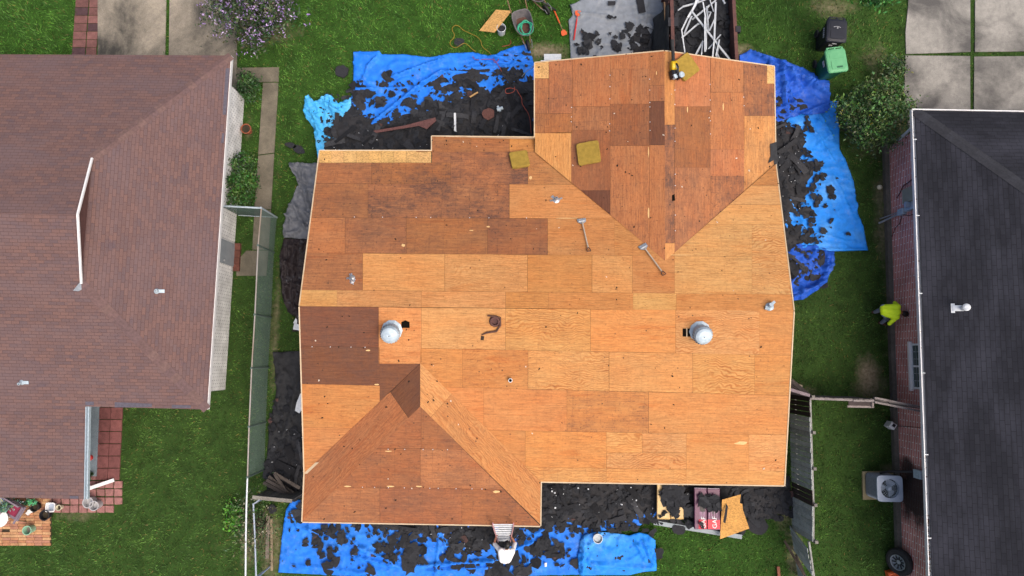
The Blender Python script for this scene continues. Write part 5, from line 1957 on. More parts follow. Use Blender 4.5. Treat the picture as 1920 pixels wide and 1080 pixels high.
for px, py in ((475, 945), (480, 1085)):
    p = G(px, py, 1.3)
    mb = MB()
    mb.tube([(p.x, p.y, -0.05), (p.x, p.y, 1.32)], 0.026, 8)
    mb.build("post", M['acgrey'], t)


def board_fence(t, top_pts, h, lean=(0, 0), dark=(), w=0.14, gap=0.008, name="boards", base=S(150, 158, 154), drop=()):
    """vertical boards hung along a line of top points (world)"""
    mb = MB()
    acc = 0.0
    for a, b in zip(top_pts[:-1], top_pts[1:]):
        d = Vector((b.x - a.x, b.y - a.y, 0))
        L = d.length
        d.normalize()
        nrm = Vector((-d.y, d.x, 0))
        n = max(1, int(L / (w + gap)))
        for k in range(n):
            f = (k + 0.5) / n
            c = a + (b - a) * f
            s = acc + L * f
            if any(q0 < s < q1 for q0, q1 in drop):
                continue
            hh = h + rnd(-.03, .02)
            dk = any(q0 < s < q1 for q0, q1 in dark)
            mb.t = jit(S(60, 50, 48) if dk else base, 0.2)
            bx = c + Vector((lean[0], lean[1], -c.z + 0.03))
            tpx = c + Vector((0, 0, hh - h))
            o = nrm * rnd(-.006, .006)
            mb.bar(bx + o, tpx + o, w, 0.02, tuple(nrm))
        acc += L
    return mb.build(name, M['fence'], t)


ft = [G(1518, 744, 1.6), G(1521, 850, 1.6), G(1524, 940, 1.6), G(1524, 1016, 1.6)]
t = thing("wooden_fence", "long weathered grey board fence along the plywood house's right side", "fence", (ft[1].x, ft[1].y, 0))
Ltot = (ft[0] - ft[-1]).length
s905, s935 = (ft[0] - G(1523, 921, 1.6)).length, (ft[0] - G(1523, 947, 1.6)).length
board_fence(t, ft, 1.6, (0, 0), dark=((0, 0.62), (s905, s935)), base=S(176, 184, 182))
for z in (0.35, 1.5):
    mb = MB()
    mb.t = S(150, 150, 146)
    for a, b in zip(ft[:-1], ft[1:]):
        o = Vector((0.05, 0, z - 1.6))
        mb.bar(a + o, b + o, 0.05, 0.09)
    mb.build("rail", M['fence'], t)
for k in (0, 0.25, 0.5, 0.75, 1.0):
    p = ft[0] + (ft[-1] - ft[0]) * k
    mb = MB()
    mb.t = S(128, 124, 118)
    mb.box((p.x + 0.10, p.y, 0.82), (0.09, 0.09, 1.66))
    mb.build("post", M['fence'], t)
fb = [G(1514, 1028, 1.5), G(1520, 1060, 1.5), G(1530, 1130, 1.45)]
t = thing("wooden_fence", "broken sagging end of the weathered board fence at the bottom edge", "fence", (fb[0].x, fb[0].y, 0))
board_fence(t, fb, 1.5, (0.05, 0.35), base=S(176, 182, 180), drop=((0.9, 1.1),))
mb = MB()
mb.t = S(160, 160, 156)
mb.bar(fb[0] + Vector((0.05, 0.2, -0.02)), fb[2] + Vector((0.05, 0, -0.02)), 0.05, 0.09)
mb.build("rail", M['fence'], t)
mb = MB()
mb.t = S(110, 96, 84)
mb.bar(G(1471, 1014, 0.25), G(1508, 1078, 1.05), 0.07, 0.04)
mb.t = S(90, 80, 74)
mb.bar(G(1492, 1040, 0.3), G(1512, 1085, 0.9), 0.06, 0.04)
mb.build("fallen_rail", M['fence'], t)
# cross fence with its leaning gate
cf = [G(1519, 745, 1.6), G(1600, 748, 1.6), G(1640, 749, 1.6), G(1726, 766, 1.6)]
cf[3].x = min(cf[3].x, rwall_x(cf[3].y) - 0.05)
t = thing("wooden_fence", "old board cross fence with a small gate frame, joining the fence to the brick house", "fence", (cf[1].x, cf[1].y, 0))
board_fence(t, cf, 1.6, (0, 0), base=S(112, 106, 104), w=0.13, gap=0.012)
mb = MB()
mb.t = S(140, 132, 130)
for a, b, o in ((cf[0], cf[1], 0.04), (cf[1], cf[2], 0.05), (cf[2], cf[3], 0.08), (cf[2], cf[3], -0.05)):
    mb.bar(a + Vector((0, -o, -0.03)), b + Vector((0, -o, -0.06)), 0.06, 0.08)
mb.build("rail", M['fence'], t)
mb = MB()
mb.t = S(78, 68, 68)
g0, g1 = G(1591, 749, 1.55), G(1634, 750, 1.55)
h0, h1 = G(1591, 762, 1.2), G(1634, 763, 1.2)
mb.hull8([h0 - Vector((0, 0, .02)), h1 - Vector((0, 0, .02)), g1 - Vector((0, 0, .02)), g0 - Vector((0, 0, .02))], [h0, h1, g1, g0])
o = mb.build("gate", M['fence'], t)
mb = MB()
mb.t = S(150, 140, 138)
mb.bar(h0 + Vector((-.05, 0, .02)), h1 + Vector((.06, 0, .02)), 0.06, 0.05)
mb.bar(g1 + Vector((0.02, 0, .02)), h1 + Vector((0.02, 0, .02)), 0.07, 0.05)
mb.build("frame", M['fence'], o)
# diagonal run behind the house corner
df = [G(1462, 727, 1.6), G(1518, 744, 1.6)]
t = thing("wooden_fence", "short diagonal run of dark board fence at the plywood roof's right corner", "fence", (df[1].x - .3, df[1].y, 0))
board_fence(t, df, 1.6, (0, 0), base=S(92, 80, 82), w=0.13)
mb = MB()
mb.t = S(140, 126, 132)
mb.bar(df[0] + Vector((0, 0.04, .0)), df[1] + Vector((0, 0.04, .0)), 0.09, 0.06)
mb.build("rail", M['fence'], t)
mb = MB()
mb.t = S(108, 98, 92)
for k in range(4):
    mb.bar(G(1474 + k * 3, 716 - k * 1, 0.05 + k * .03), G(1500 + k * 5, 740, 0.06 + k * .03), 0.14, 0.025)
solo(mb, "board_pile", M['fence'], "few loose grey boards on the ground behind the diagonal fence", "boards")
# left wood fence between the yards
lf = [G(474, 932, 1.45), G(548, 939, 1.45)]
t = thing("wooden_fence", "short grey wood fence across the narrow yard beside the lower left blue tarp", "fence", (lf[0].x + .6, lf[0].y, 0))
board_fence(t, lf, 1.45, (0, 0), base=S(110, 106, 100), w=0.12)
mb = MB()
mb.t = S(140, 136, 128)
mb.bar(lf[0] + Vector((0, 0, 0.02)), lf[1] + Vector((0, 0, 0.02)), 0.11, 0.04)
mb.build("rail", M['fence'], t)
# old plank pile and the boards on the ground
planks = [((494, 905), (544, 931), .55), ((500, 900), (540, 922), .6), ((514, 887), (562, 915), .7), ((516, 890), (536, 921), .75), ((504, 893), (546, 928), .5), ((508, 897), (550, 924), .45)]
for k, (a, b, z) in enumerate(planks):
    mb = MB()
    mb.t = jit(S(96, 88, 82), 0.25)
    mb.bar(G(a[0], a[1], z - 0.1), G(b[0], b[1], z), 0.10, 0.04)
    solo(mb, "plank", M['fence'], "weathered plank in the pile on dark felt beside the lower left fence", "plank", "weathered planks piled on the dark felt")
for k, (x0, y0, x1, y1, lab, c) in enumerate(((503, 967, 501, 1047, "greyish board on the ground beside the lower blue tarp, darker end", S(128, 118, 106)), (509, 972, 510, 1070, "longer brown board on the ground beside the lower blue tarp", S(142, 128, 104)))):
    mb = MB()
    mb.t = c
    mb.bar(G(x0, y0, 0.06), G(x1, y1, 0.06), 0.11 - k * .04, 0.05)
    solo(mb, "board", M['fence'], lab, "board")


# ================================================================== plants
def leaf(mb, c, s, rs, up=0.5):
    n = Vector((rs.gauss(0, 1), rs.gauss(0, 1), rs.gauss(0, 1) + up)).normalized()
    x = n.orthogonal().normalized()
    x = (Matrix.Rotation(rs.uniform(0, 6.28), 3, n) @ x)
    y = n.cross(x)
    mb.face([c - x * s, c - y * s * .45 + x * s * .1, c + x * s * 1.1, c + y * s * .45 + x * s * .1])


def bush(name, label, cat, px, py, rx, ry, h, n, size, tones, seed, flowers=None, clumps=22, z0=0.0, open_=0.55, stems=6, group=None, lift=0.35, root=0.0, thick=1.0):
    rs = random.Random(seed)
    c = G(px, py, h * 0.6)
    t = thing(name, label, cat, (c.x, c.y, z0), group)
    cl = []
    for k in range(clumps):
        a, r = rs.uniform(0, 6.28), math.sqrt(rs.random())
        zz = h * (lift + (1 - lift) * rs.uniform(0.2, 1) * math.sqrt(max(0.05, 1 - r * r * 0.8)))
        cl.append((c.x + math.cos(a) * rx * r * .88, c.y + math.sin(a) * ry * r * .88, zz, rs.uniform(.16, .34) * min(rx, ry), jit(rs.choice(tones), .25)))
    mb = MB()
    for k in range(n):
        x, y, z, r, tn = rs.choice(cl)
        g = Vector((rs.gauss(0, r * open_), rs.gauss(0, r * open_), rs.gauss(0, r * .5)))
        mb.t = tuple(v * rs.uniform(.6, 1.4) for v in tn)
        leaf(mb, Vector((x, y, max(.03, z))) + g, size * rs.uniform(.6, 1.25), rs)
    mb.build("foliage", M['leaf'], t)
    mb = MB()
    for k in range(stems):
        x, y, z, r, tn = cl[k % len(cl)]
        b = Vector((c.x + rs.uniform(-.12, .12) * rx, c.y + root + rs.uniform(-.12, .12) * ry, z0 - .03))
        m = (b + Vector((x, y, z))) / 2 + Vector((0, 0, h * .15))
        mb.tube([b, m, Vector((x, y, z))], [.035 * h / 1.5 * thick, .022 * h / 1.5 * thick, .006], 6)
    mb.build("stems", M['bark'], t)
    if flowers:
        tn, nf, fs, zlo = flowers
        mb = MB()
        for k in range(nf):
            x, y, z, r, _ = rs.choice(cl)
            q = Vector((x + rs.gauss(0, r * .8), y + rs.gauss(0, r * .8), max(z + rs.uniform(-.1, .25) * r * 2, zlo)))
            tt = jit(rs.choice(tn), .15)
            for j in range(rs.randint(3, 6)):
                mb.t = jit(tt, .15)
                leaf(mb, q + Vector((rs.gauss(0, fs), rs.gauss(0, fs), rs.gauss(0, fs))), fs * rs.uniform(.5, 1), rs, 1.5)
        mb.build("flowers", M['petal'], t)
    return t


DG = [S(62, 96, 46), S(50, 80, 38), S(78, 112, 54), S(98, 128, 72)]
MG = [S(44, 82, 34), S(58, 98, 42), S(34, 66, 30), S(72, 110, 52)]
bush("crape_myrtle", "purple flowering shrub above the left driveway's right edge", "shrub", 470, 18, 1.45, 1.1, 2.6, 7600, .06, [S(70, 84, 54), S(56, 70, 46), S(84, 96, 62), S(54, 80, 44)], 31,
     ([S(176, 150, 206), S(160, 132, 196), S(196, 170, 222), S(206, 190, 226)], 470, .055, 1.2), 46, open_=.8, stems=9)
bush("bush", "large bush with tiny pale blossoms above the right house's brick corner", "bush", 1648, 214, 1.15, 1.1, 1.9, 9500, .055, DG + [S(104, 136, 70)], 32,
     ([S(206, 206, 150), S(220, 220, 190), S(214, 196, 60)], 90, .022, .9), 52, open_=.75, stems=9)
bush("weedy_shrub", "thin straggly green shrub above the large blossom bush by the concrete drive", "shrub", 1676, 128, .42, .6, 1.0, 900, .05, DG, 33, None, 16, open_=.9, stems=5)
bush("tree", "bright green tree branch reaching in at the upper right edge", "tree", 1612, -6, 1.15, .55, 3.6, 2600, .075, [S(60, 118, 52), S(74, 136, 64), S(52, 98, 44)], 34, None, 34, open_=.9, stems=6, lift=.7, root=2.2, thick=.35)
bush("bush", "leafy green bush at the white wall, by the wire fence gate", "bush", 447, 338, .56, .95, 1.3, 4200, .05, [S(58, 96, 42), S(46, 78, 36), S(80, 122, 52), S(66, 104, 44)], 35, None, 34, open_=.8)
bush("bush", "small round green bush near the concrete path's top corner", "bush", 465, 160, .42, .42, .8, 1700, .045, [S(56, 92, 44), S(44, 76, 36), S(72, 104, 52)], 36, None, 18, open_=.8)
bush("flowering_shrub", "spindly climbing shrub with cream blossoms on the lower left pipe fence", "shrub", 478, 985, .62, 1.25, 1.5, 1300, .045, [S(66, 92, 44), S(84, 108, 56), S(56, 78, 38)], 37,
     ([S(206, 200, 160), S(226, 220, 196), S(214, 190, 170)], 95, .02, .5), 50, open_=1.5, stems=14)
bush("weed", "bright green leafy weed on the lower left lawn by the pipe fence", "weed", 434, 968, .34, .42, .35, 420, .06, [S(84, 140, 50), S(100, 156, 60)], 38, None, 14, open_=1.0, stems=5)
bush("weed", "small dark green weed tuft in the terrace corner by the white downspout", "weed", 170, 893, .2, .12, .3, 260, .04, DG, 39, None, 8, stems=3)

# ================================================================== bins
def bin_(px, py, rz, body, lid, label, black):
    c = G(px, py, 1.06)
    t = thing("wheeled_bin", label, "bin", (c.x, c.y, 0))
    T = Matrix.Translation((c.x, c.y, 0)) @ Matrix.Rotation(rz, 4, 'Z')

    def rr(w, d, z, r=.06, dy=0):
        o = []
        for sx, sy, a0 in ((1, 1, 0), (-1, 1, 90), (-1, -1, 180), (1, -1, 270)):
            for q in (0, 45, 90):
                a = R(a0 + q)
                o.append(Vector((sx * (w / 2 - r) + r * math.cos(a), dy + sy * (d / 2 - r) + r * math.sin(a), z)))
        return o
    mb = MB()
    mb.rings([rr(.50, .54, .03), rr(.54, .60, .25), rr(.62, .72, .96), rr(.67, .77, .965), rr(.67, .77, 1.0)])
    mb.xf(T)
    mb.build("body", body, t)
    mb = MB()
    mb.rings([rr(.68, .80, 1.0, .08), rr(.70, .82, 1.03, .09), rr(.66, .78, 1.065, .10), rr(.56, .64, 1.08, .10)])
    mb.box((0, -.16, 1.086), (.42, .28, .014))
    mb.box((0, .14, 1.083), (.46, .16, .012))
    mb.xf(T)
    lo = mb.build("lid", lid, t, smooth=False)
    mb = MB()
    mb.tube([(-.26, .40, 1.0), (-.24, .46, 1.02), (.24, .46, 1.02), (.26, .40, 1.0)], .02, 8)
    for x in (-.25, 0, .25):
        mb.box((x, .41, 1.02), (.06, .09, .06))
    mb.xf(T)
    mb.build("handle", lid, t)
    for s in (-1, 1):
        mb = MB()
        mb.lathe([(.05, -.03), (.13, -.03), (.14, 0), (.13, .03), (.05, .03)], 16)
        mb.xf(T @ Matrix.Translation((s * .29, .30, .14)) @ Matrix.Rotation(R(90), 4, 'Y'))
        mb.build("wheel", M['rubber'], t)
    mk = M.setdefault('mark', NT("white_print", .6, 0, .3).base(S(190, 192, 196)).mat)
    mb = MB()
    if black:       # arched emblem on the lid, row of marks down the side
        for k in range(10):
            a0, a1 = R(35 + k * 11), R(35 + (k + 1) * 11)
            f = lambda a, r: Vector((math.cos(a) * r, math.sin(a) * r * .55 + .05, 1.0915))
            mb.face([f(a0, .125), f(a0, .15), f(a1, .15), f(a1, .125)][::-1])
        mb.face([(-.02, .055, 1.0915), (.03, .05, 1.0915), (.045, .09, 1.0915), (0, .09, 1.0915)])
        mb.xf(T)
        mb.build("emblem", mk, lo)
        mb = MB()
        for k in range(5):
            mb.box((-.325, .16 - k * .075, .80 - .0 * k), (.02, .045, .07))
        mb.box((.02, -.375, .86), (.14, .03, .03))
        mb.box((-.04, -.362, .70), (.12, .03, .03))
        mb.xf(T)
        mb.build("lettering", mk, t)
    else:
        mb.box((.05, -.24, 1.095), (.20, .06, .004))
        mb.xf(T)
        mb.build("label_plate", M['green'], lo)
        mb = MB()
        mb.box((-.325, .02, .80), (.02, .20, .10))
        mb.xf(T)
        mb.build("lettering", mk, t)


bin_(1569, 57, R(-4), M['black'], M['blacklid'], "black wheeled bin with a pale arched emblem on its lid", True)
bin_(1569, 113, R(8), M['green'], M['greenlid'], "green wheeled bin with pale green lid, next to the black bin", False)

# ================================================================== wheelbarrows, hose, leaning board
def barrow(label, loc, heading):
    t = thing("wheelbarrow", label, "wheelbarrow", (0, 0, 0), "wheelbarrows on the top lawn")
    # local: front (wheel) towards +Y
    def ring(k, z, rx0, rx1, y0, y1, r):
        o = []
        for q in range(20):
            a = 2 * math.pi * q / 20
            c, s = math.cos(a), math.sin(a)
            ex = 0.55 if s < 0 else 0.85
            x = math.copysign(abs(c) ** ex, c)
            y = math.copysign(abs(s) ** ex, s)
            wx = rx0 + (rx1 - rx0) * (y + 1) / 2
            o.append(Vector((x * wx, (y0 + y1) / 2 + y * (y1 - y0) / 2, z)))
        return o
    mb = MB()
    mb.rings([ring(0, .34, .20, .16, -.30, .30, 0), ring(0, .62, .335, .30, -.46, .47, 0), ring(0, .635, .355, .32, -.48, .49, 0), ring(0, .625, .325, .29, -.45, .46, 0), ring(0, .365, .19, .15, -.28, .28, 0)])
    mb.build("tray", M['tray'], t, smooth=False)
    mb = MB()
    mb.rings([ring(0, .366, .19, .15, -.28, .28, 0), ring(0, .40, .205, .165, -.30, .30, 0)])
    mb.build("tray_liner", M['rustdark'], t)
    for s in (-1, 1):
        mb = MB()
        mb.tube([(s * .10, .60, .24), (s * .20, .0, .32), (s * .29, -.55, .50), (s * .30, -.95, .60)], .02, 8)
        mb.build("handle", M['wood'], t)
        mb = MB()
        mb.tube([(s * .23, -.30, .40), (s * .24, -.34, .02), (s * .22, -.10, .02), (s * .20, .02, .33)], .014, 6)
        mb.build("leg", M['steel'], t)
        mb = MB()
        mb.tube([(s * .16, .50, .30), (s * .12, .72, .42), (s * .10, .80, .28)], .013, 6)
        mb.build("brace", M['steel'], t)
    mb = MB()
    mb.lathe([(.06, -.04), (.15, -.045), (.19, -.03), (.20, 0), (.19, .03), (.15, .045), (.06, .04)], 18)
    mb.xf(Matrix.Translation((0, .64, .20)) @ Matrix.Rotation(R(90), 4, 'Y'))
    w = mb.build("wheel", M['rubber'], t)
    t.location = loc
    t.rotation_euler = (0, 0, heading)
    return t


c = G(981, 43, .6)
fr, bk = G(990, 72, .6), G(973, 14, .6)
hd = math.atan2(-(fr.x - bk.x), fr.y - bk.y)
wb1 = barrow("wheelbarrow holding a coiled green hose on the top lawn", (c.x, c.y, 0), hd)
c2_ = G(1003, -18, .6)
wb2 = copy_tree(wb1)
wb2["label"] = "empty wheelbarrow cut off by the photo's top edge"
wb2.location = (c2_.x, c2_.y, 0)
wb2.rotation_euler = (0, 0, hd + R(24))
mb = MB()
pts = []
cc = G(986, 51, .62)
for k in range(150):
    a = k / 150 * 2 * math.pi * 6
    r = .19 + .035 * math.sin(k * .37) + .05 * (k % 50) / 50
    pts.append((cc.x + math.cos(a) * r * 1.0 + .02 * math.sin(k * .11), cc.y + math.sin(a) * r * 1.08, .55 + .05 * (k / 150) + .03 * math.sin(k * .9)))
mb.tube(pts, .019, 7)
solo(mb, "garden_hose", M['hose'], "coiled green garden hose lying in the wheelbarrow", "hose")
# plywood board propped on a white bucket
t = thing("bucket", "white bucket under the leaning plywood board on the top lawn", "bucket", G(940, 55, 0))
b0 = G(940, 54, .3)
mb = MB()
mb.lathe([(.13, .0), (.15, .36), (.16, .36), (.16, .38), (.145, .38), (.125, .03)], 20, (b0.x, b0.y, .0))
mb.build("pail", M['whitem'], t)
mb = MB()
mb.lathe([(.12, .05), (.135, .28)], 18, (b0.x, b0.y, 0))
mb.build("contents", M['black'], t)
mb = MB()
mb.t = S(226, 176, 108)
q = [G(898.5, 57.5, .12), G(927, 61, .36), G(959.5, 20, .52), G(930, 18, .30)]
pn = (q[1] - q[0]).cross(q[3] - q[0]).normalized()
mb.hull8([p - pn * .012 for p in q], q)
solo(mb, "strand_board_sheet", M['osb'], "tan board sheet leaning over a white bucket on the top lawn", "board")

# long handled tools on the lawn and on the grey tarp
def lawn_tool(label, hx, hy, bx, by, blade, shaft, grip, z, name="shovel", bw=.2, bl=.26, grip_frac=.45):
    a, b = G(hx, hy, z), G(bx, by, z)
    t = thing(name, label, "shovel", a)
    d = (b - a).normalized()
    L = (b - a).length
    mb = MB()
    mb.tube([a, b - d * bl * .7], .016, 8)
    mb.build("shaft", shaft, t)
    mb = MB()
    mb.tube([a + d * L * (1 - grip_frac) * .0, a + d * L * grip_frac], .026, 8)
    mb.build("grip", grip, t)
    x = Vector((-d.y, d.x, 0))
    mb = MB()
    e = b - d * bl
    prof = [(0, .03), (.25, .75), (.6, 1), (.85, 1.0), (1.0, .85)]
    top, bot = [], []
    for f, w in prof:
        p = e + d * bl * f
        top.append((p, w))
    ring_u = [p - x * bw / 2 * w for p, w in top] + [p + x * bw / 2 * w for p, w in reversed(top)]
    mb.prism([(p.x, p.y) for p in ring_u], z - .01, z + .012)
    mb.build("blade", blade, t)


lawn_tool("orange handled shovel with small orange blade lying on the grass by the grey tarp", 1038, 17, 1059, 66, M['orange'], M['wood'], M['orange'], .09, bw=.2, bl=.22, grip_frac=.55)
lawn_tool("red shovel lying on the pale grey tarp's left edge", 1076, 75, 1084, 20, M['orange'], M['redp'], M['redp'], .14, bw=.2, bl=.22, grip_frac=.7)
mb = MB()
mb.tube([G(1015, 2, .5), G(1030, 11, .35), G(1043, 20, .12)], .03, 8)
solo(mb, "broom_handle", M['black'], "thick black handle on the grass between barrow and orange shovel", "handle")
# cords
def cord(name, px, z, mat, label, r=.012):
    pts = [G(x, y, zz if zz is not None else z) for x, y, zz in [(p[0], p[1], p[2] if len(p) > 2 else None) for p in px]]
    out = []
    n = len(pts)
    for k in range(n - 1):
        p0, p1, p2, p3 = pts[max(k - 1, 0)], pts[k], pts[k + 1], pts[min(k + 2, n - 1)]
        for j in range(6):
            t = j / 6
            out.append(0.5 * ((2 * p1) + (p2 - p0) * t + (2 * p0 - 5 * p1 + 4 * p2 - p3) * t * t + (3 * p1 - p0 - 3 * p2 + p3) * t ** 3))
    out.append(pts[-1])
    mb = MB()
    mb.tube(out, r, 6)
    return solo(mb, name, mat, label, "cord")


cord("extension_cord", [(923, 106, .16), (917, 98), (905, 88), (901, 76), (893, 68), (880, 62), (868, 56), (862, 50), (855, 47.5), (849, 51), (848, 57), (852, 65), (850, 72), (845, 77), (844, 83), (849, 88), (856, 89), (866, 83), (871, 81), (878, 85), (884, 91), (892, 97)], .07, M['cordy'], "yellow extension cord looping over the lawn above the creased blue tarp")
cord("extension_cord", [(886, 106), (893, 112), (910, 111), (924, 112), (928, 118), (935, 110), (922, 104), (934, 122), (938, 128), (940, 134)], .20, M['cordr'], "thin pink cord tangle on the creased blue tarp's upper right end", .010)
cord("extension_cord", [(965, 163), (963, 172), (950, 175), (948, 168), (956, 165), (968, 168), (972, 174), (978, 184), (979, 194), (984, 203), (990, 212), (994, 226), (996, 250)], .55, M['cordr'], "red cord curled on the black heap beside the upper roof wall", .012)
cord("extension_cord", [(979, 143, .5), (987, 134, .9), (996, 128, 1.6), (1002, 122, 2.5)], .5, M['whitem'], "white cord rising from the heap to the roof's left edge", .012)
cord("cord_end", [(941, 87), (948, 86), (955, 84), (958, 80), (957, 75)], .07, M['cordr'], "short orange cord end on the grass below the wheelbarrow", .012)

# ================================================================== dumpster with scrap
t = thing("dumpster", "rusty dump trailer full of black roofing rubble at the top edge", "dumpster", G(1318, 30, 0))
DZ = 1.45
wl0, wl1 = G(1263, 130, DZ), G(1257, -60, DZ)
wr0, wr1 = G(1382, 130, DZ), G(1372, -60, DZ)
wl0.y = wr0.y = (wl0.y + wr0.y) / 2
for a, b, s in ((wl0, wl1, 1), (wr0, wr1, -1)):
    mb = MB()
    lo0, lo1 = Vector((a.x, a.y, .35)), Vector((b.x, b.y, .35))
    mb.bar((a + lo0) / 2, (b + lo1) / 2, .05, DZ - .35)
    mb.bar(a, b, .11, .09)
    n = 6
    for k in range(n + 1):
        p = a + (b - a) * (k / n)
        mb.bar(Vector((p.x - s * .06, p.y, .35)), Vector((p.x - s * .06, p.y, DZ - .05)), .07, .07)
    mb.build("side_wall", M['rust'], t)
mb = MB()
mb.bar((wl0 + wr0) / 2 * 0 + Vector((wl0.x, wl0.y, .9)), Vector((wr0.x, wr0.y, .9)), .06, 1.1)
mb.build("tailgate", M['rust'], t)
mb = MB()
mb.box(((wl0.x + wr0.x) / 2, (wl0.y + wl1.y) / 2, .36), (wr0.x - wl0.x, abs(wl1.y - wl0.y), .12))
mb.build("floor", M['rust'], t)
for s, xx_ in ((-1, wl0.x - .14), (1, wr0.x + .14)):
    for k in (0.35, 0.6):
        mb = MB()
        mb.lathe([(.1, -.1), (.3, -.1), (.35, -.07), (.35, .07), (.3, .1), (.1, .1)], 18)
        mb.xf(Matrix.Translation((wl0.x * .5 + wr0.x * .5 + s * .55, wl0.y + (wl1.y - wl0.y) * k, .34)) @ Matrix.Rotation(R(90), 4, 'Y'))
        mb.build("wheel", M['rubber'], t)
mb = MB()
mb.box((G(1383, 56, DZ).x, G(1383, 56, DZ).y, DZ), (.16, .2, .14))
mb.box((G(1262, 42, DZ).x, G(1262, 42, DZ).y, DZ + .02), (.34, .30, .04))
mb.build("latch", M['black'], t)
rs = random.Random(50)
mb = MB()
nx, ny = 22, 44
for i in range(nx + 1):
    for j in range(ny + 1):
        x = wl0.x + .04 + (wr0.x - wl0.x - .08) * i / nx
        y = wl0.y + .05 + (wl1.y - wl0.y) * j / ny
        mb.v.append(Vector((x, y, .95 + .18 * mn.noise((x * 1.5, y * 1.5, 3)) + .09 * mn.noise((x * 5, y * 5, 7)))))
mb.m = 1
for i in range(nx):
    for j in range(ny):
        a = i * (ny + 1) + j
        mb.idx([a, a + 1, a + ny + 2, a + ny + 1][::-1])
mb.m = 0
for k in range(260):
    x, y = rnd(wl0.x + .15, wr0.x - .15), rnd(wl0.y + .1, wl1.y)
    scrap(mb, x, y, 1.0 + .18 * mn.noise((x * 1.5, y * 1.5, 3)) + rnd(0, .06), rnd(.08, .26), rs)
tag(mb.build("shingle_rubble", [M['scrap'], M['mound']]), "black roofing rubble filling the rusty dump trailer", "rubble", kind="stuff")
# dark tarp hung over the trailer's left side
mb = MB()
nx, ny = 8, 26
for i in range(nx + 1):
    for j in range(ny + 1):
        f = i / nx
        y = wl0.y + .1 + (wl1.y - wl0.y) * .62 * j / ny
        x = wl0.x - .14 - .32 * f - .05 * mn.noise((f * 3, y * 2.3, 1))
        z = DZ - .04 - 1.05 * f ** .8 + .06 * mn.noise((y * 4, f * 4, 9))
        mb.v.append(Vector((x, y, z)))
for i in range(nx):
    for j in range(ny):
        a = i * (ny + 1) + j
        mb.idx([a, a + 1, a + ny + 2, a + ny + 1])
o = solo(mb, "cover_sheet", M['felt'], "black sheet draped down the left side of the rusty dump trailer", "sheet", smooth=True)
mo = o.modifiers.new("thickness", 'SOLIDIFY')
mo.thickness = .006
mb = MB()
mb.bar(G(1246, 4, 1.2), G(1247, 38, 1.1), .05, .04)
solo(mb, "wood_stick", M['wood'], "thin wooden stick lying on the sheet beside the dump trailer's left wall", "wood stick")
strips = [((1271, 19.5), (1280, 13), 3), ((1280, 13), (1306, 6), 3.2), ((1306, 6), (1330, -4), 3.2), ((1311, -3), (1290, 33), 4.5), ((1306, 0), (1297, 24), 3.5), ((1289, 34), (1278, 57), 2.8), ((1278, 56), (1284, 98), 3.0),
          ((1298, 37), (1342, 1), 3.2), ((1278, 71), (1307, 46), 3.6), ((1307, 46), (1316, 43), 3.2), ((1283, 63), (1297, 30), 3.4), ((1297, 22), (1371, 116), 3.8), ((1318, 4), (1323, 34), 3.2), ((1322, 32), (1322, 97), 4.2), ((1325, 45), (1324.5, 93), 2.0),
          ((1328, 58), (1325, 12), 2.6), ((1331, 0), (1338, 22), 2.6), ((1342, 4), (1339, 76), 3.6), ((1339, 76), (1336, 110), 3.6), ((1330, 58), (1340, 36), 2.4), ((1328, 22), (1333, 23), 2.2), ((1333, 23), (1326, 40), 2.2), ((1328, 92), (1351, 65), 2.6),
          ((1304, 104), (1318, 77), 3.4), ((1318, 77), (1315, 104), 2.8), ((1343, 108), (1348, 75), 2.8), ((1349, 75), (1342, 104), 2.2), ((1355, 0), (1359, 7), 3.0), ((1340, 86), (1349, 110), 2.2)]
zz = 1.16
for k, (a, b, w) in enumerate(strips):
    z = zz + (k % 7) * .035
    mb = MB()
    P, Q = G(*a, z), G(*b, z + rnd(-.03, .05))
    d = (Q - P).normalized()
    u = Vector((0, 0, 1))
    x = d.cross(u).normalized()
    w_ = w / 72.0
    mb.bar(P, Q, w_, .008)
    mb.bar(P + x * w_ / 2 + u * .02, Q + x * w_ / 2 + u * .02, .008, .045)
    if k % 2:
        mb.bar(P - x * w_ / 2 + u * .012, Q - x * w_ / 2 + u * .012, .008, .03)
    solo(mb, "metal_strip", M['whitem'], "bent pale drip edge strip tossed on the rubble in the dump trailer", "metal strip", "pale metal strips tossed in the dump trailer")

# ================================================================== things on the roof
def foam(pl, px, py, px2, py2, s, label, seed):
    f = pl.frame(px, py, px2, py2, .014)
    rs = random.Random(seed)
    mb = MB()
    h = .11
    r0, r1, r2, r3 = [], [], [], []
    n = 8
    for e in range(4):
        for k in range(n):
            t = -1 + 2 * k / n
            x, y = [(t, -1), (1, t), (-t, 1), (-1, -t)][e]
            j = 1 + .035 * mn.noise((x * 2 + seed, y * 2, 0))
            if abs(x) == 1 and abs(y) == 1:
                j *= .95
            for r, z, sc in ((r0, 0, .97), (r1, h * .3, 1), (r2, h * .85, 1), (r3, h, .965)):
                r.append(Vector((x * s / 2 * j * sc, y * s / 2 * j * sc, z + (0.008 * mn.noise((x * 3, y * 3, seed)) if z else 0))))
    mb.rings([r0, r1, r2, r3])
    mb.xf(f)
    solo(mb, "foam_pad", M['foam'], label, "foam pad", "yellow foam pads on the roof")


foam(PL_NW, 1104, 288, 1098, 240, .68, "square yellow foam pad lying alone on the upper roof wing", 1)
foam(PL_N, 974, 301, 964, 255, .56, "rounded yellow foam pad near the notch in the roof's upper edge", 2)
foam(PL_NE, 1284, 127, 1262, 96, .66, "tilted yellow foam pad beside the leaf blower", 3)


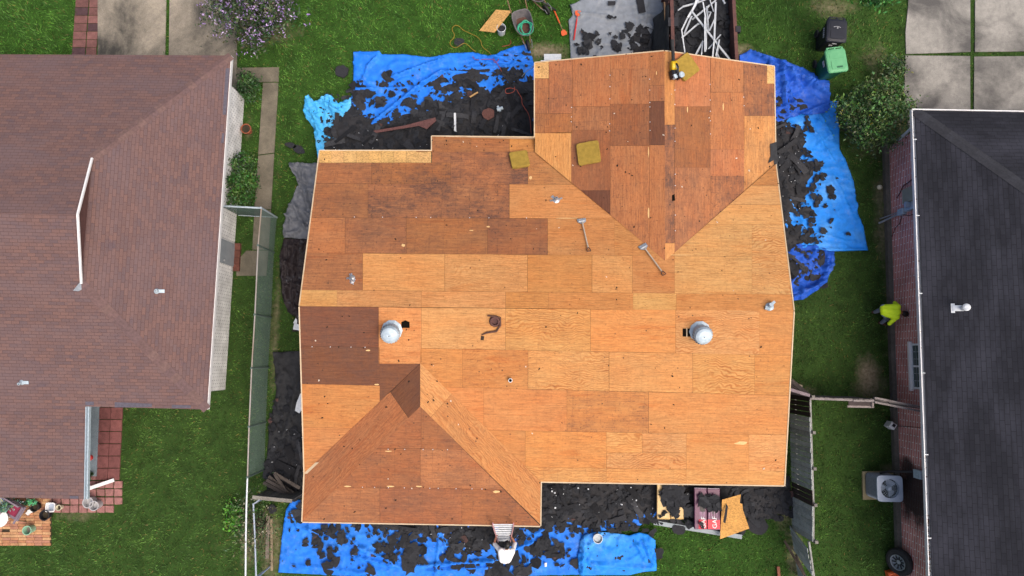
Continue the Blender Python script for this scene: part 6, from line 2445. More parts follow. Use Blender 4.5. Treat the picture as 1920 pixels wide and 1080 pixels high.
def tear_off(pl, hx, hy, bx, by, label):
    f = pl.frame(hx, hy, bx, by, .03)
    L = (pl.at(bx, by) - pl.at(hx, hy)).length
    t = thing("shingle_shovel", label, "shovel", f.translation, "tear off shovels on the roof")
    mb = MB()
    mb.tube([f @ Vector((0, .12, .04)), f @ Vector((0, L - .12, .035))], .021, 8)
    mb.build("shaft", M['pole'], t)
    mb = MB()
    mb.tube([f @ Vector(p) for p in ((0, .14, .04), (-.05, .06, .04), (-.055, .0, .04), (.055, .0, .04), (.05, .06, .04), (0, .14, .04))], .016, 8)
    mb.build("grip", M['rustdark'], t)
    mb = MB()
    pr = [(-.035, L - .16), (.035, L - .16), (.125, L - .10), (.13, L)]
    teeth = []
    for k in range(9):
        x = .13 - .26 * k / 8
        teeth.append((x, L + (.025 if k % 2 == 0 else 0)))
    ring = pr + teeth + [(-.13, L), (-.125, L - .10)]
    mb.hull8([f @ Vector((x, y, .0 + (L + .03 - y) * .12)) for x, y in ring], [f @ Vector((x, y, .012 + (L + .03 - y) * .12)) for x, y in ring])
    mb.build("blade", M['galvdark'], t)
    mb = MB()
    mb.bar(f @ Vector((-.10, L - .085, .03)), f @ Vector((.10, L - .085, .03)), .03, .03)
    mb.build("foot_plate", M['steel'], t)


tear_off(PL_N, 1104, 472, 1090, 411, "tear off shovel with pale shaft near the roof valley, left one")
tear_off(PL_N, 1245, 516, 1204, 460, "tear off shovel lying diagonally just below the roof valley's end")
# leaf blower laid over the peak
f = PL_NE.frame(1262, 150, 1255, 80, .02)
t = thing("leaf_blower", "yellow and black leaf blower with its tube over the roof peak", "leaf blower", f.translation)
mb = MB()
mb.tube([f @ Vector((-.02, .45, .14)), f @ Vector((0, .75, .15)), f @ Vector((.0, 1.15, .17))], [.055, .05, .058], 12)
mb.build("tube", M['rubber'], t)
mb = MB()
mb.lathe([(.05, -.09), (.13, -.09), (.155, -.06), (.155, .06), (.13, .09), (.05, .09)], 20)
mb.xf(f @ Matrix.Translation((-.01, .36, .14)) @ Matrix.Rotation(R(75), 4, 'Y'))
o = mb.build("fan_housing", M['yellow'], t)
mb = MB()
mb.tube([f @ Vector((-.02, .38, .32)), f @ Vector((0, .25, .36)), f @ Vector((.0, .1, .30)), f @ Vector((0, .04, .22))], .026, 8)
mb.build("handle", M['black'], t)
mb = MB()
mb.bbox((0, .12, .13), (.24, .24, .22), .1, .04)
mb.bbox((.12, .06, .16), (.14, .16, .18), .5, .03)
mb.xf(f)
mb.build("engine", M['black'], t)
mb = MB()
mb.lathe([(.03, .0), (.085, .0), (.09, .03), (.06, .05)], 14, (.15, .07, .24))
mb.box((-.05, .02, .20), (.10, .12, .12), .3)
mb.box((.03, .2, .24), (.05, .05, .05), .4)
mb.xf(f)
mb.build("engine_cover", M['galv'], t)
mb = MB()
mb.box((-.01, .30, .295), (.03, .12, .02))
mb.xf(f)
mb.build("decal", M['white'], o)
# ladder against the lower eave
t = thing("ladder", "aluminium ladder with red rails leaning on the lower eave", "ladder", G(945, 1010, 0))
lt0, lt1 = G(924, 983, 2.95), G(963, 983, 2.95)
lb0, lb1 = G(934, 1015, .1), G(956.5, 1015, .1)
for a, b in ((lt0, lb0), (lt1, lb1)):
    mb = MB()
    mb.bar(a, b, .03, .085, tuple((lt1 - lt0).normalized().cross((lt0 - lb0).normalized())))
    o = mb.build("rail", M.setdefault('lrail', noisy("faded_red_rail", S(196, 130, 132), S(214, 170, 172), 8, .5)), t)
for k in range(10):
    f_ = .02 + k * .103
    a, b = lt0 + (lb0 - lt0) * f_, lt1 + (lb1 - lt1) * f_
    mb = MB()
    mb.bar(a, b, .034, .03)
    mb.build("rung", M['whitem'], t)

# ================================================================== machinery by the brick house
t = thing("air_conditioner", "outdoor air conditioner with a round fan grille on a concrete pad", "air conditioner", G(1650, 906, 0))
sl = [G(1617, 884, .06), G(1688, 883, .06), G(1690, 936, .06), G(1618, 937, .06)]
mb = MB()
mb.prism([tuple(p[:2]) for p in sl], -.03, .07)
mb.build("pad", M['slab'], t)
hard([(1617, 884), (1690, 884), (1690, 937), (1618, 937)])
AZ = .86
tc = G(1669, 916.5, AZ)


def rsq(w, z, r=.12, n=6, c=tc):
    o = []
    for sx, sy, a0 in ((1, 1, 0), (-1, 1, 90), (-1, -1, 180), (1, -1, 270)):
        for q in range(n + 1):
            a = R(a0 + 90 * q / n)
            o.append(Vector((c.x + sx * (w / 2 - r) + r * math.cos(a), c.y + sy * (w / 2 - r) + r * math.sin(a), z)))
    return o


mb = MB()
mb.rings([rsq(.76, .07), rsq(.76, .10), rsq(.75, .10), rsq(.75, AZ - .06)], True, False)
o = mb.build("coil_guard", M['acbody'], t)
mb = MB()
for k in range(15):
    z = .13 + k * .047
    mb.rings([rsq(.762, z), rsq(.775, z + .008), rsq(.762, z + .016)], False, False)
mb.build("louvres", M['galvdark'], o)
mb = MB()
outer, sq, circ = [], [], []
for k in range(56):
    a = 2 * math.pi * (k + .5) / 56
    ca, sa = math.cos(a), math.sin(a)
    rr0 = .405 / (abs(ca) ** 9 + abs(sa) ** 9) ** (1 / 9)
    outer.append(Vector((tc.x + ca * rr0, tc.y + sa * rr0, AZ - .07)))
    sq.append(Vector((tc.x + ca * rr0, tc.y + sa * rr0, AZ - .004)))
    circ.append(Vector((tc.x + ca * .295, tc.y + sa * .295, AZ + .004)))
cin = [Vector((p.x, p.y, AZ - .12)) for p in circ]
mb.rings([outer, sq, circ, cin], False, False)
tp_ = mb.build("top_cover", M['acgrey'], t)
mb = MB()
mb.lathe([(.29, AZ - .30), (.29, AZ - .28)], 24, (tc.x, tc.y, 0))
mb.build("fan_well", M['black'], t)
mb = MB()
for k in range(3):
    a0 = k * 2.094 + .5
    pts = []
    for q in range(7):
        a = a0 + q * .2
        pts.append((math.cos(a), math.sin(a), AZ - .10 - q * .018))
    for q in range(6):
        p0, p1 = pts[q], pts[q + 1]
        mb.face([(tc.x + p0[0] * .07, tc.y + p0[1] * .07, p0[2]), (tc.x + p0[0] * .27, tc.y + p0[1] * .27, p0[2]), (tc.x + p1[0] * .27, tc.y + p1[1] * .27, p1[2]), (tc.x + p1[0] * .07, tc.y + p1[1] * .07, p1[2])])
mb.build("fan_blades", M['acgrey'], t)
mb = MB()
mb.lathe([(.075, AZ - .14), (.075, AZ - .02), (.05, AZ + .008)], 16, (tc.x, tc.y, 0))
mb.build("fan_hub", M['acgrey'], t)
mb = MB()
for k in range(22):
    a = 2 * math.pi * k / 22
    d = Vector((math.cos(a), math.sin(a), 0))
    mb.tube([tc + d * .06 + Vector((0, 0, .008)), tc + d * .295 + Vector((0, 0, .008))], .003, 4)
for r in (.12, .18, .24):
    mb.tube([tc + Vector((math.cos(k * .2618) * r, math.sin(k * .2618) * r, .010)) for k in range(24)], .003, 4, True)
mb.build("grille", M['galv'], t)
mb = MB()
q = on_rwall(1706, 886, 1.15)
mb.tube([Vector((tc.x - .1, tc.y + .42, .45)), Vector((tc.x + .1, tc.y + .50, .6)), Vector((q.x - .14, q.y + .02, 1.1)), Vector((q.x - .03, q.y, 1.15))], .04, 8)
mb.build("refrigerant_line", M['rubber'], t)
# spare wheel against the wall
t = thing("car_wheel", "black car tyre with a dark rim leaning on the brick wall", "wheel", G(1690, 1060, 0))
wc_ = G(1697, 1054, .45)
wc_.x = min(wc_.x, rwall_x(wc_.y) - .22)
T = Matrix.Translation(wc_) @ Matrix.Rotation(R(8), 4, 'Z') @ Matrix.Rotation(R(-62), 4, 'Y')
T.translation.z = .42
mb = MB()
mb.lathe([(.24, -.09), (.33, -.115), (.40, -.10), (.43, -.05), (.43, .05), (.40, .10), (.33, .115), (.24, .09), (.235, 0)], 32)
mb.rings([], False, False) if False else None
mb.xf(T)
mb.build("tyre", M['rubber'], t)
mb = MB()
mb.lathe([(.02, .0), (.245, .0), (.245, .12), (.225, .115), (.215, .04), (.08, .03), (.07, .06), (.02, .06)], 28)
mb.xf(T)
o = mb.build("rim", M['galvdark'], t)
mb = MB()
for k in range(10):
    a = 2 * math.pi * k / 10
    d = Vector((math.cos(a), math.sin(a), 0))
    mb.bar(d * .07 + Vector((0, 0, .055)), d * .222 + Vector((0, 0, .06)), .035, .02)
mb.xf(T)
mb.build("spoke", M['black'], o)
mb = MB()
c = G(1676, 1080, .2)
mb.bbox((c.x, c.y, .14), (.34, .30, .26), .2, .04)
mb.tube([(c.x - .1, c.y, .30), (c.x, c.y, .34), (c.x + .1, c.y, .30)], .018, 6)
mb.lathe([(.035, .26), (.035, .31), (.03, .32)], 10, (c.x + .11, c.y + .1, 0))
solo(mb, "fuel_can", M['orange'], "bright orange can on the grass below the car tyre", "fuel can")
# small white things in the right yard
t = thing("birdhouse_box", "small white box with a dark opening on the lower right lawn", "box", G(1668, 795, 0))
c = G(1673, 798, .35)
mb = MB()
mb.bbox((c.x, c.y, .25), (.20, .20, .34), R(-35), .02)
mb.build("shell", M['white'], t)
mb = MB()
mb.box((c.x + .015, c.y + .01, .422), (.10, .10, .012), R(-35))
mb.build("opening", M['black'], t)
mb = MB()
c = G(1649, 351, .08)
mb.sphere((c.x, c.y, .085), .085, 16, 10)
solo(mb, "ball", M['ivory'], "small cream ball on the grass near the electric meter", "ball", smooth=True)
mb = MB()
c = G(1674, 767, .05)
mb.sphere((c.x, c.y, .05), .11, 9, 6, (1, .8, .6))
mb.sphere((c.x + .1, c.y - .07, .04), .07, 8, 5, (1, .8, .6))
solo(mb, "stone", M['conc_f'], "pale lumpy stone beside the cross fence and the brick wall", "stone")
mb = MB()
mb.tube([G(1490, 718, .06), G(1497, 722, .07), G(1503, 725, .06)], [.05, .035, .055], 8)
solo(mb, "wood_offcut", M['fascia'], "pale wood offcut on the grass behind the diagonal fence", "offcut")

# ================================================================== shingle bundles, boards on the lower right
def bundle(x0, x1, y0, y1, z, label, tones, group, h=.085):
    t = thing("shingle_bundle", label, "shingle bundle", G((x0 + x1) / 2, (y0 + y1) / 2, z - h), group)
    a, b = G(x0, y0, z), G(x1, y1, z)
    c = ((a.x + b.x) / 2, (a.y + b.y) / 2, z - h / 2)
    mb = MB()
    mb.t = tones[0]
    mb.bbox(c, (abs(b.x - a.x) - .01, abs(a.y - b.y), h - .006), rnd(-.015, .015), .015)
    mb.build("wrapper", M['cream'], t)
    mb = MB()
    mb.t = tones[1]
    yy = max(a.y, b.y)
    mb.box((c[0], yy + .004, c[2]), (abs(b.x - a.x) * .93, .014, h * .6))
    mb.build("end_flap", M['cream'], t)
    return t, c, a, b


LAV, DKP = S(196, 186, 208), S(72, 40, 62)
mb = MB()
for pxs in ((1232, 1282), (1302, 1368)):
    for k in range(3):
        y = 925 + k * 22
        mb.bar(G(pxs[0], y, .07), G(pxs[1], y, .07), .10, .12)
solo(mb, "pallet_runners", M['wood'], "wooden runners under the two shingle bundle stacks", "pallet")
for k in range(4):
    z = .22 + k * .09
    bundle(1233 - k * .4, 1257, 908 - k * 1.0, 974 - k * .6, z, "cream wrapped shingle bundle in the stack left of the crimson one", (S(224, 190, 130), LAV), "shingle bundles in the cream stack")
    bundle(1257.5, 1282, 909 - k * 1.0, 974 - k * .6, z, "cream wrapped shingle bundle in the stack left of the crimson one", (S(218, 182, 122), LAV), "shingle bundles in the cream stack")
CR, CRB = S(112, 66, 96), S(214, 26, 58)
gl = []
for k in range(5):
    z = .22 + k * .09
    a_ = bundle(1303 - k * .3, 1326, 922 - k * 1.6, 991 + k * .5, z, "crimson and plum wrapped shingle bundle in the taller stack under the board", (CR, LAV), "shingle bundles in the crimson stack")
    b_ = bundle(1326.5, 1351, 923 - k * 1.6, 992 + k * .5, z, "crimson and plum wrapped shingle bundle in the taller stack under the board", (CR, LAV), "shingle bundles in the crimson stack")
ZT = .22 + 4 * .09
# printed red panels with the maker's letters on the top bundles
for (tt, c, a, b), (x0, x1) in ((a_, (1310, 1325)), (b_, (1327, 1350))):
    mb = MB()
    q = [G(x0, 974, ZT + .004), G(x1, 975, ZT + .004), G(x1, 992, ZT + .004), G(x0, 992, ZT + .004)]
    mb.t = CRB
    mb.face(ccw3(q, Vector((0, 0, 1))))
    mb.t = S(34, 22, 30)
    q = [G(x0 + 1, 936, ZT + .004), G(x1 - 1, 935, ZT + .004), G(x1 - 3, 958, ZT + .004), G((x0 + x1) / 2, 966, ZT + .004), G(x0 + 2, 955, ZT + .004)]
    mb.face(ccw3(q, Vector((0, 0, 1))))
    mb.t = S(168, 128, 160)
    for k in range(4):
        xx_ = x0 + 2 + k * (x1 - x0 - 4) / 4
        q = [G(xx_, 960, ZT + .006), G(xx_ + 1.6, 959, ZT + .006), G(xx_ + 1.2, 973, ZT + .006), G(xx_ + .2, 972, ZT + .006)]
        mb.face(ccw3(q, Vector((0, 0, 1))))
    mb.build("printed_panel", M['cream'], tt)
for (tt, c, a, b), (px, py, tx) in ((b_, (1344, 991, "GAF")), (a_, (1323, 991.5, "GAF"))):
    cu = bpy.data.curves.new("lettering", 'FONT')
    cu.body = tx
    cu.size = .20
    cu.extrude = .002
    ob = bpy.data.objects.new("lettering_source", cu)
    COL.objects.link(ob)
    me = bpy.data.meshes.new_from_object(ob.evaluated_get(bpy.context.evaluated_depsgraph_get()))
    bpy.data.objects.remove(ob)
    p = G(px, py, ZT + .010)
    me.transform(Matrix.Translation(p - tt.location) @ Matrix.Rotation(R(90), 4, 'Z'))
    me.materials.clear()
    me.materials.append(M['white'])
    o = bpy.data.objects.new("lettering", me)
    COL.objects.link(o)
    o.parent = tt
mb = MB()
rs = random.Random(77)
for px, py, r, z in ((1262, 930, .42, .55), (1248, 925, .3, .56), (1275, 940, .3, .56), (1258, 955, .2, .53), (1270, 962, .22, .54), (1246, 960, .09, .52), (1240, 968, .07, .52), (1322, 935, .3, .64), (1338, 938, .26, .64), (1317, 984, .1, .64), (1296, 960, .25, .4), (1292, 980, .2, .3), (1345, 950, .16, .64), (1331, 955, .12, .64)):
    p = G(px, py, z)
    for q in range(4):
        scrap(mb, p.x + rs.gauss(0, r * .3), p.y + rs.gauss(0, r * .3), z + .01 * q, r * rs.uniform(.6, 1), rs)
tag(mb.build("shingle_rubble", M['scrap']), "torn black shingles lying on top of the wrapped bundle stacks", "rubble", kind="stuff")
mb = MB()
mb.t = S(206, 154, 84)
q = [G(1350, 1011, .30), G(1405, 991, .42), G(1393, 956, .70), G(1392, 945, .76), G(1387, 943, .78), G(1389, 927, .86), G(1354, 937, .80)]
mb.hull8([p - Vector((0, 0, .016)) for p in q], q)
solo(mb, "strand_board_offcut", M['osb'], "tan strand board offcut with a broken edge leaning on the crimson bundles", "board")
piece([(1356, 978), (1359, 962), (1362, 944), (1365, 950), (1363, 966), (1360, 982)], "dark torn strip stuck on the tan strand board offcut", .80, th=.01)
mb = MB()
a, b = G(1226, 980, .10), G(1391, 1007, .10)
mb.bar(a, b, .13, .02)
mb.bar(a + Vector((0, .07, .03)), b + Vector((0, .07, .03)), .02, .06)
solo(mb, "metal_flashing", M['strip'], "long pale grey metal strip on the grass below the bundle stacks", "metal strip")
# bucket, nails tub on the blue tarp
t = thing("bucket", "dirty white bucket with a dark middle on the dusty blue tarp", "bucket", G(1120, 1008, 0))
c = G(1120, 1008, .3)
mb = MB()
mb.lathe([(.12, .16), (.145, .44), (.155, .44), (.155, .46), (.14, .46), (.12, .2)], 18, (c.x, c.y, 0))
mb.build("pail", M['whitem'], t)
mb = MB()
mb.lathe([(.10, .30), (.12, .36)], 14, (c.x, c.y, 0))
mb.build("contents", M['galvdark'], t)
mb = MB()
mb.tube([G(1023, 1055, .2), G(1023, 1062, .2)], .04, 8)
solo(mb, "caulk_tube", M['wshirt'], "small pale tube lying on the wide blue tarp right of the man", "tube")
# rest of the small tool at the bottom edge
mb = MB()
mb.bar(G(1459, 1062, .1), G(1461, 1090, .1), .09, .05)
solo(mb, "paint_stick", noisy("reddish_wood", S(150, 84, 60), S(130, 72, 52), 8, .7), "short reddish wood block on the grass at the bottom edge near the fence", "wood block")

# ================================================================== the left house's terrace
t = thing("flower_pot", "terracotta flower pot on the grass by the concrete path", "flower pot", G(463, 243, 0))
c = G(463, 243, .2)
mb = MB()
mb.lathe([(.11, .0), (.155, .26), (.175, .26), (.175, .31), (.15, .31), (.14, .27)], 20, (c.x, c.y, 0))
mb.build("pot", M['terra'], t)
mb = MB()
mb.lathe([(.13, .26), (.14, .285)], 16, (c.x, c.y, 0))
mb.build("soil", M['soil'], t)


def tub(px, py, r, h, mat, label, name="bucket", cat="bucket", inner=None, base=.05):
    t = thing(name, label, cat, G(px, py, base))
    c = G(px, py, h * .8)
    mb = MB()
    mb.lathe([(r * .8, base), (r, base + h), (r * 1.07, base + h), (r * 1.07, base + h + .02), (r * .9, base + h + .02), (r * .72, base + .03)], 20, (c.x, c.y, 0))
    mb.build("shell", mat, t)
    mb = MB()
    mb.lathe([(r * .8, base + h * .45), (r * .84, base + h * .5)], 16, (c.x, c.y, 0))
    mb.build("contents", inner or M['soil'], t)
    return t


tub(169, 941, .17, .28, M['clear'], "milky plastic bucket on the pink pavers, left of the other one", inner=M['clear'])
tub(180, 947, .15, .30, M['clear'], "milky plastic bucket on the pink pavers, nearer the lawn", inner=M['clear'])
tub(113, 951, .09, .14, M['ivory'], "small cream ring shaped tub on the paver edge", "tub", "tub")
tub(55, 993, .14, .26, noisy("mint_pot", S(140, 190, 160), S(160, 206, 176), 6, .6), "mint green pot on the tan brick terrace", "flower_pot", "flower pot", M['conc_f'])
tub(87, 965, .16, .2, M['black'], "round black pot at the brick terrace's right corner", "flower_pot", "flower pot")
tub(68, 950, .14, .18, M['rubber'], "low round dark pot on the cluttered terrace against the porch roof", "flower_pot", "flower pot")
tub(92, 958, .01, .01, M['black'], "tiny dark cap beside the white square tray", "cap", "cap") if False else None
t = thing("tray", "square white plastic tray on the terrace pavers", "tray", G(95, 951, .05))
c = G(95, 951, .2)
mb = MB()
rr_ = lambda w, z: rsq(w, z, .05, 3, c)
mb.rings([rr_(.22, .06), rr_(.28, .22), rr_(.30, .22), rr_(.30, .235), rr_(.25, .235), rr_(.20, .10)])
mb.build("shell", M['white'], t)
mb = MB()
mb.rings([rr_(.20, .12), rr_(.21, .125)])
mb.build("contents", M['acgrey'], t)
# folding chair with crimson seat
t = thing("garden_chair", "grey garden chair with a crimson cushion on the brick terrace", "chair", G(30, 960, .05))
c = G(29, 957, .45)
T = Matrix.Translation((c.x, c.y, .05)) @ Matrix.Rotation(R(-28), 4, 'Z')
mb = MB()
mb.bbox((0, 0, .42), (.52, .50, .05), 0, .02)
mb.xf(T)
mb.build("seat", M.setdefault('chairgrey', noisy("mauve_grey_plastic", S(120, 108, 122), S(142, 128, 142), 6, .6)), t)
mb = MB()
mb.bbox((-.02, .02, .47), (.30, .34, .05), 0, .02)
mb.xf(T)
mb.build("cushion", M['pink'], t)
mb = MB()
for k in range(6):
    mb.bar((-.22 + k * .088, .26, .44), (-.22 + k * .088, .38, .86), .05, .02)
mb.bar((-.27, .39, .88), (.27, .39, .88), .05, .05)
mb.xf(T)
mb.build("backrest", M['chairgrey'], t)
for sx in (-1, 1):
    mb = MB()
    mb.bar((sx * .28, -.26, .62), (sx * .28, .30, .62), .06, .03)
    mb.xf(T)
    mb.build("armrest", M['chairgrey'], t)
    for sy in (-1, 1):
        mb = MB()
        mb.tube([(sx * .24, sy * .22, .40), (sx * .30, sy * .34, .0)], .02, 6)
        mb.xf(T)
        mb.build("leg", M['wood'], t)
t = thing("side_table", "round white table cut off by the photo's left edge", "table", G(0, 972, .05))
c = G(0, 972, .6)
mb = MB()
mb.lathe([(.26, .60), (.27, .61), (.27, .63), (.25, .64)], 26, (c.x, c.y, 0))
mb.build("top", M['white'], t)
for k in range(3):
    mb = MB()
    a = k * 2.09
    mb.tube([(c.x + math.cos(a) * .15, c.y + math.sin(a) * .15, .60), (c.x + math.cos(a) * .22, c.y + math.sin(a) * .22, .05)], .016, 6)
    mb.build("leg", M['white'], t)
bush("potted_plant", "variegated pale green plant at the photo's lower left, behind the chair", "plant", 14, 945, .26, .3, .9, 520, .06, [S(110, 150, 128), S(80, 120, 96), S(190, 206, 196)], 41, None, 12, open_=.9, stems=4)
bush("potted_plant", "small green plant hidden under the porch roof edge beside the black pot", "plant", 52, 941, .34, .12, .5, 360, .05, [S(70, 120, 84), S(96, 170, 124)], 42, None, 10, open_=.8, stems=4)
mb = MB()
mb.box(tuple(G(58, 958, .12)), (.16, .12, .10), .4)
mb.box(tuple(G(54, 961, .10)), (.14, .10, .08), .9)
solo(mb, "small_boxes", M['white'], "two little white boxes on the brick terrace beside the chair", "box")
mb = MB()
c = G(165, 859, .2)
mb.lathe([(.04, .06), (.09, .06), (.10, .16), (.05, .22), (.03, .22)], 12, (c.x, c.y, 0))
mb.tube([(c.x + .05, c.y + .02, .2), (c.x + .16, c.y + .1, .28)], .012, 6)
solo(mb, "watering_can", M['redp'], "small red watering can on the bluish concrete terrace", "watering can")


# ================================================================== people
def capsule(mb, a, b, r0, r1, n=14, flat=1.0):
    a, b = Vector(a), Vector(b)
    d = b - a
    L = d.length
    d.normalize()
    u = Vector((0, 0, 1)) if abs(d.z) < .9 else Vector((1, 0, 0))
    x = d.cross(u).normalized()
    y = x.cross(d)
    rings = []
    for k in range(-3, 4):
        if k <= 0:
            an = k * R(29)
            t, r = math.sin(an) * r0, math.cos(an) * r0
        else:
            break
        rings.append((t, max(r, .002)))
    for f in (.33, .66):
        rings.append((L * f, r0 + (r1 - r0) * f))
    for k in range(0, 4):
        an = k * R(29)
        rings.append((L + math.sin(an) * r1, max(math.cos(an) * r1, .002)))
    mb.rings([[a + d * t + x * (r * math.cos(2 * math.pi * q / n)) + y * (r * flat * math.sin(2 * math.pi * q / n)) for q in range(n)] for t, r in rings])


def fuse(mb, name, mat, parent, voxel=.012, sm=3):
    """one continuous surface from overlapping shapes"""
    o = mb.build(name, mat, parent)
    md = o.modifiers.new("remesh", 'REMESH')
    md.mode = 'VOXEL'
    md.voxel_size = voxel
    s = o.modifiers.new("smooth", 'SMOOTH')
    s.iterations = sm
    s.factor = .5
    me = bpy.data.meshes.new_from_object(o.evaluated_get(bpy.context.evaluated_depsgraph_get()))
    me.polygons.foreach_set("use_smooth", [True] * len(me.polygons))
    o.modifiers.clear()
    o.data = me
    return o


def hand(mb, wrist, palm_dir, palm_n, curl=.5, s=1.0, side=1):
    w, d, nn = Vector(wrist), Vector(palm_dir).normalized(), Vector(palm_n).normalized()
    x = d.cross(nn).normalized() * side
    kn = w + d * .085 * s
    for k in range(4):
        o = x * (-.027 + .018 * k) * s
        capsule(mb, w + o * .55, kn + o, .014 * s, .012 * s, 8)
        L = (.066, .078, .072, .056)[k] * s
        p0 = kn + o
        p1 = p0 + (d * math.cos(curl) + nn * math.sin(curl)) * L * .5
        p2 = p1 + (d * math.cos(curl * 2) + nn * math.sin(curl * 2)) * L * .32
        p3 = p2 + (d * math.cos(curl * 2.7) + nn * math.sin(curl * 2.7)) * L * .25
        capsule(mb, p0, p1, .0098 * s, .009 * s, 8)
        capsule(mb, p1, p2, .009 * s, .0085 * s, 8)
        capsule(mb, p2, p3, .0085 * s, .007 * s, 8)
    t0 = w + d * .025 * s - x * .03 * s
    t1 = t0 + (d * .7 - x * .6 + nn * .35).normalized() * .04 * s
    t2 = t1 + (d * .85 - x * .1 + nn * .5).normalized() * .032 * s
    capsule(mb, w + d * .01, t0, .015 * s, .013 * s, 8)
    capsule(mb, t0, t1, .0125 * s, .010 * s, 8)
    capsule(mb, t1, t2, .010 * s, .008 * s, 8)


def person(label, J, shirt, pants, shoes, palm):
    """J: joint positions (world)"""
    V = {k: Vector(v) for k, v in J.items() if k != 'sleeve'}
    t = thing("person", label, "person", (V['pelvis'].x, V['pelvis'].y, 0))
    mb = MB()
    hd, nk = V['head'], V['neck']
    fwd, up = V['face'].normalized(), (hd - nk).normalized()
    fwd = (fwd - up * fwd.dot(up)).normalized()
    sdx = fwd.cross(up)
    # head, brow to chin, nose, ears
    capsule(mb, hd - up * .03 - fwd * .012, hd + up * .035 - fwd * .014, .083, .088)
    capsule(mb, hd - up * .055 + fwd * .03, hd - up * .085 + fwd * .055, .058, .040)
    capsule(mb, hd + up * .02 + fwd * .085, hd - up * .018 + fwd * .102, .009, .014, 8)
    for s in (-1, 1):
        capsule(mb, hd + sdx * s * .082 + up * .015 - fwd * .008, hd + sdx * s * .084 - up * .022 - fwd * .004, .016, .011, 8)
        capsule(mb, hd + sdx * s * .032 + up * .012 + fwd * .078, hd + sdx * s * .045 + up * .012 + fwd * .072, .012, .010, 8)
    capsule(mb, hd - up * .052 + fwd * .088 - sdx * .022, hd - up * .052 + fwd * .088 + sdx * .022, .010, .010, 8)
    capsule(mb, nk - up * .05, hd - up * .06, .058, .054)
    mid = (V['shl'] + V['shr']) / 2
    for s in ('l', 'r'):
        capsule(mb, V['sh' + s], V['hip' + s] * .6 + V['pelvis'] * .4, .075, .09)
        capsule(mb, V['sh' + s], V['el' + s], .052, .042)
        capsule(mb, V['el' + s], V['wr' + s], .042, .028)
        capsule(mb, V['hip' + s], V['kn' + s], .082, .058)
        capsule(mb, V['kn' + s], V['an' + s], .058, .038)
        hand(mb, V['wr' + s], V['wr' + s] - V['el' + s], V['pn' + s], palm, 1.0, 1 if s == 'r' else -1)
    capsule(mb, mid, V['pelvis'], .10, .11)
    capsule(mb, V['shl'], V['shr'], .065, .065)
    fuse(mb, "body", M['skin'], t, .0085, 2)
    # hair
    mb = MB()
    capsule(mb, hd + up * .035 - fwd * .028, hd + up * .055 - fwd * .010, .106, .098)
    capsule(mb, hd - up * .04 - fwd * .045, hd + up * .03 - fwd * .04, .084, .098)
    fuse(mb, "hair", M['hair'], t, .012, 3)
    # shirt
    mb = MB()
    for s in ('l', 'r'):
        hipc = V['hip' + s] * .75 + V['pelvis'] * .25
        capsule(mb, V['sh' + s] * .9 + mid * .1, hipc, .105, .125)
        e = V['sh' + s] + (V['el' + s] - V['sh' + s]) * J.get('sleeve', .8)
        capsule(mb, V['sh' + s], e, .078, .066)
    capsule(mb, mid, V['pelvis'], .125, .135)
    capsule(mb, V['shl'], V['shr'], .085, .085)
    fuse(mb, "shirt", shirt, t, .016, 3)
    mb = MB()
    for s in ('l', 'r'):
        capsule(mb, V['hip' + s], V['kn' + s], .100, .078)
        capsule(mb, V['kn' + s], V['an' + s] * .93 + V['kn' + s] * .07, .078, .062)
    capsule(mb, V['hipl'], V['hipr'], .115, .115)
    fuse(mb, "trousers", pants, t, .016, 3)
    for s in ('l', 'r'):
        mb = MB()
        a = V['an' + s]
        f2 = V['toe' + s].normalized()
        capsule(mb, Vector((a.x, a.y, a.z - .03)) - f2 * .05, Vector((a.x, a.y, a.z - .045)) + f2 * .15, .046, .040)
        fuse(mb, "shoe", shoes, t, .012, 2)
    return t


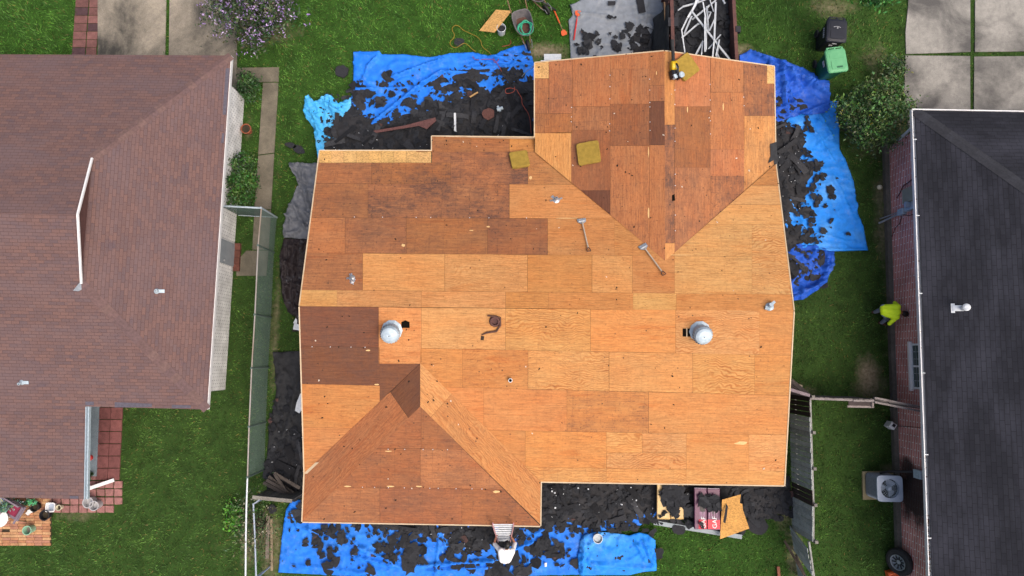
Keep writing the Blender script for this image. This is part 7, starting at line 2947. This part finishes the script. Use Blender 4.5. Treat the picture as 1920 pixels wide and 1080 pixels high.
# man in white at the ladder's foot: bending towards the house (+Y), hands on the rails
hx = G(951, 1021, 1.5)
hp = G(947, 1049, .98)
fy = hp.y + .05
hb, ht_ = lb0 + (lt0 - lb0) * .36, lb1 + (lt1 - lb1) * .36
ux = Vector((1, 0, 0))
spine = Vector((hx.x - .02, hx.y - .24, 1.33))
person("man in a white shirt bending at the foot of the ladder", dict(
    head=(hx.x, hx.y, 1.50), neck=(hx.x - .01, hx.y - .12, 1.41), face=(0, .75, -.5),
    shl=(spine.x - .185, spine.y, 1.32), shr=(spine.x + .185, spine.y, 1.32), pelvis=(hp.x, hp.y, .98), hipl=(hp.x - .10, hp.y, .94), hipr=(hp.x + .10, hp.y, .94),
    ell=(hb.x - .06, hb.y - .26, 1.05), wrl=(hb.x - .02, hb.y - .06, hb.z + .02), elr=(ht_.x + .12, ht_.y - .24, 1.05), wrr=(ht_.x + .03, ht_.y - .06, ht_.z + .02), pnl=(1, .3, 0), pnr=(-1, .3, 0),
    knl=(hp.x - .12, fy + .12, .50), knr=(hp.x + .12, fy + .05, .50), anl=(hp.x - .13, fy + .02, .09), anr=(hp.x + .14, fy - .08, .09), toel=(0, 1, 0), toer=(.2, 1, 0), sleeve=.95), M['wshirt'], M['dkpants'], M['rustdark'], 1.0)
# man in hi-vis bending to the ground by the brick wall (towards +X)
hh = G(1698, 588, .98)
hh.x = min(hh.x, rwall_x(hh.y) - .14)
pl_ = G(1659, 582, .92)
sh = Vector((hh.x - .25, hh.y + .06, 1.06))
person("man in a fluorescent yellow shirt stooping beside the brick wall", dict(
    head=(hh.x, hh.y, .99), neck=(hh.x - .13, hh.y + .03, 1.05), face=(.5, -.1, -.85),
    shl=(sh.x + .02, sh.y + .17, 1.05), shr=(sh.x - .02, sh.y - .19, 1.03), pelvis=(pl_.x, pl_.y, .90), hipl=(pl_.x, pl_.y + .10, .86), hipr=(pl_.x + .02, pl_.y - .10, .86),
    ell=(sh.x + .07, sh.y + .30, .80), wrl=(sh.x + .17, sh.y + .12, .56), elr=(sh.x - .16, sh.y - .40, .84), wrr=(sh.x - .02, sh.y - .34, .60), pnl=(0, -1, 0), pnr=(0, 1, 0),
    knl=(pl_.x + .12, pl_.y + .06, .46), knr=(pl_.x + .30, pl_.y - .22, .48), anl=(pl_.x + .10, pl_.y + .0, .10), anr=(pl_.x + .32, pl_.y - .36, .09), toel=(1, 0, 0), toer=(1, -.3, 0), sleeve=.95), M['hivis'], M['jeans'], M['rustdark'], .5)
mb = MB()
c = G(1692, 602, .0)
p0_ = G(1692, 559, 1.0)
mb.bar(G(1683, 561, .95), G(1693, 558, .98), .04, .05)
solo(mb, "trowel", M['whitem'], "thin pale tool beside the fluorescent shirt's raised arm", "tool") if False else None
make_turf()
